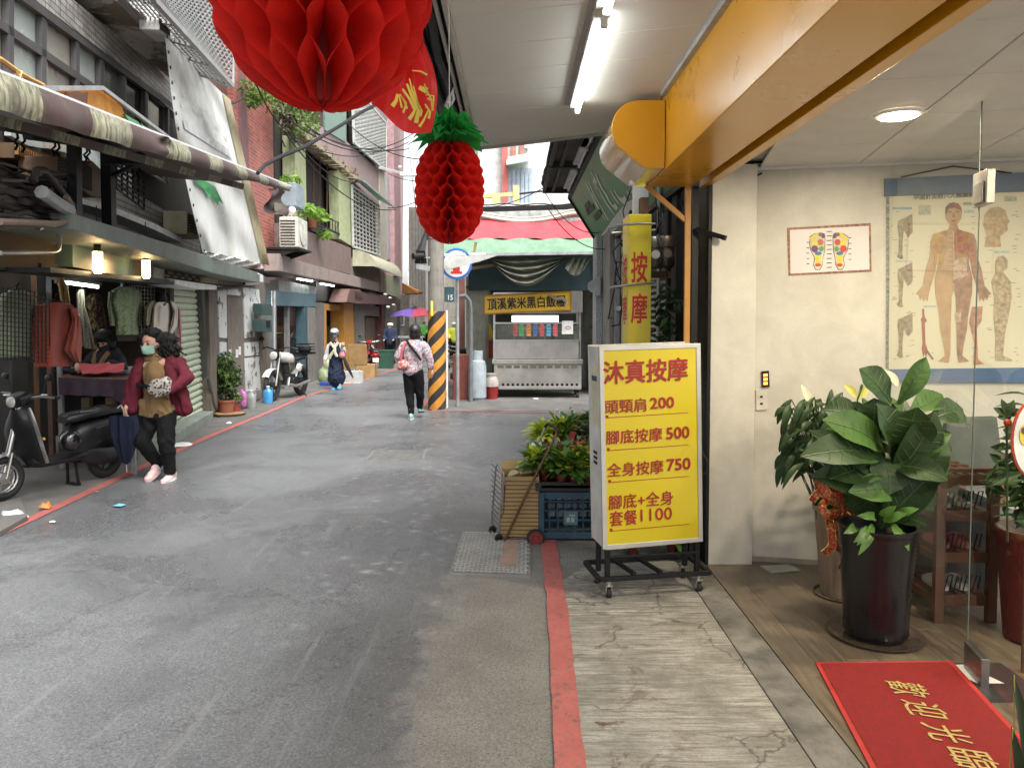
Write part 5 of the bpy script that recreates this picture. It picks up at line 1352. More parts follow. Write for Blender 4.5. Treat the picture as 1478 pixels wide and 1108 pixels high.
# beam, sign panels, shop mouth
gb=M('beam_greygreen',(.16,.185,.165),.6,dirt=.35,streak=.3)
pan('beam',PA,[(105,308),(275,361),(372,393),(372,408),(306,394),(105,331)],gb,bA,-.1,.55,bevel=.01)
pan('sign_panel_teal',PA,[(105,340),(193,367),(193,402),(105,385)],M('panel_teal',(.09,.145,.135),.3,var=.12,vs=2,coat=.3),bA,-.1,.12)
pan('sign_panel_wood',PA,[(194,368),(221,376),(221,405),(194,402)],M('panel_wood',(.3,.2,.11),.45),bA,-.1,.12)
pan('sign_panel_white',PA,[(222,376),(240,380),(240,404),(222,404)],whitep,bA,-.1,.08)
pan('vent_panel',PA,[(240,374),(288,388),(288,408),(240,402)],M('vent_brown',(.06,.035,.025),.7),bA,-.1,.1)
for i in range(5):
    for j in range(9):
        if(i+j)%2:continue
        u,v=j/9,i/5;x,y=lerp2([(241,376),(288,390),(288,406),(241,401)],u,v);pan('vent_brick',PA,[(x,y),(x+4.6,y+1.2),(x+4.6,y+4),(x,y+2.8)],M('vent_tan',(.33,.27,.2),.7),bA,.1,.13)
pan('beige_block',PA,[(289,389),(316,397),(316,410),(289,406)],M('beige_block',(.36,.29,.2),.7),bA,-.1,.12)
pan('header',PA,[(73,386),(252,404),(252,411),(73,393)],blackm,bA,-.1,.3)
# interior of the stall
PI=PA.off(-1.6)
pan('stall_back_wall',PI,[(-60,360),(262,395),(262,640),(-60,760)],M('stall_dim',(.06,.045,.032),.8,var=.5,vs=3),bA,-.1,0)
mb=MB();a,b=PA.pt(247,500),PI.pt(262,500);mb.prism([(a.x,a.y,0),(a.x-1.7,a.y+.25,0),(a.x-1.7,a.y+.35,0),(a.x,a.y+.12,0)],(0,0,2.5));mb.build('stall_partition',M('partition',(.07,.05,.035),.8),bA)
pan('inner_white_panel',PI,[(96,392),(140,402),(140,440),(96,440)],M('inner_pale',(.4,.42,.38),.6),bA,.02,.06)
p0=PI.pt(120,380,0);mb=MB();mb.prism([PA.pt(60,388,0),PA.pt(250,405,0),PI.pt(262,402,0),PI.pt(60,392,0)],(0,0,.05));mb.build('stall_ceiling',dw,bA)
tube_light(PA.pt(80,401,-.5),PA.pt(142,410,-.5),'lit white fluorescent tube inside the clothes stall',.07)
# roller shutter
mb=MB();sh_tl,sh_tr,sh_br,sh_bl=(236,404),(289,414),(302,598),(236,640)
shm=M('shutter_green',(.5,.56,.42),.45,var=.1,streak=.25,dirt=.12,ds=2,dcol=(.2,.22,.16))
nS=22
for i in range(nS):
    v0,v1=i/nS,(i+.93)/nS
    a0,b0_=lerp2([sh_tl,sh_tr,sh_br,sh_bl],0,v0),lerp2([sh_tl,sh_tr,sh_br,sh_bl],1,v0)
    a1,b1_=lerp2([sh_tl,sh_tr,sh_br,sh_bl],0,v1),lerp2([sh_tl,sh_tr,sh_br,sh_bl],1,v1)
    A0,B0,A1,B1=PA.pt(*a0,-.08),PA.pt(*b0_,-.08),PA.pt(*a1,-.08),PA.pt(*b1_,-.08)
    mb=MB();K=6
    vs=[]
    for k in range(K+1):
        t_=k/K;bul=.03*math.sin(math.pi*t_)
        vs+=[A0.lerp(A1,t_)+PA.n*bul,B0.lerp(B1,t_)+PA.n*bul]
    mb.add(vs,[(2*k,2*k+1,2*k+3,2*k+2)for k in range(K)]);mb.build('shutter_slat',shm,bA,smooth=True,normals=False)
pan('shutter_backing',PA,[(236,404),(289,414),(302,600),(236,642)],darkm,bA,-.2,-.1)
pan('shutter_box',PA,[(245,402),(313,412),(313,418),(289,418),(245,408)],whitep,bA,-.1,.3,bevel=.01)
pan('shutter_rail',PA,[(291,414),(296,415),(308,596),(303,598)],M('rail_dark',(.06,.06,.055),.6),bA,-.1,.03)
stepm=M('step_greenish',(.22,.255,.22),.7,dirt=.3)
a,b=G(240,650),G(308,606);mb=MB();mb.prism([(a.x-.6,a.y-.3,0),(a.x,a.y,0),(b.x,b.y,0),(b.x-.5,b.y+.1,0)],(0,0,.14));mb.build('step',stepm,bA,bevel=.01)
# bulbs
for i,(x,y,lab)in enumerate(((141,378,'left of the two glowing bulbs hanging over the clothes stall'),(211,388,'right of the two glowing bulbs hanging over the clothes stall'))):
    c=PA.pt(x,y,.35);t=thing('hanging_bulb',lab,'bulb',c);s_=.075 if i==0 else.075
    mb=MB();mb.lathe([(.012,.26),(.05,.2),(.12,.17),(.125,.16),(.03,.18)],c,20);mb.build('bulb_shade',M('shade_dim',(.3,.27,.24),.5),t,smooth=True)
    mb=MB();mb.cyl(c+V((0,0,.09)),c+V((0,0,.18)),.03,n=10);mb.cyl(c+V((0,0,.24)),c+V((0,0,.5)),.005,n=6);mb.build('socket',darkm,t)
    mb=MB()
    for k in range(4):
        a_=math.pi/2*k;cx0=c+V((.028*math.cos(a_),.028*math.sin(a_),0));mb.tube([cx0+V((0,0,.09)),cx0+V((0,0,-.08)),cx0*.5+c*.5+V((0,0,-.095))],.016,8)
    mb.build('lamp_tube',emis('bulb_warm',(1,.74,.36),8),t,smooth=True)
# tarpaulin
tb=thing('white_tarpaulin','large dirty white tarpaulin banner with faint lettering and a green leaf on the left front','banner',PA.pt(320,300,.4))
PT=PA.off(.55)
def tarp_mat():
    m,nt,N,L,P=_nt('tarp_white');co=coord(N,L);v=noise(N,L,coord(N,L,(8,8,.6)),1.3,6,.65);a=noise(N,L,co,2,5)
    base=mixc(N,L,ramp(N,L,v,.35,.7,0,.6),(.78,.8,.77),(.55,.55,.5));base=mixc(N,L,ramp(N,L,a,.5,.7,0,.4),base,(.44,.43,.34))
    L.new(base,P.inputs['Base Color']);P.inputs['Roughness'].default_value=.38;L.new(bump(N,L,v,.3,.03),P.inputs['Normal']);return m
tm=tarp_mat()
def tarp(u,v):
    x,y=lerp2([(238,52),(326,140),(383,382),(292,362)],u,v)
    x+=-6*math.sin(math.pi*v)*(1-u)*1.2
    return PT.pt(x,y,.02*math.sin(u*22+v*3)*v+.05*math.sin(v*5)+.12*(v>.8)*math.sin(u*12)*(v-.8)*3+.03*math.sin(u*9-v*14))
mb=MB();mb.grid(tarp,44,44);mb.build('sheet',tm,tb,smooth=True,normals=False)
mb=MB();mb.grid(lambda u,v:tarp(.93+.11*u,v)+PT.n*(.01+.02*u),4,40);mb.build('yellowed_edge',M('tarp_edge',(.4,.34,.2),.6,streak=.3),tb,smooth=True,normals=False)
mb=MB()
for k in range(15):
    mb.cyl(tarp(.015,k/14)+PT.n*.012,tarp(.015,k/14)+PT.n*.02,.02,n=8)
mb.build('eyelet',blackm,tb)['kind']='stuff'
fm=M('tarp_letter',(.68,.7,.68),.5)
mb=MB();rng=random.Random(19)
for k in range(46):                  # worn remains of the printed line, no longer legible
    u=.12+.74*(k/46)+rng.uniform(-.01,.01);v=rng.uniform(.2,.3);a_,b_=rng.choice(((.03,.012),(.008,.045),(.022,.03)))
    if(k//11)%2 and k%11<2:continue
    mb.quad(*[tarp(u+x,v+y)+PT.n*.02 for x,y in((0,0),(a_,b_*.3),(a_*1.1,b_),(a_*.1,b_*.7))])
mb.build('worn_lettering',fm,tb,normals=False)['kind']='stuff'
mb=MB();mb.grid(lambda u,v:tarp(.12+.72*u,.36+.05*v)+PT.n*.015,12,2);mb.build('printed_bar',fm,tb,normals=False)
mb=MB();lf=[(.1,.63),(.42,.64),(.5,.72),(.44,.71),(.4,.74),(.34,.70),(.28,.72),(.22,.68),(.12,.67)];c_=[tarp(u,v+.0)+PT.n*.03 for u,v in lf];mb.prism(c_,PT.n*.002);mb.build('green_leaf',M('leaf_print',(.08,.42,.15),.6),tb)
mb=MB()
def fold(u,v):return tarp(u,1.0)+V((0,0,-.10*v))+PT.n*(-.14*v+.06*math.sin(u*30+v*4))
mb.grid(fold,40,6);mb.build('lower_fold',tm,tb,smooth=True,normals=False)
# ac unit behind the tarp
t=thing('window_air_conditioner','beige slatted air conditioner peeping out left of the tarpaulin','air conditioner',PA.pt(282,325,.2));pan('casing',PA,[(270,305),(292,312),(292,346),(270,338)],M('ac_cream',(.36,.32,.22),.6),t,.0,.3,bevel=.01)
for k in range(7):pan('louvre',PA,[(272,309+k*3.8),(289,314+k*4),(289,316+k*4),(272,311+k*3.8)],blackm,t,.3,.31)
# ================================================================= LEFT SIDE, further: brick pier and the row beyond
def bthing(name,label,cat,pts,**k):p=PB.pt(*pts);return thing(name,label,cat,(p.x,p.y,0),**k)
bp=bthing('brick_building','red brick pier house between the tarpaulin and the pink balconies','building',(375,500))
brk=tiles('red_brick',(.42,.085,.06),(.3,.25,.22),.22,.068,rough=.7,ms=.12,var=.25,streak=.15)
pan('brick_face',PB,[(330,60),(392,60),(397,391),(357,385)],brk,bp,-.6,.0)
pan('brick_trim',PB,[(346,60),(353,60),(362,300),(357,385),(352,300)],M('purple_trim',(.16,.075,.08),.6),bp,0,.05)
pan('upper_brick',PB,[(300,-60),(352,-60),(352,160),(345,200),(300,200)],tiles('brown_brick',(.16,.06,.045),(.05,.04,.035),.22,.068,rough=.7,ms=.12,streak=.3),bp,-.8,-.1)
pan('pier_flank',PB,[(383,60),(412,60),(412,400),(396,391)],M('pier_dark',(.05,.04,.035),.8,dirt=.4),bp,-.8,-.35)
# peeling board wall
pw=bthing('peeling_wall','grey board wall with peeling white paper beside the roller shutter','wall',(345,570))
pan('board',PB,[(300,396),(400,410),(396,580),(300,604)],M('board_grey',(.17,.15,.13),.8,streak=.5,dirt=.3,bmp=.3),pw,-.25,-.05)
def peel():
    m,nt,N,L,P=_nt('peeling_paper');co=coord(N,L);a=noise(N,L,co,4.5,7,.65,1.2)
    base=mixc(N,L,ramp(N,L,a,.56,.57),(.62,.63,.62),(.15,.13,.11));base=mixc(N,L,ramp(N,L,noise(N,L,co,2,6,.7),.5,.75,0,.35),base,(.3,.3,.28))
    L.new(base,P.inputs['Base Color']);P.inputs['Roughness'].default_value=.6;L.new(bump(N,L,a,.5,.01),P.inputs['Normal']);return m
pe=peel()
for q in([(314,412),(327,415),(328,488),(317,487)],[(328,415),(348,418),(348,427),(328,425)],[(351,414),(374,418),(377,447),(367,452),(368,486),(354,488)],[(318,493),(327,494),(328,526),(318,525)],[(353,495),(376,492),(377,512),(354,514)],[(353,517),(377,514),(378,563),(356,567)]):
    pan('peeling_sheet',PB,q,pe,pw,-.05,-.03)
pan('middle_board',PB,[(328,429),(350,429),(354,568),(330,560)],M('board_brown',(.2,.165,.14),.8,streak=.4),pw,-.05,-.02)
for x,y in((331,504),(341,504),(345,500)):pan('sticker',PB,[(x,y),(x+3,y),(x+3,y+12),(x,y+12)],whitep,pw,-.02,-.01)
pan('post',PB,[(301,412),(310,412),(314,590),(305,598)],M('old_post',(.17,.14,.11),.8,streak=.6,dirt=.5,bmp=.6),pw,-.05,.1)
pan('post',PB,[(378,478),(388,478),(391,577),(383,578)],MATS['old_post'],pw,-.05,.05)
pan('upper_panel',PB,[(300,395),(330,393),(375,396),(375,410),(360,412),(300,408)],M('up_panel',(.22,.2,.18),.8,dirt=.4),pw,-.05,.08)
mb=MB();mb.tube([PB.pt(x,y,.1)for x,y in((300,418),(325,416),(352,413),(352,404))],.03,6);mb.tube([PB.pt(x,y,.1)for x,y in((300,545),(306,570),(308,582),(312,590))],.03,6);mb.build('pipe',M('pipe_rust',(.08,.07,.06),.7),pw,smooth=True)
lb=M('peel_low',(.3,.29,.27),.8,dirt=.4);pan('plinth',PB,[(318,570),(378,562),(378,575),(318,588)],lb,pw,-.05,.06)
mt=bthing('meter_box','pair of dark green electricity meter boxes on the post by the motorcycle','meter box',(386,455))
mg=M('meter_green',(.04,.075,.07),.5,dirt=.2)
pan('upper_box',PB,[(378,438),(392,438),(393,455),(379,455)],mg,mt,.05,.22,bevel=.01);pan('lower_box',PB,[(378,461),(392,461),(393,479),(379,479)],mg,mt,.05,.24,bevel=.01)
pan('meter_window',PB,[(385,463),(390,463),(390,472),(385,472)],blackm,mt,.24,.25)
mb=MB();mb.tube([PB.pt(396,420,.12),PB.pt(396,570,.12)],.03,8);mb.tube([PB.pt(392,420,.05),PB.pt(392,460,.08)],.02,6);mb.build('conduit',galv,mt,smooth=True)

# building with green columns and balconies
gbu=bthing('balcony_building','pink and green rendered building with balconies, lattices and weeds on the left','building',(480,500))
backB=PB.off(-.8)
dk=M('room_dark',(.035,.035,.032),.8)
pan('wall',backB,[(380,-60),(585,40),(580,470),(400,470)],M('pink_render',(.33,.235,.235),.8,streak=.45,dirt=.2,bmp=.3),gbu,-.3,0)
pnk=MATS['pink_render'];ygm=M('green_column',(.42,.46,.26),.7,streak=.3,dirt=.15);brw=M('brown_render',(.2,.14,.125),.8,streak=.4,dirt=.3,bmp=.3)
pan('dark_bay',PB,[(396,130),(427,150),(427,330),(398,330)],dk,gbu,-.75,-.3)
pan('upper_parapet',PB,[(424,168),(470,185),(496,200),(512,215),(548,248),(548,300),(510,262),(480,236),(440,200)],pnk,gbu,-.3,0)
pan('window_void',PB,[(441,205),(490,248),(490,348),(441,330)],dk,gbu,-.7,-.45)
pan('column',PB,[(426,196),(441,205),(443,332),(427,325)],ygm,gbu,-.25,.05,bevel=.01)
pan('column',PB,[(488,246),(507,262),(509,356),(491,345)],ygm,gbu,-.25,.05,bevel=.01)
mb=MB();rng=random.Random(3)
for i in range(46):
    u=i/46;x=421+94*u;y=187+76*u+rng.uniform(-.8,.8);p=PB.pt(x,y,.1);mb.box(p,(.3+rng.random()*.1,.12,.06+rng.random()*.06),rng.uniform(-.3,.3))
mb.build('broken_tile_edge',M('broken_tile',(.3,.26,.17),.8,dirt=.4),gbu)['kind']='stuff'
mb=MB()
for x,y0_,y1_ in((461,226,340),(452,216,334),(472,236,343)):mb.beam(PB.pt(x,y0_,-.2),PB.pt(x,y1_,-.2),.04)
mb.build('window_bar',M('maroon_frame',(.1,.04,.035),.6),gbu)
pan('laundry',PB,[(446,300),(454,303),(454,330),(446,326)],M('cloth_grey',(.25,.24,.25),.8),gbu,-.4,-.35)
pan('laundry',PB,[(476,308),(486,306),(488,338),(477,336)],M('cloth_blue',(.2,.2,.25),.8),gbu,-.4,-.35)
mb=MB();mb.beam(PB.pt(443,318,.02),PB.pt(490,338,.02),.05);mb.beam(PB.pt(443,300,.02),PB.pt(490,322,.02),.03)
for i in range(12):mb.beam(PB.pt(444+i*4,301+i*2,.02),PB.pt(444+i*4,318+i*1.7,.02),.02)
mb.build('balcony_rail',blackm,gbu)['kind']='stuff'
pan('balcony_wall',PB,[(405,322),(440,332),(507,358),(507,396),(440,380),(405,368)],brw,gbu,-.3,.12,bevel=.01)
pan('balcony_wall',PB,[(507,372),(548,384),(548,410),(507,397)],M('olive_panel',(.22,.19,.14),.8,dirt=.3),gbu,-.3,.1)
pan('ledge',PB,[(403,366),(440,379),(548,408),(548,421),(500,411),(403,391)],M('ledge_pink',(.3,.24,.215),.8,streak=.3,dirt=.25),gbu,-.3,.3,bevel=.01)
pan('end_panel',PB,[(549,392),(577,402),(577,430),(549,421)],M('pale_green_panel',(.28,.31,.2),.7,dirt=.3),gbu,-.3,.1)
# green frame window, lattices
pan('green_window',PB,[(468,150),(500,160),(500,206),(470,188)],M('win_green',(.16,.26,.22),.4),gbu,0,.05)
lat=M('white_lattice',(.55,.56,.53),.6,dirt=.2)
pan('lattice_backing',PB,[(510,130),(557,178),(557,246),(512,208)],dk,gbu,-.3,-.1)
lattice('upper_lattice',PB,[(508,120),(557,178),(557,247),(511,206)],12,15,.045,lat,gbu,.15,diag=True,frame=.08)
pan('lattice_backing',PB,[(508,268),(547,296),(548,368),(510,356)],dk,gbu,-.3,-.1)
lattice('lower_lattice',PB,[(508,268),(547,296),(548,368),(510,356)],8,14,.04,lat,gbu,.12,frame=.07)
pan('cream_pilaster',PB,[(548,230),(556,238),(558,378),(549,375)],M('cream_pil',(.45,.42,.35),.7,streak=.3),gbu,-.3,.05)
pan('blue_pane',PB,[(557,250),(567,260),(568,372),(558,376)],M('pane_blue2',(.3,.38,.38),.2),gbu,-.2,.0)
pan('pink_end_pilaster',PB,[(568,170),(577,180),(579,400),(570,398)],M('pink_pil',(.45,.27,.28),.7,streak=.3),gbu,-.3,.2)
pan('roof_mass',PB,[(400,20),(577,60),(577,200),(548,178),(510,130),(470,150),(420,140),(396,120)],M('upper_grey',(.28,.25,.24),.8,streak=.4),gbu,-.6,-.1)
ga=bthing('corrugated_awning','green corrugated awning above the lower white lattice','awning',(540,290))
mb=MB()
for i in range(12):
    u0,u1=i/12,(i+.8)/12;A0=PB.pt(508+8*u0+10*u0,262+12*u0*0+14*u0,.1);
    t0=(512+33*u0,258+30*u0);b0_=(526+46*u0,262+40*u0);t1=(512+33*u1,258+30*u1);b1_=(526+46*u1,262+40*u1)
    q4=[PB.pt(*t0,.1),PB.pt(*t1,.1),PB.pt(*b1_,.75),PB.pt(*b0_,.75)];mb.prism(q4,(0,0,.03))
mb.build('corrugated_sheet',M('corr_green',(.12,.3,.24),.5,dirt=.2),ga)['kind']='stuff'
mb=MB();mb.beam(PB.pt(526,262,.75),PB.pt(572,302,.75),.05);mb.beam(PB.pt(526,262,.75),PB.pt(512,258,.1),.05);mb.build('edge_bar',galv,ga)
ra=bthing('rounded_awning','cream rounded vinyl awning over the shop past the brown balcony','awning',(545,385))
mb=MB()
def rnd(u,v):
    a=v*math.pi/2;x0_,y0_=509+46*u,360+17*u
    p=PB.pt(x0_,y0_,.1);dz=p.y*24/F
    return p+PB.n*(.75*math.sin(a))+V((0,0,-dz*(1-math.cos(a))))
mb.grid(rnd,24,8);mb.build('vinyl',M('vinyl_cream',(.4,.38,.27),.6,streak=.25,dirt=.2),ra,smooth=True,normals=False)
mb=MB();pts=[rnd(0,k/8)for k in range(9)]+[PB.pt(509,384,.1)];mb.prism(pts,PB.n.cross(V((0,0,1)))*.01);mb.build('vinyl_end',MATS['vinyl_cream'],ra)
mb=MB();mb.beam(rnd(0,1),rnd(1,1),.05);mb.build('bar',galv,ra)
# ac units
t=bthing('outdoor_air_conditioner','cream outdoor air conditioner on a bracket beside the red brick pier','air conditioner',(420,340))
acw=M('ac_white',(.55,.54,.47),.5,dirt=.15)
c=PB.pt(424,338,.45);mb=MB();mb.box(c,(.38,.85,.62),R(2));mb.build('casing',acw,t,bevel=.02)
mb=MB();
for i in range(9):
    z=c.z-.25+i*.06;mb.box((c.x,c.y-.43,z),(.3,.02,.018),R(2))
mb.build('side_louvre',darkm,t)['kind']='stuff'
mb=MB();mb.lathe([(.22,0),(.25,.02),(.22,.025),(0,.025)],c+V((.19,0,0)),20,M=Matrix.Rotation(R(90),3,'Y'));mb.build('fan_guard',acw,t)
mb=MB();mb.prism([c+V((-.5,-.45,-.36)),c+V((.25,-.45,-.36)),c+V((-.5,-.45,-.62))],(0,.06,0));mb.prism([c+V((-.5,.3,-.36)),c+V((.25,.3,-.36)),c+V((-.5,.3,-.62))],(0,.06,0));mb.box(c+V((-.1,0,-.34)),(.7,.95,.04));mb.build('bracket',darkm,t)
t=bthing('outdoor_air_conditioner','bluish air conditioner box half hidden higher up above the cream unit','air conditioner',(420,285))
c=PB.pt(420,284,.3);mb=MB();mb.box(c,(.4,.7,.5));mb.build('casing',M('ac_blue',(.25,.3,.34),.5),t,bevel=.02)
mb=MB();mb.cyl(PB.pt(418,308,.4),PB.pt(422,302,.5),.07,n=12);mb.build('fan_pipe',whitep,t)
# ground floor shops of this building
PB2=PB.off(-.1)
gs2=bthing('blue_front_shop','open shop with blue lintel and stacked cartons behind the motorcycle','shop',(425,540))
pan('fascia',PB,[(403,404),(456,414),(456,424),(403,420)],M('fascia_stain',(.35,.36,.33),.8,dirt=.5,streak=.6,dcol=(.05,.05,.045)),gs2,-.2,.0)
pan('blue_lintel',PB,[(396,419),(456,424),(456,443),(396,441)],M('lintel_blue',(.1,.17,.2),.6,dirt=.15),gs2,-.2,.1,bevel=.01)
pan('interior_back',PB.off(-2.2),[(380,430),(470,440),(470,555),(380,575)],M('int_olive',(.16,.14,.07),.8,var=.5,vs=2),gs2,-.1,0)
pan('interior_ceiling',PB,[(396,441),(456,443),(456,444),(396,442)],dk,gs2,-2.2,.0)
pan('left_jamb',PB,[(392,441),(399,441),(400,572),(394,574)],M('jamb_grey',(.14,.15,.15),.7,dirt=.3),gs2,-.2,.1)
pan('mullion',PB,[(416,441),(418,441),(419,560),(417,561)],galv,gs2,-.1,.0)
pan('mullion',PB,[(439,443),(444,443),(445,556),(440,557)],M('teal_jamb',(.05,.1,.12),.6),gs2,-.1,.1)
pan('right_jamb',PB,[(445,443),(455,444),(456,552),(446,554)],M('jamb_stone',(.2,.19,.17),.8,dirt=.3),gs2,-.2,.12)
for i,q in enumerate(([(397,482),(413,480),(413,512),(398,514)],[(398,514),(415,512),(415,545),(399,548)],[(420,500),(432,498),(433,530),(421,532)],[(399,460),(411,459),(411,480),(399,482)])):
    mb=MB();pl=PB.off(-1.0-.2*i);mb.panel(pl,q,-.4,0);o=mb.build('carton',M('carton2',(.26,.17,.08),.8));tag(o,['brown carton at mid height of the stack in the blue front shop','lowest brown carton of the stack in the blue front shop','lone carton right of the mullion in the blue front shop','topmost carton of the stack in the blue front shop'][i],'carton','cartons in the blue front shop')
t=thing('plastic_bundle','clear plastic wrapped bundle standing in the blue front shop','bundle',PB.pt(427,510,-.6));mb=MB();c=PB.pt(428,500,-.6);mb.ball(c,(.22,.2,.45));mb.ball(c+V((.05,0,-.5)),(.2,.2,.35));mb.ball(c+V((.12,.1,.2)),(.14,.14,.2));remeshed(mb,'wrap',thin('clear_wrap',(.42,.44,.46),.4,.2,var=.4),t,.04,3)
tube_light(PB.pt(427,400,.1),PB.pt(451,404,.1),'left lit tube under the pink ledge above the blue front shop',.1)
tube_light(PB.pt(461,407,.1),PB.pt(482,411,.1),'right lit tube under the pink ledge above the orange doorway',.1)
og=bthing('orange_front_shop','shop mouth with bright orange wooden door frame further down','shop',(490,540))
om=M('orange_wood',(.55,.26,.045),.5,var=.2,streak=.15)
pan('dark_header',PB,[(456,405),(520,420),(520,437),(456,434)],M('header_dim',(.06,.055,.05),.8),og,-.5,-.1)
pan('grey_pillar',PB,[(456,436),(468,437),(468,550),(457,552)],M('pillar_dim',(.16,.15,.14),.8,dirt=.3,streak=.4),og,-.2,.1)
pan('orange_lintel',PB,[(468,438),(496,440),(496,449),(468,447)],om,og,-.3,.0)
pan('orange_side',PB,[(496,437),(511,438),(512,541),(498,544)],om,og,-.3,.1,bevel=.01)
pan('orange_wall',PB.off(-1.2),[(455,435),(505,437),(505,550),(455,552)],om,og,-.1,0)
pan('left_orange_jamb',PB,[(468,447),(471,447),(472,548),(469,549)],om,og,-.2,.05)
pan('glass_door',PB,[(481,450),(484,450),(485,540),(482,541)],galv,og,-.5,-.4)
pan('dark_sign_bracket',PB,[(505,417),(520,418),(526,430),(518,438),(500,436)],M('redbrown_box',(.13,.07,.06),.7),og,.0,.5,bevel=.01)
rs=bthing('shuttered_house','small house with brown plank door and dark red posts far down the left row','building',(535,520))
pan('pier',PB,[(511,438),(526,440),(527,540),(513,542)],M('pier_grey',(.17,.16,.15),.8,dirt=.4),rs,-.3,.12)
pan('door_back',PB,[(526,452),(548,454),(549,532),(527,540)],dk,rs,-.4,-.2)
for i in range(7):
    x=528+i*2.9;pan('door_plank',PB,[(x,458),(x+2.5,458.4),(x+2.6,534-i),(x,535-i)],M('door_brown',(.17,.13,.1),.8,streak=.5),rs,-.2,-.12)
pan('door_header',PB,[(526,440),(551,443),(551,457),(526,455)],M('ribbed_header',(.16,.14,.13),.7,streak=.4),rs,-.3,.05)
pan('red_post',PB,[(551,440),(555,440),(556,528),(552,530)],M('maroon_post',(.12,.035,.03),.6),rs,-.1,.15)
pan('far_wall',PB,[(556,436),(577,438),(577,512),(557,524)],M('farwall',(.2,.18,.15),.8,dirt=.4),rs,-.6,-.3)
pan('eave',PB,[(512,420),(578,432),(578,440),(512,438)],M('eave_red',(.09,.045,.04),.7,dirt=.4),rs,-.3,.5)
t=bthing('satellite_clutter','whitish lamps and brackets under the far left eave','lamp',(560,430));mb=MB()
for x,y in((556,425),(563,430),(568,440),(560,443)):mb.ball(PB.pt(x,y,.7),(.07,.25,.05))
mb.build('lamp_head',whitep,t,smooth=True)['kind']='stuff'
# vines and weeds
def leafcloud(name,label,blobs,n,size,m,cat='plant',seed=1,top=True,par=None):
    rng=random.Random(seed);mb=MB()
    for i in range(n):
        c,r=blobs[rng.randrange(len(blobs))]
        while True:
            d=V((rng.uniform(-1,1),rng.uniform(-1,1),rng.uniform(-1,1)))
            if d.length<1:break
        p=V(c)+V((d.x*r[0],d.y*r[1],d.z*r[2]));s_=size*rng.uniform(.6,1.3)
        nrm=(d+V((rng.uniform(-1,1),rng.uniform(-1,1),rng.uniform(0,1.2)))).normalized();a=nrm.orthogonal().normalized();a=Matrix.Rotation(rng.uniform(0,6.28),3,nrm)@a;b=nrm.cross(a)
        mb.add([p-a*s_,p+b*s_*.42+nrm*s_*.15,p+a*s_*1.1,p-b*s_*.42+nrm*s_*.15],[(0,1,2,3)])
    o=mb.build(name,m,par,merge=False,normals=False)
    if top and par is None:tag(o,label,cat)
    o['kind']='stuff' if par else o.get('kind','')or 'stuff'
    if par is None:del o['kind']
    return o
lfg=thin('leaf_fresh',(.12,.2,.035),.4,.5,var=.4);lfd=thin('leaf_deep',(.035,.075,.02),.3,.45,var=.4)
vn=bthing('wall_vine','bushy green creeper spilling from the top of the brick pier','plant',(400,150))
bl=[(PB.pt(x,y,.3),(r/60,r/50,r/70))for x,y,r in((365,125,16),(375,135,14),(385,132,18),(402,150,22),(418,160,24),(435,165,26),(420,180,20),(440,178,22),(450,185,15),(366,145,10),(428,148,22))]
leafcloud('leaf','',bl,850,.065,lfg,par=vn,seed=3)
mb=MB();rng=random.Random(6)
for k in range(14):
    x,y=rng.uniform(395,415),rng.uniform(140,160);pts=[PB.pt(x,y,.2)]
    for j in range(6):x+=rng.uniform(-3,8);y+=rng.uniform(0,12);pts.append(PB.pt(x,y,.2+rng.uniform(0,.3)))
    mb.tube(pts,.02,5)
mb.build('stem',M('vine_stem',(.1,.08,.06),.9),vn,smooth=True)['kind']='stuff'
wd2=bthing('ledge_weeds','dry weeds growing on the broken tile edge between green columns','plant',(480,230))
leafcloud('leaf','',[(PB.pt(x,y,.12),(.2,.3,.18))for x,y in((462,216),(470,222),(490,240),(498,246),(508,250))],260,.06,thin('dry_leaf',(.2,.15,.07),.3),par=wd2,seed=5)
bpn=bthing('balcony_plant','light green leafy plant on the balcony above the brown wall','plant',(455,310))
leafcloud('leaf','',[(PB.pt(x,y,.3),(.25,.3,.14))for x,y in((445,303),(455,306),(463,312),(468,338),(418,262))],220,.11,thin('leaf_lime',(.22,.38,.06),.45,.5,var=.3),par=bpn,seed=7)
mb=MB();mb.lathe([(0,-.12),(.1,-.12),(.14,.1),(0,.1)],PB.pt(450,322,.1),12);mb.build('pot',M('terracotta',(.3,.1,.05),.7),bpn)
# wires crossing the street
ww=thing('overhead_cable','thick black cable slung from the awning tip across the street','cable',(-3,9,3))
mb=MB();a=AX(372,250,-2.9);pts=[AX(x,y,-2.9)+V((i*.22,i*.12,0))for i,(x,y)in enumerate(((372,250),(382,238),(405,226),(440,212),(480,188),(512,168),(540,155),(600,120)))]
mb=MB();mb.tube([AY(x,y,8+i*.35)for i,(x,y)in enumerate(((372,250),(382,238),(405,226),(440,212),(470,194),(500,176),(520,163),(545,150),(600,112)))],.022,6);mb.build('cable',rubber,ww,smooth=True)
ww2=thing('overhead_wires','bundle of thin wires strung along the left upper storeys','wires',(-4,14,5));mb=MB()
for k,(p,q,s_)in enumerate((((415,188),(512,262),.3),((420,200),(560,210),.4),((400,160),(590,205),.5),((440,180),(600,190),.5),((450,190),(590,215),.2),((350,70),(420,190),.3),((560,250),(620,262),.1),((500,176),(620,230),.3),((262,90),(352,140),.3),((410,190),(572,302),.5),((560,300),(600,292),.05),((590,210),(600,300),.05))):
    wire(mb,PB.pt(p[0],p[1],.4),PB.pt(q[0],q[1],.6)if q[0]<572 else AY(q[0],q[1],20),s_,.014,12)
mb.build('wire',rubber,ww2,smooth=True)['kind']='stuff'
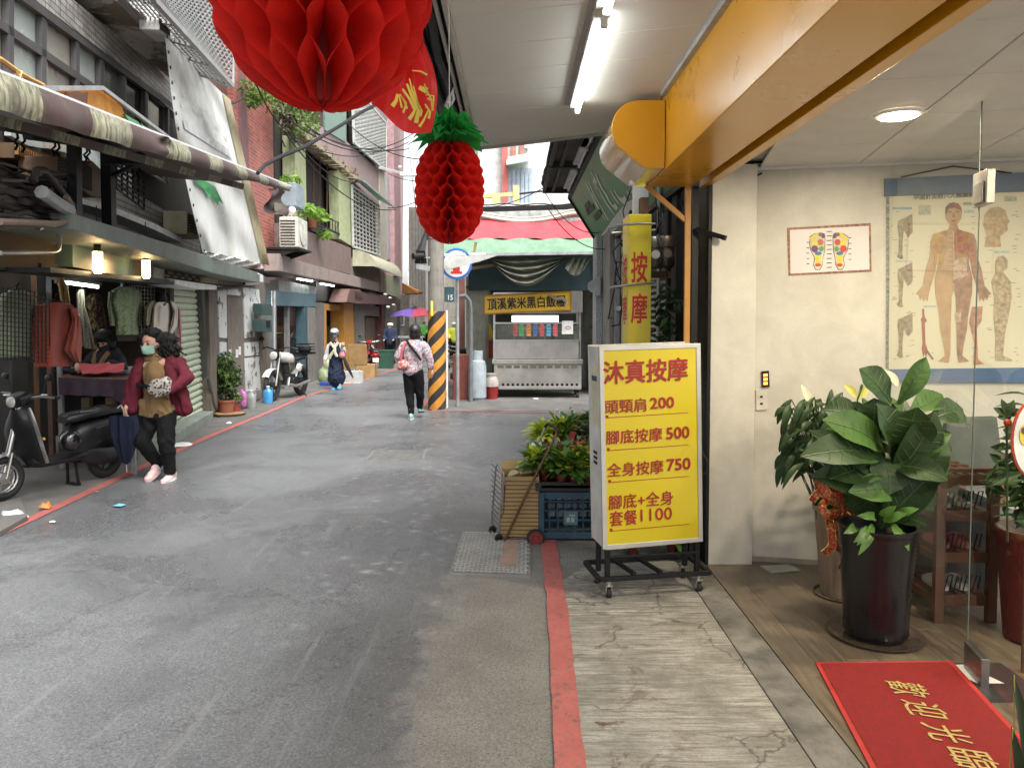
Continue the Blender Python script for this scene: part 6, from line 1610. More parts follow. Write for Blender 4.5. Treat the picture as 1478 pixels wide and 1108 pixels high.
sl2=thing('street_lamp','small white street lamp arm sticking out from the far left corner','street lamp',AY(570,245,24));mb=MB();mb.beam(AY(548,242,24),AY(588,252,23),.07,.07);mb.box(AY(590,252,23),(.5,.2,.1));mb.ball(AY(577,241,23.5),.05);mb.build('lamp_arm',whitep,sl2)
# the next house on the near left, just out of frame
nh=thing('near_row_house','grey tiled row house before the clothes stall at the left edge','building',(-6,1,0))
mb=MB();mb.b2((-9,-4,0),(-4.15,5.25,7));mb.build('wall',MATS['grey_tile'],nh)
for i in range(3):
    for z in(.1,3.4):
        mb=MB();mb.b2((-4.17,-3.2+i*2.8,z),(-4.1,-1.0+i*2.8,z+2.2));wq=mb.build('window',MATS['alu_dull'],nh);mb=MB();mb.b2((-4.098,-3.1+i*2.8,z+.1),(-4.09,-1.1+i*2.8,z+2.1));mb.build('pane',MATS['pane_grey'],wq)
# ================================================================= CLOTHES STALL
def puff(name,pl,rows,thick,m,par,d=0.0,wr=.012,seed=0,nu=16,sub=5):
    """a hanging garment: rows of (y, left x, right x) give its outline, filled out front and back with folds"""
    R_=[]
    for i in range(len(rows)-1):
        for k in range(sub):
            t=k/sub;a,b=rows[i],rows[i+1];R_.append([a[j]*(1-t)+b[j]*t for j in range(3)])
    R_.append(rows[-1]);mb=MB();n=len(R_)
    for side in(1,-1):
        vs=[]
        for r,(y,xl,xr)in enumerate(R_):
            for i in range(nu+1):
                u=i/nu;b=math.sqrt(max(0,1-(2*u-1)**2));f=wr*(math.sin(u*17+seed+r*.12)+math.sin(u*9-r*.2+seed*2))*min(1,r/6)*b
                vs.append(pl.pt(xl+(xr-xl)*u,y,d+side*(thick*b)+f))
        fs=[(r*(nu+1)+i,r*(nu+1)+i+1,(r+1)*(nu+1)+i+1,(r+1)*(nu+1)+i)for r in range(n-1)for i in range(nu)]
        mb.add(vs,fs)
    return mb.build(name,m,par,smooth=True,normals=False)
def cloth(nm,c,var=.2,vs=6,pat=None,pc=None,ps=30):
    if nm in MATS:return MATS[nm]
    m,nt,N,L,P=_nt(nm);co=coord(N,L);a=noise(N,L,co,vs,4)
    base=mixc(N,L,ramp(N,L,a,.3,.7),tuple(x*(1-var)for x in c),tuple(min(1,x*(1+var))for x in c))
    if pat:
        for k,c2 in enumerate(pat):
            n_=noise(N,L,coord(N,L,(1,1,1),(0,k,0)),ps+k*7,3,.6,.6);base=mixc(N,L,ramp(N,L,n_,.54,.57),base,c2)
    L.new(base,P.inputs['Base Color']);P.inputs['Roughness'].default_value=.85;P.inputs['Sheen Weight'].default_value=.12 if max(c)>.1 else 0;P.inputs['Specular IOR Level'].default_value=.25
    b=bump(N,L,noise(N,L,co,12,3,.5,1),.35,.02);L.new(bump(N,L,noise(N,L,co,400,2),.15,.002,b),P.inputs['Normal']);MATS[nm]=m;return m
PG_=PA.off(-.3)
def garment(name,label,anchor,parts,hanger=None,cat='clothes'):
    t=thing(name,label,cat,PA.pt(anchor[0],anchor[1],parts[0][3]if len(parts[0])>3 and isinstance(parts[0][3],float)else-.3))
    for nm,rows,m,d,th in parts:puff(nm,PA,rows,th,m,t,d,seed=hash(nm)%7 if False else len(nm))
    if hanger:
        x,y,w_,d=hanger;mb=MB();mb.tube([PA.pt(x-w_,y+w_*.35,d),PA.pt(x,y,d),PA.pt(x+w_,y+w_*.35,d)],.012,6);mb.tube([PA.pt(x,y,d),PA.pt(x,y-6,d),PA.pt(x+2,y-9,d),PA.pt(x+3,y-6,d)],.006,5);mb.build('hanger',blackm,t,smooth=True)
    return t
sage=cloth('shirt_sage',(.26,.3,.2));rust=cloth('shirt_rust',(.27,.045,.022),.12)
garment('hanging_shirt','pale sage shirt hanging behind wire grid at the far left',(25,430),[('body',[(419,14,34),(424,2,46),(440,-6,52),(470,-8,53),(515,-8,54)],sage,-.32,.09)],(24,417,14,-.32))
garment('hanging_shirt','rust red long sleeved shirt hanging on the wire grid behind the scooter',(82,450),[('body',[(436,70,92),(441,52,106),(460,47,109),(500,46,108),(529,49,104)],rust,-.22,.09),('sleeve',[(444,100,110),(460,104,116),(485,98,118),(505,92,118),(523,108,117)],rust,-.12,.05)],(80,433,12,-.22))
fl=cloth('floral_dark',(.05,.02,.022),.2,pat=[(.35,.25,.1),(.12,.1,.07)],ps=9)
garment('hanging_dress','dark brown flowered blouse on a black mannequin bust at the back of the stall',(138,430),[('body',[(424,128,142),(430,122,148),(450,124,152),(480,126,156),(505,128,158)],fl,-.7,.09)],None)
crmc=cloth('cream_knit',(.5,.46,.32),.15)
garment('hanging_cardigan','narrow cream cardigan hanging left of the flowered blouse',(118,430),[('body',[(418,113,121),(424,110,122),(460,112,124),(500,116,138)],crmc,-.62,.05)],(118,418,4,-.62))
garment('hanging_jacket','mustard yellow jacket edge at the upper left of the stall',(92,410),[('body',[(400,82,90),(412,84,98),(440,88,102)],cloth('mustard',(.4,.25,.08)),-.5,.05)])
garment('lace_top','white lace top hanging below the cream cardigan',(128,470),[('body',[(445,119,124),(465,118,130),(485,120,134),(503,122,138)],cloth('lace',(.5,.45,.36),pat=[(.2,.17,.13)],ps=60),-.55,.04)])
grb=cloth('green_blouse',(.11,.16,.07),.2,pat=[(.26,.33,.2),(.2,.22,.12)],ps=34)
g_=garment('display_blouse','green patterned collared blouse on a black display bust',(181,430),[('body',[(414,172,190),(419,161,202),(435,158,205),(460,166,200),(483,168,200)],grb,-.1,.1),('sleeve',[(421,157,166),(440,155,165),(470,159,167)],grb,-.1,.05),('sleeve',[(421,196,204),(440,198,206),(470,199,204)],grb,-.1,.05)])
mb=MB();mb.ball(PA.pt(181,411,-.1),(.05,.05,.08));mb.panel(PA,[(168,483),(198,483),(197,492),(170,492)],-.15,-.08);mb.build('bust',blackm,g_,smooth=True)
wsh=cloth('white_cotton',(.55,.5,.43),.1);kh=cloth('khaki',(.17,.14,.075))
g_=garment('display_shirt','white long shirt under an open khaki jacket on a black bust before the shutter',(234,440),[('shirt',[(436,225,242),(442,220,248),(460,219,247),(484,218,246)],wsh,.0,.1),('jacket',[(434,216,224),(445,208,220),(465,207,217),(470,209,216)],kh,-.02,.09),('jacket',[(434,243,250),(445,244,254),(470,246,258),(492,249,259)],kh,-.02,.09),('sleeve',[(436,246,252),(450,250,257),(470,246,256),(482,242,249)],wsh,.08,.05),('jacket',[(478,236,249),(487,238,251),(492,240,250)],kh,.06,.05)])
mb=MB();mb.ball(PA.pt(233,432,.0),(.07,.07,.1));mb.tube([PA.pt(228,437,.06),PA.pt(234,441,.1),PA.pt(240,437,.06)],.02,6);mb.build('bust',blackm,g_,smooth=True)
mb=MB()
for x in(226,234,241):mb.ball(PA.pt(x,439 if x!=234 else 441,.12),.013)
mb.build('necklace_bead',whitep,g_)['kind']='stuff'
garment('pink_scarf','pink scarf hanging between display shirt and shutter',(260,480),[('body',[(445,257,260),(470,257,262),(490,255,262),(502,254,262)],cloth('pinkish',(.45,.16,.2)),.0,.04)])
t=thing('wire_grid','black wire display grid in front of the shirts at the far left','grid rack',PA.pt(30,470,-.15))
lattice('grid_wire',PA,[(-12,412),(72,424),(72,524),(-12,518)],15,15,.007,blackm,t,-.12)
t=thing('wire_grid','white wire display grid behind the display shirt beside the shutter','grid rack',PA.pt(225,430,-.2))
lattice('grid_wire',PA,[(190,412),(246,416),(246,480),(190,480)],12,12,.006,galv,t,-.2)
# inner counters and posts at the left edge
cab=thing('grey_cabinet','dark grey metal cabinet behind the scooter handlebars','cabinet',PA.pt(8,560,-.6));a=AY(16,515,8.6);mb=MB();mb.b2((a.x-.6,8.6,0),(a.x,8.9,a.z));mb.build('body',M('cab_grey',(.06,.06,.058),.5,dirt=.2),cab,bevel=.01)
t=thing('stall_post','brownish upright pole of the clothes stall behind the scooter','post',PA.pt(72,600,-.3));mb=MB();a=AY(72,528,8.3);mb.b2((a.x-.025,8.28,0),(a.x+.025,8.33,a.z));mb.build('post',M('post_brown',(.13,.075,.06),.6),t)
t=thing('stall_post','light grey metal leg at the left end of the stall table','post',PA.pt(88,600,-.1));mb=MB();a=AY(86,528,8.2);mb.b2((a.x-.02,a.y-.02,0),(a.x+.02,a.y+.02,a.z));mb.build('post',galv,t)
t=thing('stall_post','wooden upright at the dark left side of the clothes stall','post',PA.pt(55,600,-.5));mb=MB();a=AY(54,520,8.5);mb.b2((a.x-.03,a.y-.03,0),(a.x+.03,a.y+.03,2.3));mb.build('post',wood,t)
t=thing('stall_post','dark doorpost between the shirts and the inside of the clothes stall','post',PA.pt(70,400,-.2));mb=MB();a=AY(64,420,8.4);mb.b2((a.x-.05,a.y-.05,0),(a.x+.05,a.y+.05,2.5));mb.build('post',darkm,t)
# table with goods
tb2=thing('stall_table','clothes stall table with dark cloth spread with folded garments','table',(-4.5,8.0,0))
zt3=.98;q=[G(84,545,zt3),G(188,548,zt3),G(212,530,zt3),G(118,527,zt3)]
mb=MB();mb.prism(q,(0,0,-.05));mb.build('tabletop',wood,tb2)
mb=MB();c4=[q[0],q[1],q[2]]
def drape(u,v):
    if u<.75:p=q[0].lerp(q[1],u/.75)
    else:p=q[1].lerp(q[2],(u-.75)/.25)
    nrm=V((.5,-.8,0))if u<.75 else V((.9,.1,0))
    return p+V((0,0,.004-(.18+.5*max(0,(u-.55))*1.5)*v))+nrm.normalized()*(.02+.035*v*(1+math.sin(u*40)))
mb.grid(drape,40,6);mb.build('table_cloth',cloth('cloth_plum',(.055,.035,.05),.2),tb2,smooth=True,normals=False)
mb=MB()
for i in(0,1):mb.b2((q[i].x-.02,q[i].y+.02,0),(q[i].x+.02,q[i].y+.06,zt3))
mb.build('leg',galv,tb2)['kind']='stuff'
a=AY(93,560,8.4);b=AY(190,560,8.4);mb=MB();mb.b2((a.x,8.4,0),(b.x,8.5,a.z));mb.build('drawer_front',M('under_dark',(.012,.011,.01),.8),tb2)
for x in(117,152):a=AY(x,574,8.3);b=AY(x+12,604,8.3);mb=MB();mb.b2((a.x,8.3,b.z),(b.x,8.38,a.z));mb.build('wooden_box',M('box_wood',(.26,.19,.12),.7),tb2)
folded=[(.05,.3,(.035,.035,.05)),(.2,.5,(.45,.42,.25)),(.3,.25,(.03,.03,.03)),(.42,.55,(.3,.3,.34)),(.5,.2,(.08,.03,.05)),(.62,.4,(.5,.5,.5)),(.75,.3,(.1,.09,.12)),(.85,.6,(.35,.34,.36)),(.12,.75,(.02,.03,.06)),(.35,.8,(.15,.1,.12))]
cols_=['dark navy','pale lime','black','grey','plum','white','charcoal','light grey','blue black','brown']
for i,(u,v,c)in enumerate(folded):
    p=L4(q,u,v);mb=MB();mb.box(p+V((0,0,.03)),(.26,.2,.05),.3+.2*math.sin(i*3));o=mb.build('folded_garment',cloth('fold%d'%i,c,.4,20),None,bevel=.02,bseg=3,smooth=True)
    tag(o,'%s folded garment lying on the clothes stall table'%cols_[i],'clothes','folded garments on the stall table')
p=AY(149,533,8.05);mb=MB();q5=[(113,526),(184,526),(186,540),(150,545),(118,541)]
def rcl(u,v):x,y=lerp2([(113,525),(180,524),(178,536),(119,540)],u,v);return AY(x,y,8.2-.2*v)+V((0,0,.006*math.sin(u*14+v*6)))
mb.grid(rcl,24,8);o=mb.build('red_cloth',cloth('cl_coral',(.42,.06,.065),.15),None,smooth=True,normals=False);tag(o,'coral red garment the vendor is folding on the table','clothes')

# ================================================================= TWO-WHEELERS
def wheel(par,c,r,w_,m_rim,name='wheel',spokes=5,disc=False):
    mb=MB();n=28;prof=[]
    mb2=MB();vs=[]
    for i in range(n):
        a=2*math.pi*i/n
        for k in range(8):
            b=2*math.pi*k/8;rr=r-w_/2+w_/2*math.cos(b);vs.append(V(c)+V((rr*math.cos(a),w_/2*math.sin(b),rr*math.sin(a))))
    fs=[(i*8+k,i*8+(k+1)%8,((i+1)%n)*8+(k+1)%8,((i+1)%n)*8+k)for i in range(n)for k in range(8)]
    mb.add(vs,fs);ty=mb.build(name,rubber,par,smooth=True,world=False)
    mb=MB();ri=r-w_*.95
    for s_ in(-1,1):
        mb.tube([V(c)+V((ri*math.cos(2*math.pi*i/24),s_*w_*.28,ri*math.sin(2*math.pi*i/24)))for i in range(24)],.008,6,closed=True)
    for k in range(spokes):
        a=2*math.pi*k/spokes;mb.beam(V(c),V(c)+V((ri*math.cos(a),0,ri*math.sin(a))),.022 if spokes<8 else.005,.016 if spokes<8 else.005,up=(0,1,0))
    mb.cyl(V(c)-V((0,w_*.5,0)),V(c)+V((0,w_*.5,0)),r*.24,n=14);mb.build('rim',m_rim,ty,smooth=False,world=False)
    return ty
def loft(mb,secs,n=16,ex=2.6):
    """sections (x, y, z, half width, half height) joined into one rounded body"""
    vs=[];fs=[]
    for(x,y,z,hw,hh)in secs:
        for i in range(n):
            a=2*math.pi*i/n;ca,sa=math.cos(a),math.sin(a);vs.append(V((x,y+hw*math.copysign(abs(ca)**(2/ex),ca),z+hh*math.copysign(abs(sa)**(2/ex),sa))))
    for k in range(len(secs)-1):
        for i in range(n):fs.append((k*n+i,k*n+(i+1)%n,(k+1)*n+(i+1)%n,(k+1)*n+i))
    fs+=[tuple(range(n)),tuple(range(len(secs)*n-1,(len(secs)-1)*n-1,-1))]
    return mb.add(vs,fs)
gloss=M('gloss_black',(.01,.01,.012),.12,var=.1,coat=.8,dirt=.05,dcol=(.08,.08,.07))
seatm=M('seat_leather',(.01,.01,.011),.3,bmp=.25,bs=180)
matb=M('matt_black_plastic',(.009,.009,.01),.4,bmp=.15,bs=150)
def scooter(name,label,loc,rz,body,L_=1.04,seat=seatm,full=True,trim=None,group=None,rear_red=False):
    t=thing(name,label,'scooter',loc,rz,group)
    r=.2
    wheel(t,(0,0,r),r,.085,darkm,spokes=5);wheel(t,(L_,0,r),r,.08,steel,spokes=5)
    mb=MB();loft(mb,[(-.27,0,.55,.05,.05),(-.2,0,.54,.1,.1),(0,0,.52,.14,.12),(.2,0,.46,.15,.16),(.34,0,.42,.14,.18),(.42,0,.38,.11,.15)]);mb.build('rear_body',body,t,smooth=True,world=False)
    mb=MB();loft(mb,[(-.26,0,.665,.08,.02),(-.2,0,.68,.12,.045),(0,0,.69,.14,.05),(.15,0,.675,.14,.045),(.28,0,.665,.125,.05),(.42,0,.655,.1,.05),(.46,0,.645,.07,.035)]);mb.build('seat',seat,t,smooth=True,world=False)
    mb=MB();loft(mb,[(.3,0,.3,.13,.06),(.5,0,.28,.16,.035),(.75,0,.28,.15,.035),(.85,0,.32,.12,.06)]);mb.build('footboard',matb,t,smooth=True,world=False)
    mb=MB();loft(mb,[(-.13,.0,.27,.06,.05),(0,.09,.25,.055,.08),(.2,.1,.26,.05,.09),(.36,.08,.3,.04,.06)]);mb.build('swing_arm',matb,t,smooth=True,world=False)
    mb=MB()
    vs=[];K=10
    for k in range(K+1):
        s_=k/K;x=.80+.10*s_+.05*math.sin(s_*3.1);z=.3+.5*s_;wv=.15+.05*math.sin(math.pi*s_)-.08*s_**3
        for th,dx in((0,0),(1,.045)):
            for i in range(9):
                a=-1+i/4;vs.append(V((x+dx-.06*a*a-(.0),wv*a,z)))
    fs=[]
    for k in range(K):
        for th in(0,9):
            for i in range(8):fs.append((k*18+th+i,k*18+th+i+1,(k+1)*18+th+i+1,(k+1)*18+th+i))
        for i in(0,8):fs.append((k*18+i,k*18+9+i,(k+1)*18+9+i,(k+1)*18+i))
    mb.add(vs,fs);mb.build('front_shield',body,t,smooth=True,world=False)
    for sy in(-1,1):
        mb=MB();pts=[]
        for k in range(K+1):
            s_=k/K;x=.80+.10*s_+.05*math.sin(s_*3.1);z=.3+.5*s_;wv=.15+.05*math.sin(math.pi*s_)-.08*s_**3
            pts.append((x-.06,sy*(wv+.004),z))
        mb.tube(pts,.018,6);mb.build('shield_trim',trim or steel,t,smooth=True,world=False)
    mb=MB();loft(mb,[(.96,0,.86,.03,.03),(.93,0,.87,.1,.06),(.85,0,.89,.11,.065),(.78,0,.9,.05,.04)]);mb.build('headlight_cowl',body,t,smooth=True,world=False)
    mb=MB();mb.ball((.95,0,.865),(.03,.055,.05));mb.build('headlight',M('lamp_lens',(.5,.5,.46),.1,coat=.5),t,smooth=True,world=False)
    mb=MB();mb.tube([(.78,-.33,.9),(.82,-.2,.91),(.85,0,.88),(.82,.2,.91),(.78,.33,.9)],.012,8);mb.cyl((L_-.02,0,.25),(.87,0,.85),.025,n=10);mb.build('handlebar',steel,t,smooth=True,world=False)
    for sy in(-1,1):
        mb=MB();mb.cyl((.785,sy*.25,.905),(.765,sy*.36,.9),.018,n=10);mb.build('grip',rubber,t,smooth=True,world=False)
        mb=MB();mb.tube([(.8,sy*.2,.92),(.8,sy*.24,1.04),(.8,sy*.26,1.06)],.006,6);mb.ball((.8,sy*.28,1.08),(.01,.05,.032));mb.build('mirror',matb,t,smooth=True,world=False)
        mb=MB();mb.tube([(.81,sy*.2,.925),(.83,sy*.3,.93)],.007,5);mb.build('brake_lever',steel,t,smooth=True,world=False)
        mb=MB();loft(mb,[(-.18,sy*.13,.5,.02,.03),(-.05,sy*.15,.5,.025,.08),(.12,sy*.155,.49,.025,.085),(.22,sy*.14,.5,.015,.05)]);mb.build('side_cowl',gloss if not full else body,t,smooth=True,world=False)
    mb=MB();vs=[];n_=12
    for i in range(n_+1):
        a=R(20+140*i/n_)
        for k in range(5):b=-1+k/2;vs.append(V((L_+(r+.02-.018*b*b)*math.cos(a),.055*b,r+(r+.02-.018*b*b)*math.sin(a))))
    mb.add(vs,[(i*5+k,i*5+k+1,(i+1)*5+k+1,(i+1)*5+k)for i in range(n_)for k in range(4)]);mb.build('front_fender',steel if full else body,t,smooth=True,world=False)
    mb=MB();mb.cyl((L_,.05,r),(L_-.06,.05,.42),.014,n=8);mb.cyl((L_,-.05,r),(L_-.06,-.05,.42),.014,n=8);mb.build('front_fork',steel,t,smooth=True,world=False)['kind']='stuff'
    mb=MB();mb.beam((.38,.05,.3),(.36,.07,.02),.02);mb.beam((.38,-.05,.3),(.36,-.07,.02),.02);mb.beam((.36,-.09,.015),(.36,.09,.015),.02);mb.build('centre_stand',blackm,t,world=False)
    mb=MB();mb.ball((-.27,0,.56),(.02,.07,.035));mb.build('tail_light',M('tail_red',(.35,.01,.01),.2),t,smooth=True,world=False)
    mb=MB();mb.tube([(-.28,.08,.62),(-.33,.06,.66),(-.34,0,.67),(-.33,-.06,.66),(-.28,-.08,.62)],.008,6);mb.build('grab_rail',steel,t,smooth=True,world=False)
    mb=MB();mb.box((-.27,0,.42),(.012,.17,.12));mb.build('number_plate',whitep,t,world=False)
    return t
rw=G(152,689);fwx=V((rw.x-.36,rw.y-.933,0));dd=fwx-V((rw.x,rw.y,0));ang=math.atan2(dd.y,dd.x)
sc1=scooter('parked_scooter','black scooter with glossy seat and silver shield trim parked by the clothes stall',(rw.x,rw.y,0),ang,matb,1.05)
mb=MB();mb.ball((.48,.13,.46),(.1,.09,.1));mb.build('glossy_pod',gloss,sc1,smooth=True,world=False)
mb=MB();mb.ball((.78,.17,.52),(.012,.02,.015));mb.build('reflector',M('amber',(.7,.3,.02),.2),sc1,world=False)
# bicycle wheel behind, at the frame edge
# white classic motorcycle
def motorcycle(name,label,loc,rz):
    t=thing(name,label,'motorcycle',loc,rz);r=.3;L_=1.22
    wheel(t,(0,0,r),r,.1,darkm,spokes=10);wheel(t,(L_,0,r),r,.09,darkm,spokes=10)
    wp=M('moto_white',(.62,.61,.55),.2,coat=.4,dirt=.1)
    mb=MB();loft(mb,[(.42,0,.76,.08,.06),(.55,0,.8,.13,.1),(.7,0,.82,.14,.11),(.85,0,.84,.1,.09),(.92,0,.85,.05,.04)]);mb.build('fuel_tank',wp,t,smooth=True,world=False)
    mb=MB();loft(mb,[(-.2,0,.82,.08,.03),(0,0,.8,.12,.05),(.3,0,.76,.12,.05),(.46,0,.76,.08,.04)]);mb.build('seat',seatm,t,smooth=True,world=False)
    for s_ in(-1,1):
        mb=MB();mb.ball((.3,s_*.12,.6),(.13,.03,.09));mb.build('side_cover',wp,t,smooth=True,world=False)
    mb=MB();mb.box((.6,0,.38),(.3,.22,.2));mb.cyl((.62,0,.46),(.7,0,.7),.08,n=14);mb.cyl((.5,-.13,.34),(.5,.13,.34),.09,n=14)
    mb.build('engine',M('engine_dark',(.05,.05,.05),.4,.7),t,bevel=.01,world=False)
    mb=MB();mb.tube([(.95,0,.85),(.8,.0,.65),(.75,0,.35),(.4,0,.28),(0,0,.3)],.022,8);mb.tube([(.9,0,.85),(.4,0,.72),(-.2,0,.76)],.02,8);mb.tube([(0,.08,.3),(.4,.1,.34)],.02,6);mb.tube([(-.05,-.12,.3),(-.05,-.12,.78)],.016,6);mb.tube([(-.05,.12,.3),(-.05,.12,.78)],.016,6);mb.build('frame',blackm,t,smooth=True,world=False)['kind']='stuff'
    mb=MB();mb.tube([(.72,.1,.42),(.8,.12,.3),(.5,.14,.24),(-.1,.15,.3)],.03,8);mb.build('exhaust',steel,t,smooth=True,world=False)
    for s_ in(-1,1):
        mb=MB();mb.cyl((L_,s_*.075,r),(L_-.2,s_*.075,.95),.022,n=10);mb.build('fork_tube',steel,t,smooth=True,world=False)
        mb=MB();mb.tube([(.96,s_*.3,1.02),(.97,s_*.32,1.16)],.007,5);mb.ball((.97,s_*.34,1.2),(.01,.06,.045));mb.build('mirror',matb,t,smooth=True,world=False)
    mb=MB();mb.tube([(.88,-.38,1.0),(.98,-.22,1.04),(1.02,0,.98),(.98,.22,1.04),(.88,.38,1.0)],.014,8);mb.build('handlebar',blackm,t,smooth=True,world=False)
    mb=MB();mb.ball((1.1,0,.88),(.07,.1,.1));mb.build('headlight_shell',blackm,t,smooth=True,world=False)
    mb=MB();mb.ball((1.155,0,.88),(.025,.08,.08));mb.build('headlight',M('lamp_lens',(.5,.5,.46),.1),t,smooth=True,world=False)
    for cx_,a0,a1,nm in((L_,35,165,'front_fender'),(0,20,150,'rear_fender')):
        mb=MB();vs=[];n_=12
        for i in range(n_+1):
            a=R(a0+(a1-a0)*i/n_)
            for k in range(5):b=-1+k/2;vs.append(V((cx_+(r+.045-.02*b*b)*math.cos(a),.07*b,r+(r+.045-.02*b*b)*math.sin(a))))
        mb.add(vs,[(i*5+k,i*5+k+1,(i+1)*5+k+1,(i+1)*5+k)for i in range(n_)for k in range(4)]);mb.build(nm,wp,t,smooth=True,world=False)
    mb=MB()
    for k in range(4):mb.tube([(-.35,-.17,.88+k*.06),(-.05,-.17,.88+k*.06),(-.05,.17,.88+k*.06),(-.35,.17,.88+k*.06)],.01,5,closed=True)
    mb.box((-.2,0,.86),(.32,.36,.02));mb.build('luggage_rack',blackm,t,world=False)['kind']='stuff'
    mb=MB();mb.ball((-.2,0,.96),(.14,.15,.1));mb.build('bundle',rubber,t,smooth=True,world=False)
    mb=MB();mb.tube([(.42,.12,.3),(.36,.3,.02)],.012,6);mb.build('side_stand',blackm,t,smooth=True,world=False)
    return t
a=G(434,570);b=G(403,577);dd=b-a
motorcycle('parked_motorcycle','small white classic motorcycle with rear rack parked by the blue front shop',(a.x,a.y,0),math.atan2(dd.y,dd.x))
p=G(540,540);scooter('parked_scooter','red and white scooter seen from behind far down the left kerb',(p.x,p.y,0),R(110),M('scoot_red',(.35,.02,.02),.3,coat=.4),full=False,trim=whitep)
p=G(658,583);scooter('parked_scooter','dark scooter half hidden behind the striped utility pole',(p.x+.05,p.y+1.2,0),R(95),darkm,full=False)
p=G(664,583);mb=MB();mb.box((p.x,p.y+.7,.45),(.35,.4,.9));o=mb.build('red_box',M('red_brown_box',(.2,.05,.035),.7),None,bevel=.02);tag(o,'dark red box standing behind the hydrant sign post','box')
p=G(664,583);t=thing('parked_scooter_pair','silver white scooter beyond the red box behind the post','scooter',(p.x,p.y+3,0));bpy.data.objects.remove(t)
p=G(660,560);scooter('parked_scooter','white scooter further back beyond the hydrant sign post',(p.x-.05,p.y+.3,0),R(85),M('scoot_white',(.55,.55,.53),.3,coat=.3),full=False)
# bottles, pots and boxes by the left kerb
def bottle(name,label,p,r,h,m,cat='bottle',cap=whitep,handle=True):
    t=thing(name,label,cat,p);mb=MB();mb.lathe([(r*.9,0),(r,.02),(r,h*.62),(r*.8,h*.75),(r*.3,h*.86),(r*.28,h*.92),(0,h*.92)],p,16,sy=.75);mb.build('body',m,t,smooth=True)
    mb=MB();mb.cyl(V(p)+V((0,0,h*.92)),V(p)+V((0,0,h)),r*.34,n=10);mb.build('cap',cap,t)
    if handle:mb=MB();mb.tube([V(p)+V((r*.3,0,h*.9)),V(p)+V((r*.9,0,h*.88)),V(p)+V((r*.95,0,h*.66))],r*.1,6);mb.build('handle',m,t,smooth=True)
    return t
bottle('water_jug','bright blue plastic jug on the pavement in front of the motorcycle wheel',G(387,582),.09,.33,M('jug_blue',(.06,.3,.6),.3,coat=.2))
bottle('water_jug','clear empty plastic jug beside the pink bag',G(363,590),.085,.34,thin('clear_plastic',(.45,.47,.46),.5,.2),cap=whitep)
p=G(352,590);t=thing('pink_bag','bright pink and violet plastic bag between plant pots and clear jug','bag',p);mb=MB();mb.ball(p+V((0,0,.1)),(.07,.07,.1));mb.ball(p+V((.01,0,.22)),(.05,.05,.09));mb.ball(p+V((-.03,0,.3)),(.03,.03,.06));mb.ball(p+V((.05,0,.16)),(.05,.04,.05));remeshed(mb,'bag',thin('pink_plastic',(.6,.2,.5),.3,.3,var=.4),t,.015,2)
terra=M('terracotta2',(.28,.1,.055),.7,dirt=.2)
def pot(p,r,h,m,par,rim=True):
    mb=MB();mb.lathe([(r*.7,0),(r*.98,h*.85),(r*1.06,h*.86),(r*1.06,h),(r*.92,h),(r*.88,h*.9),(0,h*.88)],p,20);mb.build('pot',m,par,smooth=True)
p=G(327,597);t=thing('potted_shrub','bushy green shrub in a terracotta pot at the shutter corner','potted plant',p);pot(p,.15,.24,terra,t)
leafcloud('leaf','',[(p+V((x,y_,z)),(.16,.16,.15))for x,y_,z in((-.1,0,.45),(.08,0,.5),(-.05,0,.65),(.1,0,.72),(-.1,0,.8),(0,.0,.9),(.14,0,.6),(-.15,0,.62),(.02,0,.38))],900,.045,lfd,par=t,seed=11)
leafcloud('young_leaf','',[(p+V((x,y_,z)),(.14,.14,.12))for x,y_,z in((.1,-.1,.5),(-.05,-.1,.75),(.05,-.08,.9),(.12,-.1,.65))],220,.04,lfg,par=t,seed=12)
mb=MB()
for k in range(6):mb.tube([p+V((0,0,.2)),p+V((.04*math.cos(k),.04*math.sin(k),.5)),p+V((.12*math.cos(k),.1*math.sin(k),.85))],.008,5)
mb.build('stem',wood,t)['kind']='stuff'
p2=G(341,596);t=thing('potted_seedling','small plant in a little dark red pot next to the terracotta pot','potted plant',p2);pot(p2,.08,.16,M('pot_red',(.25,.05,.04),.6),t);leafcloud('leaf','',[(p2+V((0,0,.25)),(.11,.11,.08))],120,.035,lfg,par=t,seed=13)
p3=G(318,594);t=thing('old_pot','old dark pot behind the terracotta pot at the step','pot',p3+V((0,.15,0)));pot(p3+V((0,.15,0)),.15,.22,M('pot_dark',(.1,.05,.04),.8),t)
mb=MB();mb.lathe([(.0,.02),(.26,.03),(.27,.04),(.24,.01),(0,.01)],G(331,599),24);o=mb.build('plant_saucer',M('saucer_tan',(.33,.2,.1),.7));tag(o,'wide tan saucer under the potted plants by the shutter','saucer')
# goods by woman with hat: boxes, crate
t=thing('white_crate','white crate standing behind the umbrella of the woman in a cap','crate',G(514,552));p=G(508,553);mb=MB();
mb.b2((p.x-.2,p.y,.0),(p.x+.2,p.y+.4,.03));
for k in range(4):mb.b2((p.x-.2,p.y-.01,.06+k*.07),(p.x+.2,p.y,.09+k*.07))
for k in range(4):mb.b2((p.x-.2+k*.125,p.y-.01,0),(p.x-.175+k*.125,p.y+.0,.33))
mb.b2((p.x-.2,p.y+.02,.03),(p.x+.2,p.y+.38,.28));mb.build('body',whitep,t)['kind']='stuff'
t=thing('open_carton','open brown carton leaning by the orange doorway','carton',G(520,545));p=G(519,546);mb=MB();mb.b2((p.x-.15,p.y+.3,0),(p.x+.35,p.y+.7,.35));mb.beam((p.x-.1,p.y+.3,.35),(p.x-.1,p.y+.2,.9),.5,.02);mb.build('body',M('carton3',(.36,.22,.09),.8),t,bevel=.005)
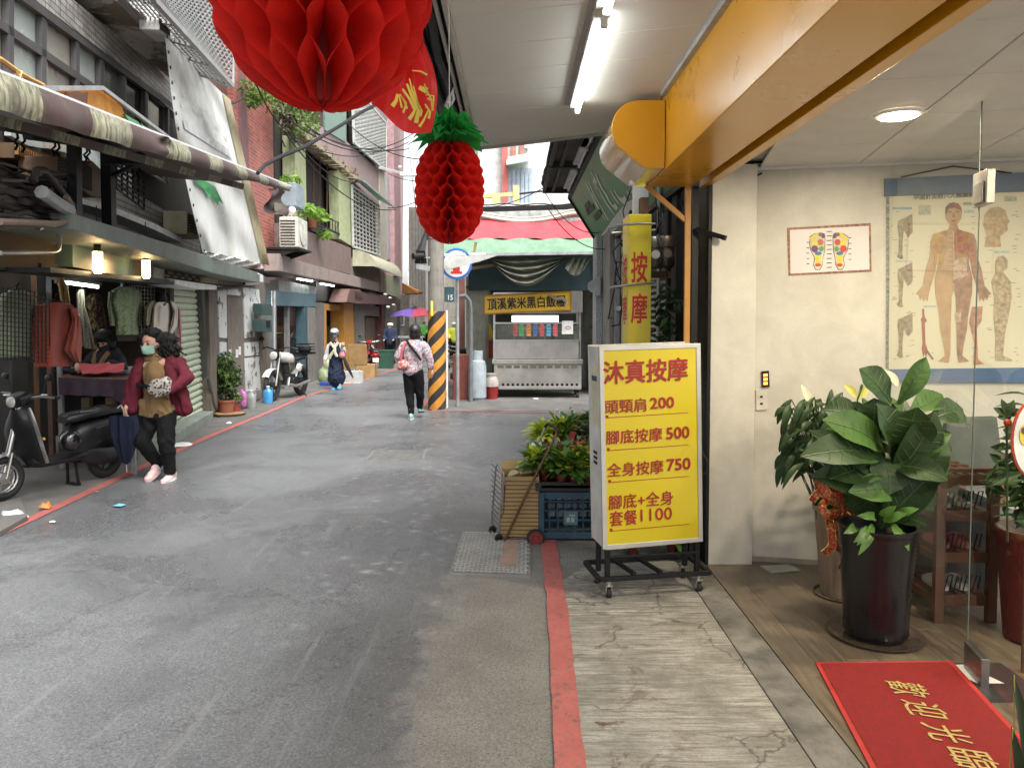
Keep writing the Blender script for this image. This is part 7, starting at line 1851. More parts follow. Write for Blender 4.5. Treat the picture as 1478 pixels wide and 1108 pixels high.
t=thing('green_bin','dark green square bin beside the red scooter down the street','bin',G(558,530));p=G(558,531);mb=MB();mb.lathe([(.28,0),(.36,.55),(.38,.55),(.38,.58),(0,.58)],p,4,M=Matrix.Rotation(R(45),3,'Z'));mb.build('body',M('bin_green',(.03,.09,.06),.5),t)
t=thing('food_bags','greenish produce bags on the ground beside the woman in a cap','bag',G(468,553));p=G(468,554);mb=MB();mb.ball(p+V((0,0,.2)),(.17,.15,.22));mb.ball(p+V((.08,0,.42)),(.12,.1,.2));mb.ball(p+V((.15,-.05,.12)),(.12,.1,.12));remeshed(mb,'bag',thin('bag_greenish',(.35,.42,.25),.3,.35,var=.4),t,.03,3)
p=G(474,556);mb=MB();mb.box(p+V((0,0,.04)),(.35,.25,.08));o=mb.build('blue_tray',M('tray_blue',(.04,.06,.3),.5),bevel=.01);tag(o,'flat dark blue tray at the feet of the woman in a cap','tray')
t=thing('street_counter','grey metal counter stands in front of the far man in a white cap','counter',G(565,525));p=G(563,527);mb=MB();mb.b2((p.x-.3,p.y+1,.9),(p.x+1.0,p.y+1.6,.95))
for x in(-.28,.95):mb.b2((p.x+x,p.y+1.02,0),(p.x+x+.04,p.y+1.06,.9))
mb.b2((p.x-.3,p.y+1.02,.4),(p.x+1.0,p.y+1.05,.44));mb.build('stand',galv,t)['kind']='stuff'
# ================================================================= PEOPLE
skin=M('skin',(.46,.27,.19),.5,var=.1,vs=20)
hairm=M('hair_black',(.009,.008,.008),.5,var=.4,bmp=.8,bs=90,spec=.3)
def hand(mb,w,d,n,side=1,s=1.0,curl=.5):
    """palm, four curled fingers of unequal length and a thumb: w wrist, d pointing direction, n back-of-hand normal"""
    w=V(w);d=V(d).normalized();n=V(n);n=(n-d*n.dot(d)).normalized();a=d.cross(n).normalized()*side
    palm=w+d*.045*s
    mb.caps(w,w+d*.02*s,.024*s,.026*s,10)
    for k in range(4):
        o=(k-1.5)*.0185*s;b=w+d*.02*s+a*o*.7;kn=w+d*(.085-abs(k-1.3)*.004)*s+a*o
        mb.caps(b,kn,.0125*s,.0115*s,8)
        L1=(.036,.042,.038,.029)[k]*s;dd=(d*math.cos(curl)-n*math.sin(curl));m_=kn+dd*L1
        d2=(d*math.cos(curl*2.1)-n*math.sin(curl*2.1));e=m_+d2*L1*.85
        mb.caps(kn,m_,.0095*s,.0088*s,8);mb.caps(m_,e,.0088*s,.0075*s,8)
    t0=w+d*.025*s-a*.022*s;t1=t0+(d*.7-a*.6-n*.3).normalized()*.035*s;t2=t1+(d*.95-a*.1-n*.4).normalized()*.028*s
    mb.caps(t0,t1,.0125*s,.011*s,8);mb.caps(t1,t2,.0105*s,.0085*s,8)
def head(mb,c,fwd,up=(0,0,1),s=1.0):
    """skull, jaw, nose and ears; returns a placer for features"""
    fwd=V(fwd).normalized();up=V(up);rt=fwd.cross(up).normalized();up=rt.cross(fwd)
    Mx=Matrix((rt,fwd,up)).transposed()
    def P(x,y,z):return V(c)+Mx@V((x*s,y*s,z*s))
    mb.ball(P(0,-.008,.02),(.075*s,.092*s,.095*s),M=Mx,n=18,m=12);mb.ball(P(0,.022,-.045),(.055*s,.06*s,.065*s),M=Mx)
    mb.ball(P(0,.05,-.085),(.028*s,.024*s,.02*s),M=Mx);mb.caps(P(0,.082,.012),P(0,.102,-.022),.010*s,.014*s,8)
    for q in(-1,1):mb.ball(P(q*.076,-.01,-.01),(.012*s,.02*s,.03*s),M=Mx)
    mb.ball(P(0,.082,-.055),(.022*s,.012*s,.01*s),M=Mx)
    return P,Mx
def face(P,Mx,s,par,mask=None,eyes=True):
    if eyes:
        for q in(-1,1):
            mb=MB();mb.ball(P(q*.031,.078,.012),(.013*s,.008*s,.007*s),M=Mx);mb.build('eye',M('eye_dark',(.02,.015,.012),.2),par,smooth=True)
            mb=MB();mb.tube([P(q*.05,.074,.034),P(q*.03,.084,.039),P(q*.014,.086,.035)],.0035*s,5);mb.build('eyebrow',hairm,par)
    if mask:
        mb=MB()
        def mk(u,v):
            a=(u-.5)*2.3;z=-.005-.085*v;r=.086-.012*v+.022*math.exp(-((u-.5)*6)**2)*math.sin(math.pi*(.15+v*.75))
            return P(r*math.sin(a)*.95,r*math.cos(a)*1.12+.008,z+.004*math.sin(v*20))
        mb.grid(mk,18,8);mb.build('face_mask',mask,par,smooth=True,normals=False)
        for q in(0,1):
            mb=MB();mb.tube([mk(q,.1),P((q*2-1)*.085,.0,.0),P((q*2-1)*.08,-.02,-.01)],.0022,4);mb.build('mask_loop',mask,par)
        
def person(label,base):return thing('person',label,'person',base)
# --- woman in burgundy cardigan walking towards the camera
Y0=7.46
def W(px,py,dy=0.0):return AY(px,py,Y0)+V((0,dy,0))
w1_=person('woman in burgundy cardigan, tan shirt and mint face mask walking past the scooter',(W(232,692).x,Y0,0))
mb=MB();hc=W(219,496,-.02)
P1,M1=head(mb,hc,(-.22,-1,-.12),s=1.02)
mb.chain([W(221,512,.02),W(225,526,.02)],[.05,.055])
mb.chain([W(225,530,.02),W(227,560),W(228,592)],[.11,.11,.12]);mb.caps(W(206,527),W(246,525),.06,.06)
mb.chain([W(205,527),W(192,556,-.02),W(190,582,-.1)],[.045,.036,.024]);mb.chain([W(247,526),W(270,543,-.02),W(253,562,-.14)],[.045,.036,.024])
hand(mb,W(190,584,-.1),(-.05,-.15,-1),(-1,-.2,0),1,1.0,.7);hand(mb,W(251,563,-.15),(-1,-.25,.05),(0,-.5,-1),-1,1.0,.7)
mb.chain([W(219,600),W(210,636,-.07),W(221,672,.1)],[.06,.04,.03]);mb.chain([W(240,600),W(244,636,-.06),W(246,684)],[.06,.04,.03])
remeshed(mb,'body',skin,w1_,.0085,3)
face(P1,M1,1.02,w1_,thin('mask_mint',(.3,.5,.42),.1,.7,var=.06))
mb=MB()
for(x,y,dy,r)in((219,485,.02,.105),(212,487,-.01,.07),(228,489,.02,.085),(235,497,.04,.075),(242,505,.06,.055),(236,511,.06,.055),(203,492,.05,.05),(201,502,.06,.045),(250,502,.06,.04),(229,507,.09,.08),(215,505,.1,.08),(250,512,.08,.035),(222,480,-.03,.07),(242,489,.05,.05)):
    mb.ball(W(x,y,dy),(r,r*.9,r*.72))
rng=random.Random(4)
for k in range(22):
    a=W(rng.uniform(226,246),rng.uniform(486,512),.05);mb.tube([a,a+V((.05,.01,rng.uniform(-.02,.03))),a+V((.1+rng.random()*.04,.02,rng.uniform(-.05,.03)))],[.018,.014,.006],5)
for k in range(10):
    a=W(rng.uniform(202,212),rng.uniform(488,500),.0);mb.tube([a,a+V((-.01,.0,-.05)),a+V((.0,.0,-.1))],[.014,.012,.006],5)
remeshed(mb,'hair',hairm,w1_,.009,1,wr=.012,ws=26)
mb=MB();rng=random.Random(14)
for k in range(260):
    a=W(rng.uniform(207,246),rng.uniform(478,508),rng.uniform(-.06,.1));q=a;pts=[a];rt=rng.uniform(.3,1)
    for j in range(5):q=q+V((.02*rt+rng.uniform(-.012,.016),rng.uniform(-.012,.008),-.012+rng.uniform(-.018,.014)));pts.append(q)
    mb.tube(pts,[.0035,.0035,.003,.0025,.002,.001],3)
mb.build('hair_strand',hairm,w1_,merge=False,normals=False)['kind']='stuff'
tan=cloth('tan_shirt',(.17,.105,.045),.12)
mb=MB();mb.chain([W(225,524,.01),W(226,545,-.01),W(227,570,-.02),W(229,588,-.01)],[.07,.105,.105,.12]);mb.ball(W(228,590,-.01),(.165,.115,.07));mb.ball(W(226,540,-.03),(.12,.1,.14));mb.prism([W(206,598,-.09),W(222,600,-.12),W(236,601,-.11),W(252,594,-.08),W(250,575,-.1),W(208,575,-.1)],(0,.03,0));mb.caps(W(216,518,-.03),W(230,518,-.03),.03,.03)
remeshed(mb,'shirt',tan,w1_,.010,3,wr=.009,ws=11)
mb=MB();mb.tube([W(223,522,-.135),W(224,545,-.165),W(224,572,-.165),W(225,598,-.16)],.006,6);mb.build('button_placket',M('placket',(.1,.06,.025),.8),w1_,smooth=True)
mb=MB();mb.tube([W(204,552,-.09),W(214,555,-.155),W(224,556,-.17),W(234,555,-.16)],.017,8);mb.build('belt',blackm,w1_,smooth=True)
burg=cloth('burgundy',(.1,.012,.022),.15)
mb=MB();mb.chain([W(206,524),W(191,556,-.02),W(189,580,-.08)],[.06,.052,.044]);mb.chain([W(247,523),W(261,530),W(272,544,-.02),W(256,560,-.12)],[.062,.056,.054,.042])
mb.chain([W(204,526,.0),W(198,555,.0),W(193,592,-.01)],[.06,.056,.05]);mb.chain([W(203,530,-.06),W(199,560,-.07),W(196,588,-.06)],[.045,.045,.05])
mb.chain([W(250,526,.02),W(258,560,.04),W(268,594,.06)],[.058,.055,.042]);mb.chain([W(247,530,-.03),W(252,555,-.03)],[.05,.04])
for x in(206,218,230,242,254):mb.chain([W(x,524,.07),W(x+2,560,.09),W(x+4,594,.09)],[.06,.06,.055])
remeshed(mb,'cardigan',burg,w1_,.0105,4,wr=.013,ws=9)
pantm=cloth('black_trousers',(.004,.004,.005),.2)
mb=MB();mb.ball(W(228,598,.0),(.15,.11,.1));mb.chain([W(219,600),W(210,636,-.07),W(221,670,.1)],[.09,.07,.052]);mb.chain([W(240,600),W(244,636,-.06),W(246,678,.0)],[.092,.074,.056]);mb.cyl(W(246,672,0),W(246,682,0),.055,.06);mb.cyl(W(220,664,.09),W(222,674,.11),.05,.055)
remeshed(mb,'trousers',pantm,w1_,.0105,3,wr=.012,ws=8)
shoem=M('shoe_pink',(.6,.42,.41),.7,var=.1)
def shoe(par,heel,toe,m,sole,wd=.045,h=.055):
    heel=V(heel);toe=V(toe);d=(toe-heel).normalized();up=V((0,0,1));rt=d.cross(up).normalized();up=rt.cross(d);ln=(toe-heel).length
    Mx=Matrix((rt,d,up)).transposed();mb=MB()
    mb.ball(heel+d*ln*.22+up*h*.9,(wd*.85,ln*.26,h),M=Mx);mb.ball(heel+d*ln*.5+up*h*.62,(wd*.95,ln*.34,h*.72),M=Mx);mb.ball(heel+d*ln*.76+up*h*.5,(wd,ln*.26,h*.5),M=Mx)
    remeshed(mb,'shoe',m,par,.009,3);mb=MB();pts=[]
    for i in range(16):a=2*math.pi*i/16;pts.append(heel+d*(ln*.5+ln*.53*math.cos(a))+rt*(wd*(1.02+.12*math.cos(a))*math.sin(a)))
    mb.prism(pts,up*.022);mb.build('sole',sole,par)
shoe(w1_,W(224,682,.1),W(217,694,-.08),shoem,shoem);shoe(w1_,W(247,693,.1)*1,W(243,695.5,-.13),shoem,whitep)
leo=M('leopard_print',(.2,.17,.15),.6)
def leop():
    m,nt,N,L,P=_nt('leopard');co=coord(N,L);v=N.new('ShaderNodeTexVoronoi');v.inputs['Scale'].default_value=42;L.new(co,v.inputs['Vector'])
    L.new(mixc(N,L,ramp(N,L,v.outputs['Distance'],.35,.55),(.03,.025,.022),(.36,.32,.28)),P.inputs['Base Color']);P.inputs['Roughness'].default_value=.6;return m
bg_=thing('clutch_bag','grey leopard print pouch bag under the arm of the walking woman','bag',W(241,556,-.17));mb=MB();mb.caps(W(232,560,-.17),W(250,550,-.16),.05,.06);mb.caps(W(230,553,-.17),W(250,545,-.15),.02,.03);mb.caps(W(238,566,-.17),W(252,560,-.16),.04,.045);mb.ball(W(241,555,-.17),(.11,.055,.075));remeshed(mb,'pouch',leop(),bg_,.011,4)
mb=MB();mb.tube([W(222,552,-.2),W(229,554,-.21),W(235,556,-.2)],.01,6);mb.build('strap',blackm,bg_,smooth=True)
um=thing('folded_umbrella','navy folded umbrella hanging from the hand of the walking woman','umbrella',W(190,670,-.1))
def umb(u,v):
    a=2*math.pi*u;r=(.012+.105*math.sin(math.pi*min(1,(1-v)*.62+.02))**.9)*(1+.22*math.sin(a*8+v*2))*(1 if v<.97 else.4)
    top_,bot=W(187,597,-.12),W(190,667,-.1);p=top_.lerp(bot,v);return p+V((r*math.cos(a),r*math.sin(a)*.8,0))
mb=MB();mb.grid(umb,48,14,cu=True);mb.build('fabric',cloth('navy_nylon',(.008,.012,.028),.2),um,smooth=True)
mb=MB();mb.cyl(W(190,666,-.1),W(190.5,678,-.1),.005,n=8);mb.tube([W(188,598,-.12),W(187.5,590,-.12),W(185,582,-.14),W(181,586,-.15)],.009,8);mb.build('shaft_handle',steel,um,smooth=True)

# --- woman walking away, flowered jacket
Y0=12.0
w2_=person('woman seen from behind in pink flowered jacket and black trousers walking up the street',(W(600,605).x,Y0,0))
mb=MB();P2,M2=head(mb,W(599,479,.02),(.05,1,0),s=1.0)
mb.chain([W(598,487),W(597,494)],[.05,.055]);mb.caps(W(585,499),W(611,499),.06,.06);mb.chain([W(597,500),W(596,535)],[.13,.13])
mb.chain([W(584,499),W(576,514),W(580,521,.18)],[.045,.036,.024]);mb.chain([W(612,499),W(620,516),W(623,530,.02)],[.045,.036,.024])
hand(mb,W(623.5,533,.02),(.15,.05,-1),(1,0,0),-1,1.0,.4);hand(mb,W(581,521,.2),(.3,1,.1),(0,0,1),1,1.0,.5)
mb.chain([W(590,540),W(591,570,.02),W(594,596,-.05)],[.08,.055,.035]);mb.chain([W(603,540),W(605,568,.05),W(604,590,.16)],[.08,.055,.035])
remeshed(mb,'body',skin,w2_,.011,3)
mb=MB();mb.ball(P2(0,-.015,.02),(.1,.112,.115));mb.ball(P2(0,-.02,-.05),(.098,.1,.09));mb.ball(P2(0,-.03,-.085),(.088,.08,.06))
remeshed(mb,'hair',M('hair_bob',(.014,.011,.010),.28,bmp=.5,bs=140),w2_,.012,4)
flj=cloth('flower_jacket',(.55,.36,.38),.1,pat=[(.5,.12,.18),(.22,.28,.42),(.62,.5,.45),(.12,.2,.2)],ps=16)
mb=MB();mb.ball(W(597,505),(.18,.13,.15));mb.chain([W(597,503),W(596,525),W(595,531)],[.15,.15,.155]);mb.ball(W(595,527),(.175,.14,.08));mb.caps(W(584,500),W(612,500),.075,.075);mb.chain([W(583,501),W(575,515),W(580,520,.15)],[.07,.06,.05]);mb.chain([W(613,501),W(619.5,516),W(622.5,529,.02)],[.07,.058,.048]);mb.ball(W(598,494,-.02),(.11,.09,.05))
remeshed(mb,'jacket',flj,w2_,.013,3,wr=.013,ws=9)
mb=MB();mb.tube([W(588,491,-.08),W(594,498,-.17),W(602,508,-.18),W(609,519,-.14)],.02,6);mb.build('bag_strap',blackm,w2_,smooth=True)
mb=MB();mb.ball(W(597,538),(.16,.12,.12));mb.chain([W(590,542),W(591,570,.02),W(594,594,-.04)],[.095,.07,.047]);mb.chain([W(603,542),W(605.5,568,.05),W(604.5,589,.15)],[.095,.07,.047])
remeshed(mb,'trousers',pantm,w2_,.013,3,wr=.01,ws=8)
mint=M('shoe_mint',(.25,.5,.42),.6,var=.4,vs=60)
shoe(w2_,W(594.5,604.5,-.12),W(592,604,.13),mint,whitep);shoe(w2_,W(604,597,.1),W(606,599,.36),mint,darkm)
b2_=thing('shoulder_bag','pink patterned shoulder bag at the left hip of the woman walking away','bag',W(583,527,-.08));mb=MB();mb.caps(W(579,529,-.09),W(588,527,-.12),.06,.06);mb.ball(W(583,524,-.1),(.09,.06,.07));remeshed(mb,'pouch',cloth('pinkbag',(.42,.12,.12),.2,pat=[(.6,.45,.35)],ps=25),b2_,.014,3)
mb=MB();mb.tube([W(580,522,-.12),W(582,505,-.15),W(586,494,-.1)],.022,6);mb.build('strap',cloth('pink_strap',(.5,.12,.15)),b2_,smooth=True)

# --- woman in cap and navy dress coming down the left side
Y0=17.0
w3_=person('woman in striped cap, cream scarf and long navy pinafore walking on the left',(W(487,562).x,Y0,0))
mb=MB();P3,M3=head(mb,W(483,482,-.02),(.1,-1,-.08),s=1.0)
mb.chain([W(484,490),W(484,496)],[.05,.055]);mb.caps(W(476,499),W(492,499),.055,.055);mb.chain([W(484,500),W(485,525)],[.12,.13])
mb.chain([W(475,500),W(472,512,-.03),W(470,520,-.1)],[.045,.036,.024]);mb.chain([W(493,500),W(497,508,-.06),W(496,502,-.2)],[.045,.036,.024])
hand(mb,W(470,521,-.1),(0,-.2,-1),(-1,0,0),1,1.05,.7);hand(mb,W(496,501,-.2),(.3,-.5,.7),(0,-1,0),-1,1.05,.8)
mb.chain([W(483,530),W(482,548,-.02),W(483,558,-.02)],[.07,.05,.035]);mb.chain([W(489,530),W(490,546,-.05),W(492,557,-.1)],[.07,.05,.035])
remeshed(mb,'body',skin,w3_,.014,2)
face(P3,M3,1.0,w3_,M('mask_grey',(.16,.17,.17),.8))
mb=MB();mb.ball(P3(0,-.01,.05),(.1,.115,.085));mb.ball(P3(0,.11,.045),(.07,.06,.012));remeshed(mb,'cap',cloth('cap_stripe',(.4,.43,.5),.3,pat=[(.05,.07,.15)],ps=40),w3_,.014,2)
mb=MB();mb.ball(P3(0,-.03,-.03),(.09,.09,.08));mb.build('hair',hairm,w3_,smooth=True)
mb=MB();mb.chain([W(475,500),W(472,512,-.02),W(470.5,518,-.08)],[.062,.056,.05]);mb.chain([W(493,500),W(497.5,508,-.05),W(496.5,503,-.16)],[.062,.056,.05]);mb.caps(W(477,499),W(491,499),.07,.07);remeshed(mb,'blouse',cloth('blouse_white',(.5,.5,.53)),w3_,.016,3)
nav=cloth('navy_dress',(.016,.022,.045),.2);mb=MB();mb.chain([W(484,501),W(484.5,515)],[.135,.13]);mb.chain([W(484.5,515),W(485.5,535),W(486,546)],[.12,.17,.195]);remeshed(mb,'pinafore',nav,w3_,.016,3,wr=.02,ws=9)
mb=MB();mb.tube([W(478,495,-.09),W(483,499,-.14),W(486,504,-.17),W(480,512,-.17),W(478,517,-.16)],.035,8);mb.tube([W(490,494,-.09),W(485,500,-.14),W(486,508,-.18),W(489,514,-.17)],.035,8);mb.build('scarf',cloth('scarf_cream',(.52,.48,.34)),w3_,smooth=True)
blu=M('clog_blue',(.08,.3,.5),.5);shoe(w3_,W(483,561.5,.08),W(482,563,-.16),blu,blu,.055);shoe(w3_,W(491.5,559.5,.02),W(492,561,-.22),blu,blu,.055)
b3_=thing('pink_handbag','small pink handbag on the arm of the woman in navy','bag',W(496,513,-.15));mb=MB();mb.ball(W(496,512,-.15),(.075,.05,.075));mb.ball(W(496,508,-.15),(.05,.04,.06));remeshed(mb,'pouch',M('bag_pink',(.55,.2,.25),.5),b3_,.015,2)
mb=MB();mb.tube([W(493.5,508,-.15),W(495,501,-.17),W(498,500,-.17),W(499,507,-.15)],.01,5);mb.build('handle',darkm,b3_,smooth=True)
u3_=thing('folded_umbrella','slim black folded umbrella slanting beside the woman in navy','umbrella',W(505,530,-.1));mb=MB();mb.tube([W(498,515,-.15),W(502,525,-.15),W(508,538,-.12),W(511,545,-.1)],[.03,.045,.03,.01],8);mb.build('fabric',rubber,u3_,smooth=True)

# --- vendor behind the table
Y0=8.55
w4_=person('stall vendor in dark hooded jacket and mask folding cloth behind the table',(W(152,620).x,Y0,0))
mb=MB();P4_,M4=head(mb,W(154,492,-.05),(-.05,-.85,-.5),s=.98)
mb.chain([W(153,503),W(152,512)],[.05,.055]);mb.caps(W(138,515),W(168,515),.06,.06);mb.chain([W(152,515),W(152,560),W(152,600)],[.12,.13,.13])
mb.chain([W(138,516),W(128,532,-.1),W(133,524,-.3)],[.045,.036,.024]);mb.chain([W(168,516),W(181,532,-.1),W(178,524,-.3)],[.045,.036,.024])
hand(mb,W(134,524,-.31),(.5,-.7,-.2),(0,0,1),1,1.0,.6);hand(mb,W(178,523,-.31),(-.4,-.8,-.2),(0,0,1),-1,1.0,.6)
mb.chain([W(145,600),W(145,665),W(145,710)],[.08,.06,.04]);mb.chain([W(160,600),W(160,665),W(160,710)],[.08,.06,.04])
remeshed(mb,'body',skin,w4_,.01,3);face(P4_,M4,.98,w4_,M('mask_black',(.02,.02,.022),.8))
mb=MB();mb.ball(P4_(0,-.02,.045),(.092,.105,.095));mb.ball(P4_(0,.05,.075),(.075,.04,.04));mb.ball(P4_(-.07,-.02,-.03),(.03,.07,.08));mb.ball(P4_(.07,-.02,-.03),(.03,.07,.08));mb.ball(P4_(.0,-.08,-.05),(.08,.05,.09));remeshed(mb,'hair',hairm,w4_,.011,3)
jk=cloth('jacket_black',(.016,.018,.022),.3);mb=MB();mb.caps(W(137,517),W(169,517),.075,.075);mb.chain([W(152,520),W(152,560),W(152,600)],[.15,.16,.17]);mb.chain([W(137,517),W(127,532,-.1),W(133,525,-.26)],[.072,.065,.05]);mb.chain([W(169,517),W(182,532,-.1),W(178,524,-.26)],[.072,.065,.05]);mb.ball(W(143,510,.03),(.06,.06,.05));mb.ball(W(163,508,.03),(.07,.07,.05));remeshed(mb,'jacket',jk,w4_,.012,3,wr=.014,ws=9)
mb=MB();mb.tube([W(146,508,-.1),W(147,520,-.17),W(152,532,-.19)],.025,6);mb.tube([W(163,508,-.1),W(160,518,-.17),W(153,532,-.19)],.025,6);mb.build('apron_strap',cloth('brown_strap',(.2,.11,.05)),w4_,smooth=True)
mb=MB();mb.chain([W(146,600),W(145,660),W(145,705)],[.1,.08,.07]);mb.chain([W(160,600),W(160,660),W(160,705)],[.1,.08,.07]);remeshed(mb,'trousers',pantm,w4_,.02,3)
# --- far figures
def far_person(label,px,head_y,foot_y,Yd,top,cap,lean=0):
    global Y0
    Y0=Yd;t=person(label,(W(px,foot_y).x,Yd,0));k=Yd/F;mb=MB();hgt=(foot_y-head_y)*k;s_=hgt/1.6;hc=W(px,head_y,0)+V((0,0,-.1*s_))
    Pf,Mf=head(mb,hc,(-.7,-.7,0),s=s_);b=V((hc.x,Yd,0));mb.chain([hc+V((0,0,-.1*s_)),b+V((0,0,1.2*s_))],[.05*s_,.06*s_]);mb.chain([b+V((0,0,1.2*s_)),b+V((0,0,.85*s_))],[.12*s_,.12*s_])
    for q in(-1,1):
        mb.chain([b+V((q*.17,0,1.28*s_)),b+V((q*.22,-.05,1.02*s_)),b+V((q*.15,-.25,.95*s_))],[.045,.035,.024]);hand(mb,b+V((q*.15,-.26,.95*s_)),(0,-1,0),(0,0,1),q,1,.5);mb.chain([b+V((q*.09,0,.85*s_)),b+V((q*.09,0,.45*s_)),b+V((q*.1,0,.06))],[.08,.06,.04])
    remeshed(mb,'body',skin,t,.02,2)
    mb=MB();mb.chain([b+V((0,0,1.22*s_)),b+V((0,0,.85*s_))],[.15,.16]);mb.caps(b+V((-.15,0,1.27*s_)),b+V((.15,0,1.27*s_)),.07)
    for q in(-1,1):mb.chain([b+V((q*.17,0,1.28*s_)),b+V((q*.22,-.05,1.02*s_)),b+V((q*.15,-.22,.95*s_))],[.065,.055,.045])
    remeshed(mb,'jacket',top,t,.025,3);mb=MB()
    for q in(-1,1):mb.chain([b+V((q*.09,0,.88*s_)),b+V((q*.09,0,.45*s_)),b+V((q*.1,0,.1))],[.11,.085,.07])
    remeshed(mb,'trousers',pantm,t,.025,2);mb=MB();mb.ball(hc+V((0,0,.06*s_)),(.11,.12,.07));mb.build('cap',cap,t,smooth=True)
    return t
far_person('far man in white cap and dark blue jacket at the stands under the parasol',563,467,530,25.5,cloth('fj',(.02,.03,.06)),whitep)
far_person('far person in yellow green top seen between the pole and the sign post',655,466,520,29,cloth('fy',(.45,.5,.05)),whitep)
far_person('far person in bright green top under the parasol',612,464,506,38,cloth('fg',(.15,.5,.1)),cloth('fcap',(.3,.25,.2)))
# ================================================================= PLANT STALL AND SHOPPING CART BY THE SIGN
crt=M('crate_blue',(.018,.06,.1),.5,dirt=.15,dcol=(.1,.1,.09))
def crate(name,label,x0,y0,x1,y1,z0,z1,m,nx=7,nz=5,group=None,emblem=False):
    t=thing(name,label,'crate',((x0+x1)/2,(y0+y1)/2,z0),0,group);w_=.012
    mb=MB()
    for z in(z0+.02,z1-.02):
        for a,b in(((x0,y0),(x1,y0)),((x1,y0),(x1,y1)),((x1,y1),(x0,y1)),((x0,y1),(x0,y0))):mb.beam((a[0],a[1],z),(b[0],b[1],z),.02,.045)
    for x,y in((x0,y0),(x1,y0),(x1,y1),(x0,y1)):mb.box((x,y,(z0+z1)/2),(.045,.045,z1-z0))
    mb.build('frame',m,t,bevel=.003);mb=MB()
    for i in range(1,nx):x=x0+(x1-x0)*i/nx;mb.beam((x,y0,z0),(x,y0,z1),w_*.7,w_);mb.beam((x,y1,z0),(x,y1,z1),w_*.7,w_)
    for i in range(1,nx):y=y0+(y1-y0)*i/nx;mb.beam((x0,y,z0),(x0,y,z1),w_*.7,w_,up=(1,0,0));mb.beam((x1,y,z0),(x1,y,z1),w_*.7,w_,up=(1,0,0))
    for j in range(1,nz):
        z=z0+(z1-z0)*j/nz
        for a,b in(((x0,y0),(x1,y0)),((x1,y0),(x1,y1)),((x1,y1),(x0,y1)),((x0,y1),(x0,y0))):mb.beam((a[0],a[1],z),(b[0],b[1],z),w_,w_*.7)
    mb.build('grid_side',m,t)['kind']='stuff'
    mb=MB();mb.box(((x0+x1)/2,(y0+y1)/2,z0+.01),(x1-x0,y1-y0,.02));mb.build('base',m,t)
    if emblem:
        mb=MB();mb.b2(((x0+x1)/2-.05,y0-.012,z0+.1),((x0+x1)/2+.05,y0-.002,z0+.2));mb.build('plate',M('crate_plate',(.06,.14,.18),.5),t)
        mb=MB();xm=(x0+x1)/2;mb.b2((xm-.03,y0-.014,z0+.12),(xm-.006,y0-.0125,z0+.155));mb.b2((xm+.004,y0-.014,z0+.12),(xm+.026,y0-.0125,z0+.155));mb.b2((xm-.012,y0-.014,z0+.165),(xm+.03,y0-.0125,z0+.175));mb.build('worn_mark',M('crate_white',(.3,.34,.34),.6),t)['kind']='stuff'
        mb=MB();mb.cyl((x1-.035,y0-.014,z0+.08),(x1-.035,y0-.014,z0+.17),.014,n=10);mb.build('hand_grip',M('crate_white',(.5,.55,.55),.6),t)
    return t
ya=5.42
xa_,xb_=AY(781,740,ya).x,AY(866,740,ya).x
crate('plastic_crate','dark blue plastic crate under the front row of potted plants beside the cart',xa_,ya,xb_,5.75,.02,.355,crt,emblem=True)
crate('plastic_crate','black low crate tray carrying the front row of small pots',xa_-.02,ya-.01,xb_,5.78,.37,.43,M('crate_black',(.02,.02,.02),.6),nz=2)
crate('plastic_crate','blue crate hidden behind the front crate carrying the back row of plants',xa_+.05,5.86,.85,6.4,.02,.5,crt)
mb=MB();mb.prism([(xa_+.0,5.8,.53),(.9,5.8,.56),(.9,6.4,.57),(xa_-.05,6.35,.53)],(0,0,.03));o=mb.build('foam_tray',M('foam_white',(.72,.72,.7),.8),bevel=.01);tag(o,'white foam board under the back row of plants','tray')
def leaf(mb,base,tip,wd,nrm,curl=.2,fold=.18,ns=6,shape=1.0,wav=0):
    base=V(base);tip=V(tip);ax=tip-base;Ln=ax.length;d=ax.normalized();n=V(nrm);n=(n-d*n.dot(d)).normalized();s_=d.cross(n)
    vs=[]
    for i in range(ns+1):
        t=i/ns;w_=wd*(math.sin(math.pi*min(1,t**shape*.96+.03))**.75)*.5;c=base+ax*t+n*(curl*Ln*(math.sin(math.pi*t)*.5-t*t*.4))
        wv=wav*math.sin(t*14)*wd
        vs+=[c-s_*w_+n*(fold*w_+wv),c-s_*w_*.5+n*fold*w_*.35,c,c+s_*w_*.5+n*fold*w_*.35,c+s_*w_+n*(fold*w_-wv)]
    fs=[(i*5+k,i*5+k+1,(i+1)*5+k+1,(i+1)*5+k)for i in range(ns)for k in range(4)]
    return mb.add(vs,fs)
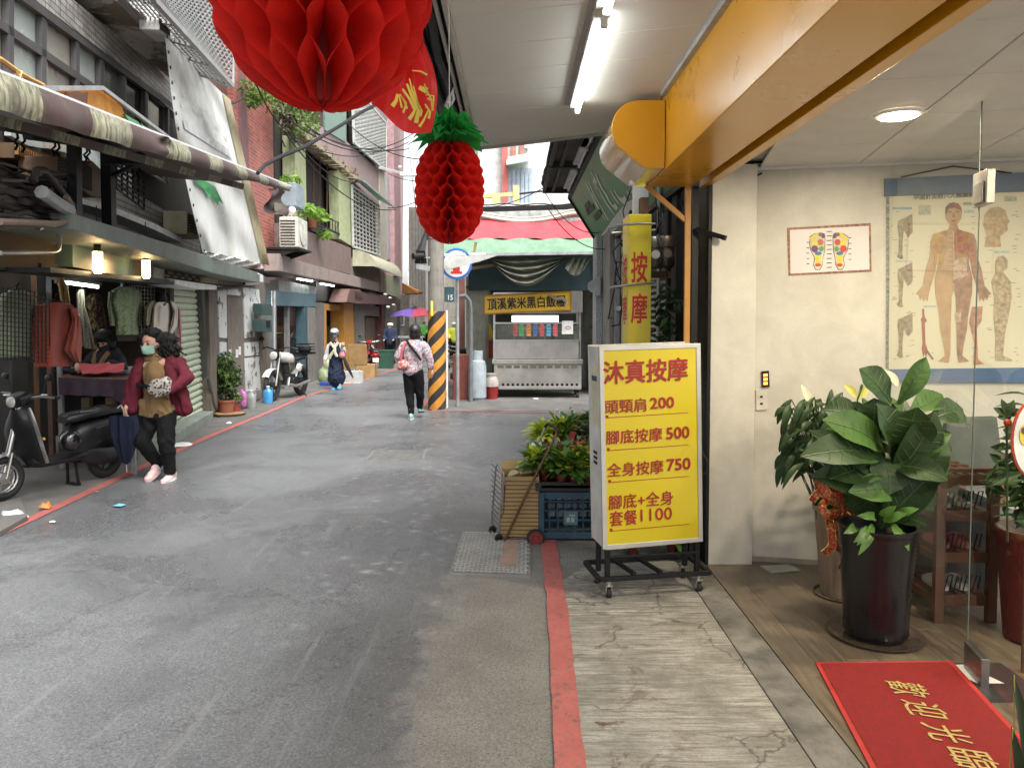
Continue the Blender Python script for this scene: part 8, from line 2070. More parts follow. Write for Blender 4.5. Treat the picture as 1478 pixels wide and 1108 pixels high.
def rosette(name,label,c,r,n,cols,seed,lw=.35,ph=.09,pr=.04,up=1.0,flower=None,group=None):
    t=thing(name,label,'potted plant',c,0,group);c=V(c);rng=random.Random(seed)
    mb=MB();mb.lathe([(pr*.7,0),(pr,ph),(pr*1.08,ph),(pr*1.08,ph+.01),(pr*.9,ph+.01),(0,ph-.005)],c,14);mb.build('pot',M('pot_plastic',(.2,.03,.02),.5),t,smooth=True)
    for ci,m in enumerate(cols):
        mb=MB()
        for k in range(n):
            a=rng.uniform(0,6.283);el=rng.uniform(-.05,1.25)*up;L_=r*rng.uniform(.6,1.1)*(1 if ci==0 else.75)
            d=V((math.cos(a)*math.cos(el),math.sin(a)*math.cos(el),math.sin(el)+(.25 if ci else 0))).normalized();b=c+V((0,0,ph))+d*L_*(.1 if ci==0 else.6)
            leaf(mb,b,b+d*L_*(1 if ci==0 else.6),L_*lw,V((0,0,1))+V((rng.uniform(-.3,.3),rng.uniform(-.3,.3),.1)),.35)
        mb.build('leaf',m,t,smooth=True,merge=False,normals=False)['kind']='stuff'
    if flower:
        mb=MB()
        for k in range(6):
            p=c+V((rng.uniform(-.7,.7)*r,rng.uniform(-.7,.7)*r,ph+r*rng.uniform(.6,1.0)))
            for j in range(5):
                a=1.257*j+k;leaf(mb,p,p+V((math.cos(a)*.028,math.sin(a)*.028,.012)),.022,(0,0,1),.2,ns=3)
        mb.build('flower',flower,t,merge=False,normals=False)['kind']='stuff'
    return t
lime=thin('leaf_limegreen',(.48,.58,.06),.35,.4,var=.25);mid_=thin('leaf_mid',(.07,.17,.03),.3,.4,var=.35);rfl=thin('petal_red',(.6,.05,.03),.3,.6);purp=thin('leaf_silver',(.17,.2,.13),.2,.5,var=.5,vs=60);ros=thin('leaf_rosy',(.35,.12,.1),.3,.5,var=.4)
for i,px in enumerate((812,831,850,868)):
    p=AY(px,716,5.36);rosette('pot_plant',['front pot with lime tipped leaves nearest the cart','second lime tipped plant of the front row from the cart','third lime tipped plant of the front row beside the sign','front row plant half hidden behind the lightbox sign'][i],(p.x,5.47,.385),.19,46,[mid_,lime],20+i,.42,group='front row of lime tipped plants')
for i,(px,yy,lab,cols,fl_)in enumerate(((786,5.62,'dark leaved plant at the left end of the front tray',[mid_],None),(800,5.7,'reddish tinted plant behind the lime front plants',[mid_,ros],None),(822,5.68,'orange red flowering plant in the middle of the tray',[mid_],rfl),(843,5.66,'scarlet flowering plant beside the lightbox sign',[mid_,lime],rfl),(775,5.6,'green plant leaning over the cart carton',[mid_,lime],None),(862,5.7,'red flowered plant mostly behind the sign',[mid_],rfl))):
    p=AY(px,700,yy);rosette('pot_plant',lab,(p.x,yy,.4),.2,50,cols+[lime],40+i,.3,flower=fl_)
for i,(px,yy,lab,cols,r_)in enumerate(((788,6.05,'yellow green feathery plant at the left of the back row',[lime,lime],.15),(812,6.1,'bright green plant in the back row left of the silver one',[mid_,lime],.17),(845,6.05,'silver leaved compact plant in a brown pot in the back row',[purp],.12),(832,6.3,'tall fresh green plant at the rear of the back row',[mid_,lime],.17),(858,6.3,'green plant in the back row touching the sign',[mid_,lime],.16),(868,6.1,'back row plant behind the lightbox sign',[mid_],.15))):
    p=AY(px,650,yy);rosette('pot_plant',lab,(p.x,yy,.545),r_*1.3,110,cols,60+i,.2 if i!=2 else.4)
p=AY(822,640,5.95);mb=MB();mb.box(p+V((0,0,.03)),(.045,.02,.13),.3);mb.v=[V((q.x+(q.z-p.z)*.3,q.y,q.z))for q in mb.v];o=mb.build('red_care_label',M('label_red',(.3,.04,.05),.6));tag(o,'dark red plant label stuck upright between the two rows of plants','label')
for i,px in enumerate((804,826)):
    c=AY(px,594,6.25);mb=MB();mb.tube([c+V((0,0,-.14)),c+V((-.012,0,-.04))]+[c+V((.022*math.cos(a),0,.022*math.sin(a)))for a in(R(200),R(150),R(100),R(50),R(0),R(-50))],.0045,6);o=mb.build('hook_stake',whitep,smooth=True);tag(o,['left of two white hook ended stakes rising from the back row of plants','right of two white hook ended stakes rising from the back row of plants'][i],'stake')
# plants on the cement under and behind the lightbox
p=G(925,822);rosette('pot_plant','low leafy plant on the ground under the lightbox sign',(p.x,p.y+.3,0),.2,40,[mid_],91,.3);p=G(980,815);rosette('pot_plant','dark leafy plant on the ground behind the right castor of the sign',(p.x,p.y+.2,0),.22,40,[mid_],92,.3)
rng=random.Random(31)
for i,(x,y,z,lab)in enumerate(((1.12,6.6,1.95,'leaves trailing behind the yellow upright sign by the louvres'),(1.17,5.6,1.75,'dark leaves hanging under the steel drums'),(1.15,5.6,1.4,'foliage low behind the gold post'))):
    t=thing('hanging_plant',lab,'plant',(x,y,z));leafcloud('leaf','',[((x,y,z),(.09,.3,.12)),((x-.03,y,z-.15),(.06,.2,.12))],90,.05,[lfg,lfd,lfd][i],par=t,seed=70+i)
# shopping cart
ct2=thing('shopping_cart','folding two wheeled shopping cart holding an upright brown carton','shopping cart',(.05,5.45,0))
yc=5.4;cardm=M('cart_carton',(.36,.24,.105),.8,dirt=.1,var=.15,vs=3,dcol=(.2,.13,.06))
x0,x1=AY(723,720,yc).x,AY(778,720,yc).x;zt_,zb_=AY(750,688,yc).z,AY(750,774,yc).z
mb=MB();th=.006
mb.b2((x0,yc,zb_),(x1,yc+th,zt_));mb.b2((x0,yc+.3,zb_),(x1,yc+.306,zt_));mb.b2((x0,yc+th,zb_),(x0+th,yc+.3,zt_+.01));mb.b2((x1-th,yc+th,zb_),(x1,yc+.3,zt_));mb.b2((x0+th,yc+th,zb_),(x1-th,yc+.3,zb_+th));mb.build('carton',cardm,ct2)
mb=MB();mb.prism([(x0,yc+.3,zt_),(x1,yc+.3,zt_),(x1+.02,yc+.36,zt_+.06),(x0,yc+.37,zt_+.05)],(0,.004,0));mb.build('carton_flap',cardm,ct2)
mb=MB()
for k in range(14):
    z=zb_+.02+k*(zt_-zb_-.05)/13;mb.beam((x0-.004,yc-.004,z),(x1+.004,yc-.004,z-.0),.0045)
    mb.beam((x1+.004,yc-.004,z),(x1+.004,yc+.31,z),.0045)
for k in range(12):
    z=zb_-.0+k*(zt_-zb_)/11+.03;mb.beam((x0-.005,yc-.004,z),(x0-.075,yc+.22,z+.02),.005)
o=mb.build('wire_basket',M('wire_brown',(.12,.065,.03),.5,.5),ct2);o['kind']='stuff'
fm_=M('cart_tube',(.09,.06,.05),.45,.5);sv=M('cart_silver',(.35,.35,.35),.4,.8)
def T_(px,py,y=yc):return AY(px,py,y)
mb=MB();mb.tube([T_(727,783,yc-.03),T_(765,702,yc-.03),T_(801,631,yc-.03),T_(804,622,yc-.0),T_(800,618,yc+.05)],.0085,8);mb.build('handle_rail',M('handle_brown',(.14,.07,.045),.4,.4),ct2,smooth=True)
mb=MB();mb.tube([T_(757,674,yc+.3),T_(775,642,yc+.3),T_(789,613,yc+.3)],.0075,8);mb.build('handle_rail',sv,ct2,smooth=True)
mb=MB();mb.tube([T_(787,616,yc+.3),T_(791,611,yc+.28),T_(803,618,yc+.02),T_(806,624,yc-.02)],.011,8);mb.build('handle_grip',rubber,ct2,smooth=True)
mb=MB();mb.tube([T_(709,762,yc+.2),T_(716,672,yc+.2),T_(719,670,yc+.18),T_(727,684,yc-.01),T_(728,692,yc-.01),T_(718,778,yc)],.006,8);mb.tube([T_(727,690,yc-.01),T_(722,730,yc-.015),T_(720,775,yc-.01)],.007,6);mb.tube([T_(709,766,yc+.2),T_(727,783,yc-.03)],.007,6);mb.build('front_frame',sv,ct2,smooth=True)
mb=MB();mb.tube([T_(727,778),T_(776,774)],.008,6);mb.tube([T_(724,724),T_(729,700),T_(727,740),T_(722,748)],.004,6);mb.build('base_bar',fm_,ct2,smooth=True)
whr=M('wheel_red',(.28,.03,.03),.4)
def cwheel(c,r,w_,m):
    mb=MB();c=V(c);mb.lathe([(r*.72,-w_),(r*.95,-w_),(r,-w_*.5),(r,w_*.5),(r*.95,w_),(r*.72,w_),(r*.72,-w_)],c,24,M=Matrix.Rotation(R(90),3,'X'));ty=mb.build('wheel',rubber,ct2,smooth=True)
    mb=MB();mb.lathe([(r*.62,-w_*.7),(r*.73,-w_*.7),(r*.73,w_*.7),(r*.62,w_*.7),(r*.62,-w_*.7)],c,20,M=Matrix.Rotation(R(90),3,'X'));mb.cyl(c-V((0,w_,0)),c+V((0,w_,0)),r*.2,n=10)
    for k in range(8):a=math.pi*k/4;mb.beam(c,c+V((math.cos(a)*r*.66,0,math.sin(a)*r*.66)),r*.1,w_,up=(0,1,0))
    mb.build('wheel_hub',m,ty)
cwheel(T_(773,776,yc-.05),.064,.014,whr);cwheel(T_(773,770,yc+.33),.062,.014,whr)
p=T_(720,780,yc-.02);cwheel((p.x,p.y,.032),.03,.012,darkm);p=T_(711,768,yc+.2);cwheel((p.x,p.y,.032),.03,.012,darkm)
t=thing('green_leaves_bag','pale papers and leaves sticking out of the cart carton','paper',(x0+.1,yc+.15,zt_));mb=MB()
leaf(mb,(x0+.05,yc+.1,zt_-.02),(x0+.13,yc+.1,zt_+.02),.08,(0,-.3,1));mb.prism([(x0+.14,yc+.1,zt_),(x0+.26,yc+.12,zt_+.01),(x0+.22,yc+.2,zt_+.07),(x0+.12,yc+.22,zt_+.05)],(0,.003,.002));mb.build('paper',thin('paper_cream',(.5,.45,.25),.3),t,merge=False)

# ================================================================= INSIDE THE MASSAGE SHOP DOORWAY
figm=None
def fig_mat(nm,c,c2):
    m,nt,N,L,P=_nt(nm);co=coord(N,L);a=noise(N,L,co,14,4)
    base=mixc(N,L,ramp(N,L,a,.3,.7),c,c2);L.new(base,P.inputs['Base Color']);P.inputs['Roughness'].default_value=.5;P.inputs['Specular IOR Level'].default_value=.35
    # raised pale veins on the leaf
    L.new(bump(N,L,noise(N,L,co,40,3),.3,.004),P.inputs['Normal'])
    t=N.new('ShaderNodeBsdfTranslucent');L.new(base,t.inputs['Color']);mx=N.new('ShaderNodeMixShader');mx.inputs[0].default_value=.18
    L.new(P.outputs[0],mx.inputs[1]);L.new(t.outputs[0],mx.inputs[2]);L.new(mx.outputs[0],N['Material Output'].inputs[0]);return m
fgd=fig_mat('fig_leaf',(.018,.042,.012),(.036,.078,.022));fgl=fig_mat('fig_leaf_young',(.04,.095,.018),(.07,.145,.03));vein=M('leaf_vein',(.07,.12,.04),.5)
pc=V((1.85,3.78,0));fp=thing('fiddle_leaf_fig','fiddle leaf fig with broad glossy leaves in a tall black ribbed pot in the doorway','potted plant',pc)
mb=MB();prof=[(.14,.012),(.145,.03)]
for k in range(44):
    z=.03+.52*k/43;r_=.15+.035*(k/43)**1.6+(.004 if k%2 else 0);prof.append((r_,z))
prof+=[(.192,.56),(.192,.575),(.175,.575),(.17,.52),(0,.52)]
mb.lathe(prof,pc,40);mb.build('pot',M('pot_black_gloss',(.006,.005,.006),.3,coat=.12,var=.2),fp,smooth=True)
mb=MB();mb.lathe([(.0,.006),(.2,.008),(.225,.022),(.23,.022),(.205,.0),(0,.0)],pc,36);mb.build('saucer',M('saucer_brown',(.09,.065,.05),.25,coat=.3),fp,smooth=True)
def Z6(x,y,dy=0):return AY(1080+x/2.4625,500+y/2.4625,3.78+dy)
L_=[((470+37*(k_%3),330+45*(k_//3)),(470+250*math.cos(k_*2.4+.5),330+150*math.sin(k_*2.4+.5)+14*(k_%5)),92+9*(k_%4),.02+.13*math.sin(k_*1.7),fgd if k_%4 else fgl,.22)for k_ in range(22)]+[((505,200),(400,78),100,.02,fgd,.1),((530,205),(636,40),62,-.02,fgl,.15),((575,235),(695,172),78,.1,fgl,.1),((640,262),(772,222),84,.06,fgd,.25),((540,375),(598,222),130,-.12,fgd,.1),((560,395),(712,305),84,-.1,fgl,.2),
      ((485,375),(285,255),110,-.1,fgl,.2),((475,405),(212,372),104,-.16,fgd,.25),((400,255),(272,222),92,.05,fgd,.2),((440,315),(448,185),110,.0,fgd,.1),((495,522),(385,508),84,-.16,fgl,.3),((500,425),(705,462),84,-.16,fgd,.25),((520,455),(640,400),80,-.05,fgd,.2),
      ((560,495),(662,575),74,-.08,fgd,.3),((490,602),(632,628),52,-.1,fgd,.2),((470,445),(305,455),116,-.12,fgd,.25),((500,200),(520,330),70,.1,fgd,.1),((455,345),(350,300),90,.08,fgd,.1),((560,330),(640,345),90,.1,fgd,.1),((480,300),(500,170),80,.08,fgl,.1),((430,380),(330,410),90,.06,fgd,.1),((540,480),(470,580),70,.06,fgd,.2),((430,290),(330,210),80,.08,fgd,.1)]
vb=MB();rng=random.Random(17)
for i,(b,tp,w_,dy,m,cu)in enumerate(L_):
    k=3.78/F/2.4625;base=Z6(b[0],b[1],dy*.3);tip=Z6(tp[0],tp[1],dy*1.4-.03);n=V((rng.uniform(-.2,.2),-.75,.55+rng.uniform(-.2,.2)));mb=MB()
    leaf(mb,base,tip,w_*k*1.25,n,cu,.28,10,1.35,.035)
    o=mb.build('leaf',m,fp,smooth=True,merge=False,normals=False)
    d=(tip-base);dn=d.normalized();nn=(n-dn*n.dot(dn)).normalized();s_=dn.cross(nn);Ln=d.length
    mid=[base+d*t+nn*(cu*Ln*(math.sin(math.pi*t)*.5-t*t*.4)+.0015)for t in[j/8 for j in range(9)]]
    vb.tube(mid,[.003]*5+[.002]*4,4)
    for j in(2,3,4,5,6):
        for q in(-1,1):vb.tube([mid[j],mid[j]+s_*q*w_*k*.42+dn*Ln*.1+nn*(.28*w_*k*.42+.0)],.0011,3)
o=vb.build('leaf_vein',vein,fp,merge=False,normals=False);o['kind']='stuff'
mb=MB();mb.tube([Z6(500,660),Z6(500,540),Z6(497,420),Z6(495,270),Z6(505,200)],[.014,.013,.012,.01,.006],8)
for b in((485,375),(540,375),(475,405),(560,495)):mb.tube([Z6(498,b[1]+30),Z6(*b)],.005,5)
mb.build('trunk',M('bark_tan',(.22,.15,.08),.8),fp,smooth=True)
mb=MB();rng=random.Random(3)
for(bx,by,tx,ty)in((430,640,385,690),(440,630,400,735),(510,640,575,720),(480,620,560,590),(450,610,400,600),(520,600,600,575),(380,640,350,660),(470,600,520,570),(510,630,540,690),(410,640,395,700)):leaf(mb,Z6(bx,by,-.1),Z6(tx,ty,-.19),.045,(0,-1,.5),.3,.2,8,1,.12)
mb.build('pothos_leaf',thin('pothos',(.13,.27,.045),.3,.35,var=.4),fp,smooth=True,merge=False,normals=False)['kind']='stuff'
# peace lily in a striped pot behind
pl_c=V((1.93,4.34,0));pz=thing('peace_lily','peace lily with drooping dark leaves in a ribbed beige pot by the wall','potted plant',pl_c)
mb=MB();n=72;prof=[(.115,0),(.12,.02),(.165,.5),(.175,.505),(.175,.53),(.16,.53),(.15,.48),(0,.48)]
vs=[];fs=[]
for r_,z in prof:
    for i in range(n):a=2*math.pi*i/n;rr=r_*(1+(.02 if(i//2)%2 and.01<z<.5 else 0));vs.append(pl_c+V((rr*math.cos(a),rr*math.sin(a),z)))
for k in range(len(prof)-1):
    for i in range(n):fs.append((k*n+i,k*n+(i+1)%n,(k+1)*n+(i+1)%n,(k+1)*n+i))
fs.append(tuple(range(n-1,-1,-1)));mb.add(vs,fs);mb.build('pot',M('pot_beige',(.24,.165,.12),.5,streak=.25),pz)
mb=MB();mb.lathe([(0,.004),(.15,.004),(.16,.02),(.165,.02),(.15,0),(0,0)],pl_c,28);mb.build('saucer',M('saucer_b',(.1,.07,.05),.5),pz)
def Z4(x,y,dy=0):return AY(1080+x/2.4625,500+y/2.4625,4.34+dy)
rng=random.Random(23);lb_d=MB()
for i in range(90):
    bx,by=rng.uniform(240,330),rng.uniform(560,640);r8=rng.random();tipx=92+215*r8+rng.uniform(-10,10);tipy=330+(1-r8)*160*rng.uniform(-.6,1.1)+r8*rng.uniform(-120,180);top=(tipx+rng.uniform(20,95),tipy-rng.uniform(30,110));dy=rng.uniform(-.2,.25)
    B_=Z4(bx,by,0);T1=Z4(top[0],top[1],dy*.7);T2=Z4(tipx,tipy,dy)
    lb_d.tube([B_,B_.lerp(T1,.6)+V((0,0,.03)),T1],.003,4);leaf(lb_d,T1,T2,.034+rng.random()*.016,(rng.uniform(-.4,.1),-.5,.8),.3,.3,7,.9)
lb_d.build('leaf',fig_mat('lily_leaf',(.018,.04,.014),(.035,.075,.022)),pz,smooth=True,merge=False,normals=False)['kind']='stuff'
sp_m=thin('spathe',(.72,.7,.5),.3,.5);sp_y=thin('spathe_yellow',(.62,.6,.16),.3,.5)
for(bx,by,tx,ty,w_,m)in((228,225,190,135,.055,sp_m),(385,180,342,135,.05,sp_y),(390,182,425,140,.05,sp_y),(532,140,486,82,.05,sp_m)):
    mb=MB();leaf(mb,Z4(bx,by,-.05),Z4(tx,ty,-.05),w_,(0.2,-1,.2),.1,.4,7,.9);mb.build('spathe',m,pz,smooth=True,merge=False,normals=False)
mb=MB();mb.tube([Z4(290,560),Z4(250,300,-.03),Z4(228,225,-.05),Z4(205,195,-.07)],[.004,.004,.004,.007],6);mb.tube([Z4(350,500),Z4(385,300,-.02),Z4(388,190,-.05),Z4(405,135,-.06)],[.004,.004,.005,.008],6);mb.build('flower_stalk',lfg,pz,smooth=True)
rb=thing('gift_ribbon','big red and gold ribbon bow tied on the peace lily beside the black pot','ribbon',Z4(330,560,-.3))
def rib_mat():
    m,nt,N,L,P=_nt('ribbon_red_gold');co=coord(N,L);v=noise(N,L,co,45,3,.6,2);L.new(mixc(N,L,ramp(N,L,v,.52,.56),(.42,.035,.02),(.55,.32,.1)),P.inputs['Base Color']);P.inputs['Roughness'].default_value=.3;P.inputs['Metallic'].default_value=.25;return m
rbm=rib_mat()
gldm=M('ribbon_edge_gold',(.65,.42,.14),.25,.8)
def ribbon(pts,w_,dy=-.32):
    P_2=[Z4(x,y,dy+d_)for x,y,d_ in pts];mb=MB();mg=MB();k=len(P_2);sm=[]
    for i in range(k-1):
        for j in range(5):
            t=j/5;p0=P_2[max(0,i-1)];p1=P_2[i];p2=P_2[i+1];p3=P_2[min(k-1,i+2)]
            sm.append(.5*((2*p1)+(p2-p0)*t+(2*p0-5*p1+4*p2-p3)*t*t+(3*p1-p0-3*p2+p3)*t**3))
    sm.append(P_2[-1]);vs=[];ea=[];eb=[]
    for i,p in enumerate(sm):
        d=(sm[min(i+1,len(sm)-1)]-sm[max(0,i-1)]).normalized();s_=d.cross(V((math.sin(i*.5)*.5,-1,math.cos(i*.4)*.3))).normalized()
        vs+=[p-s_*w_/2,p+s_*w_/2];ea.append(p-s_*w_/2);eb.append(p+s_*w_/2)
    mb.add(vs,[(2*i,2*i+1,2*i+3,2*i+2)for i in range(len(sm)-1)]);mb.build('ribbon_loop',rbm,rb,smooth=True,normals=False);mg.tube(ea,.0018,4);mg.tube(eb,.0018,4);mg.build('gold_edge',gldm,rb)['kind']='stuff'
for pts in([(350,575,0),(300,540,-.05),(250,480,-.02),(270,530,.03),(345,575,.02)],[(350,575,0),(290,600,-.06),(262,570,-.02),(290,545,.03),(345,570,.02)],[(350,575,0),(400,530,-.05),(455,570,-.02),(410,585,.03),(352,575,.02)],[(350,570,0),(350,500,-.06),(310,480,-.02),(330,520,.03),(350,570,0)],
            [(350,575,0),(385,610,-.04),(370,690,-.05),(330,790,-.03)],[(350,575,0),(320,640,-.04),(315,700,-.03),(350,740,-.02),(360,785,-.02)],[(345,575,0),(290,600,-.03),(300,700,-.04),(268,735,-.02)],[(350,570,0),(300,500,.0),(250,520,-.04),(225,550,-.04)],[(350,575,0),(330,620,-.07),(300,640,-.05),(320,600,0),(350,575,0)],[(350,575,-.01),(390,600,-.07),(430,560,-.05),(400,545,0),(350,572,0)]):ribbon(pts,.042)
# red mat
mt2=thing('welcome_mat','red doormat with gold welcome characters on the wood floor','doormat',(1.6,3.0,.008),0)
mc=[V((1.415,3.455,.0095)),V((2.06,3.47,.0095)),V((1.87,2.3,.0095)),V((1.225,2.29,.0095))]
matred=M('mat_red',(.32,.014,.012),.95,bmp=1.0,bs=420,var=.2,vs=40);
mb=MB();mb.prism([p+V((0,0,.006))for p in mc],(0,0,-.006));mb.build('mat_border',M('mat_edge',(.42,.022,.018),.7),mt2)
ins=[];cc=sum(mc,V())/4
for p in mc:q=p-cc;ins.append(cc+V((q.x*.93,q.y*.968,0)))
mb=MB();mb.grid(lambda u,v:(ins[0]*(1-u)+ins[1]*u)*(1-v)+(ins[3]*(1-u)+ins[2]*u)*v+V((0,0,.009+.0012*mnoise.noise(V((u*60,v*80,0))))),60,80);mb.build('mat_pile',matred,mt2,smooth=True,normals=False)
dn=(mc[3]-mc[0]).normalized();
rt_=V((-dn.y,dn.x,0))
gmt=M('mat_gold',(.42,.3,.1),.8,var=.3,vs=60)
for ch,px,py in(('歡',1310,998),('迎',1335,1028),('光',1367,1063),('臨',1405,1100)):
    g=G(px,py);lettering('lettering',ch,gmt,mt2,V((g.x-.07,g.y+.07,.0215)),dn,rt_,(.125,.15),.008,n_off=0,shear=.15)
# foot reflexology chart, papers and switches on the wall
ft=thing('foot_chart','framed foot reflexology chart with two coloured soles on the cream wall','poster',WALL.pt(1196,360,.01))
def wp_(name,pts,m,d,par,th=.0012):
    mb=MB();mb.panel(WALL,pts,d,d+th);return mb.build(name,m,par)
wp_('chart_frame',[(1136,329),(1257,322),(1258,392),(1138,398)],M('chart_edge',(.3,.14,.09),.5,var=.8,vs=60),.002,ft);wp_('chart_sheet',[(1140,332),(1254,326),(1255,389),(1141,395)],M('chart_white',(.66,.62,.6),.4,var=.03),.0035,ft)
def Z5(x,y):return(1000+x/3.092,220+y/3.092)
def foot(sx,cx):
    def q(x,y):return Z5(cx+sx*x,y)
    cols={'o':(.5,.1,.05),'y':(.65,.55,.05),'g':(.1,.3,.08),'p':(.12,.04,.15),'r':(.5,.05,.04),'t':(.2,.1,.06),'b':(.05,.15,.3)}
    cm_={k:M('chart_'+k,c,.5,var=.05)for k,c in cols.items()}
    wp_('sole',[q(x,y)for x,y in((-38,375),(-18,362),(20,358),(32,380),(30,440),(22,470),(20,500),(8,524),(-12,524),(-22,505),(-18,470),(-34,440),(-40,410))],M('chart_line',(.08,.06,.05),.5),.0055,ft)
    wp_('sole_area',[q(x,y)for x,y in((-36,378),(-17,365),(18,361),(29,381),(27,440),(20,470),(18,498),(6,521),(-11,521),(-19,503),(-15,470),(-31,440),(-37,410))],M('chart_sole',(.62,.55,.4),.5),.007,ft)
    k=0
    for(x,y,rx,ry,c)in((-30,385,9,9,'y'),(-18,375,9,9,'y'),(-5,368,9,9,'y'),(8,366,8,9,'t'),(22,372,9,12,'p'),(-14,405,18,12,'y'),(-16,430,16,16,'p' if sx>0 else 'r'),(10,400,14,14,'r' if sx<0 else 'o'),(14,430,12,12,'g'),(0,450,16,8,'b'),(-2,470,15,12,'y'),(2,490,14,8,'y'),(0,502,14,7,'r')):
        k+=1;wp_('sole_zone',[q(x+rx*math.cos(a*.785),y+ry*math.sin(a*.785))for a in range(8)],cm_[c],.0085+k*.0002,ft)
foot(1,560);foot(-1,656)
mb=MB()
for k in range(9):mb.panel(WALL,[Z5(598,352+k*20),Z5(620,351+k*20),Z5(620,354+k*20),Z5(598,355+k*20)],.006,.007)
for k in range(5):mb.panel(WALL,[Z5(508,400+k*24),Z5(520,400+k*24),Z5(520,403+k*24),Z5(508,403+k*24)],.006,.007);mb.panel(WALL,[Z5(695,380+k*24),Z5(708,380+k*24),Z5(708,383+k*24),Z5(695,383+k*24)],.006,.007)
mb.build('caption_line',darkm,ft)['kind']='stuff'
t=thing('timer_switch','small black switch with three orange lit digits on the wall','switch',WALL.pt(1104,547,.01));wp_('case',[(1099,536),(1110,535),(1111,558),(1100,559)],blackm,0,t,.015)
for k in range(3):wp_('digit_light',[(1102,539.5+k*6),(1108,539+k*6),(1108,543+k*6),(1102,543.5+k*6)],emis('digit_orange',(1,.25,.04),1.6),.015,t)
t=thing('wall_outlet','cream double outlet plate below the black switch','outlet',WALL.pt(1099,577,.01));wp_('plate',[(1091,563),(1107,562),(1108,591),(1092,592)],M('outlet_cream',(.6,.57,.48),.4),0,t,.01)
for k in range(2):wp_('socket_slot',[(1097,571+k*10),(1101,571+k*10),(1101,574+k*10),(1097,574+k*10)],darkm,.01,t)
mb=MB();mb.tube([WALL.pt(1026,263,.02),WALL.pt(1045,266,.02),WALL.pt(1070,264,.02),WALL.pt(1092,254,.02),WALL.pt(1100,250,.02)],.006,6);o=mb.build('wall_cable',rubber,smooth=True);tag(o,'thin black cable looping along the top of the cream pier','cable')
# anatomy poster
ap=thing('anatomy_poster','large hanging anatomy scroll with a front view human figure and blue bars','poster',WALL.pt(1380,400,.01))
wp_('top_bar',[(1277,258),(1520,247),(1520,275),(1277,283)],M('bar_blue',(.1,.15,.22),.5),.01,ap,.012);wp_('bottom_bar',[(1278,533),(1520,530),(1520,552),(1278,551)],M('bar_blue2',(.07,.13,.25),.4),.01,ap,.012)
wp_('sheet',[(1280,283),(1520,275),(1520,530),(1279,533)],M('poster_cream',(.62,.58,.42),.4,var=.06,vs=2),.006,ap)
wp_('sheet_border',[(1279.5,284),(1284,284),(1283,532),(1279,532)],M('border_grey',(.25,.27,.24),.5,var=.7,vs=50),.0075,ap)
mb=MB();mb.tube([WALL.pt(1300,256,.02),WALL.pt(1375,240,.02),WALL.pt(1460,250,.02)],.005,5);mb.build('hanging_cord',darkm,ap,smooth=True)
def Zp(x,y):return(1280+x/3.576,250+y/3.576)
half=[(345,265),(325,268),(318,290),(240,315),(228,350),(222,430),(200,500),(185,580),(150,622),(165,630),(172,655),(183,640),(190,664),(200,645),(210,664),(214,640),(225,590),(248,520),(262,440),(268,400),(265,470),(248,540),(250,620),(270,730),(275,800),(295,900),(300,940),(265,970),(320,978),(328,930),(330,800),(335,640),(345,600)]
skm=M('print_skin',(.44,.29,.16),.5,var=.2,vs=14);mum=M('print_muscle',(.34,.2,.13),.5,var=.45,vs=22);lnm=M('print_brown',(.16,.1,.07),.5,var=.3)
wp_('figure_half',[Zp(x,y)for x,y in half],skm,.009,ap);wp_('figure_half',[Zp(690-x,y)for x,y in half[::-1]],mum,.009,ap)
wp_('figure_head',[Zp(345+42*math.cos(a*.3927)*(1-.12*(math.sin(a*.3927)>.5)),212+60*math.sin(a*.3927))for a in range(16)],skm,.0095,ap)
wp_('figure_hair',[Zp(x,y)for x,y in((302,205),(305,175),(325,155),(345,150),(345,178),(318,185),(308,210))],lnm,.011,ap);wp_('figure_hair',[Zp(x,y)for x,y in((345,150),(370,156),(385,178),(388,208),(380,190),(345,178))],M('print_red',(.32,.11,.08),.5),.011,ap)
for pts,m in(([(345,310),(425,305),(420,350),(400,420),(350,400)],M('print_pec',(.36,.15,.09),.5,var=.3,vs=30)),([(415,360),(450,360),(465,440),(430,450),(412,400)],MATS['print_pec']),([(346,450),(410,430),(415,510),(346,570)],M('print_pale',(.5,.38,.28),.5,var=.4,vs=40)),([(342,300),(348,300),(348,600),(342,600)],MATS['print_pale']),([(340,550),(428,505),(428,515),(345,570)],MATS['print_pale']),([(352,720),(385,720),(380,770),(356,770)],MATS['print_pale']),([(318,196),(335,196),(335,201),(318,201)],lnm),([(355,196),(372,196),(372,201),(355,201)],lnm),([(330,242),(360,242),(352,250),(338,250)],MATS['print_red']),([(340,205),(350,205),(352,228),(338,228)],M('print_shade',(.3,.19,.11),.5))):
    wp_('figure_detail',[Zp(x,y)for x,y in pts],m,.0115,ap)
tor=M('print_torso',(.3,.24,.15),.5,var=.5,vs=40)
for y0 in(215,465,725):wp_('small_arm_figure',[Zp(x,y+y0)for x,y in((60,30),(85,18),(132,-5),(134,90),(110,118),(88,80),(82,140),(80,200),(85,225),(70,228),(52,215),(62,190),(62,110),(55,60))],tor,.009,ap)
wp_('small_bone_figure',[Zp(x,y)for x,y in((182,700),(192,700),(196,740),(208,760),(196,775),(200,880),(210,905),(205,950),(195,930),(188,950),(180,900),(185,880),(180,770),(175,755),(184,740))],MATS['print_red'],.009,ap)
wp_('small_bone_figure',[Zp(x,y)for x,y in((205,905),(243,958),(236,962),(200,918))],lnm,.0095,ap)
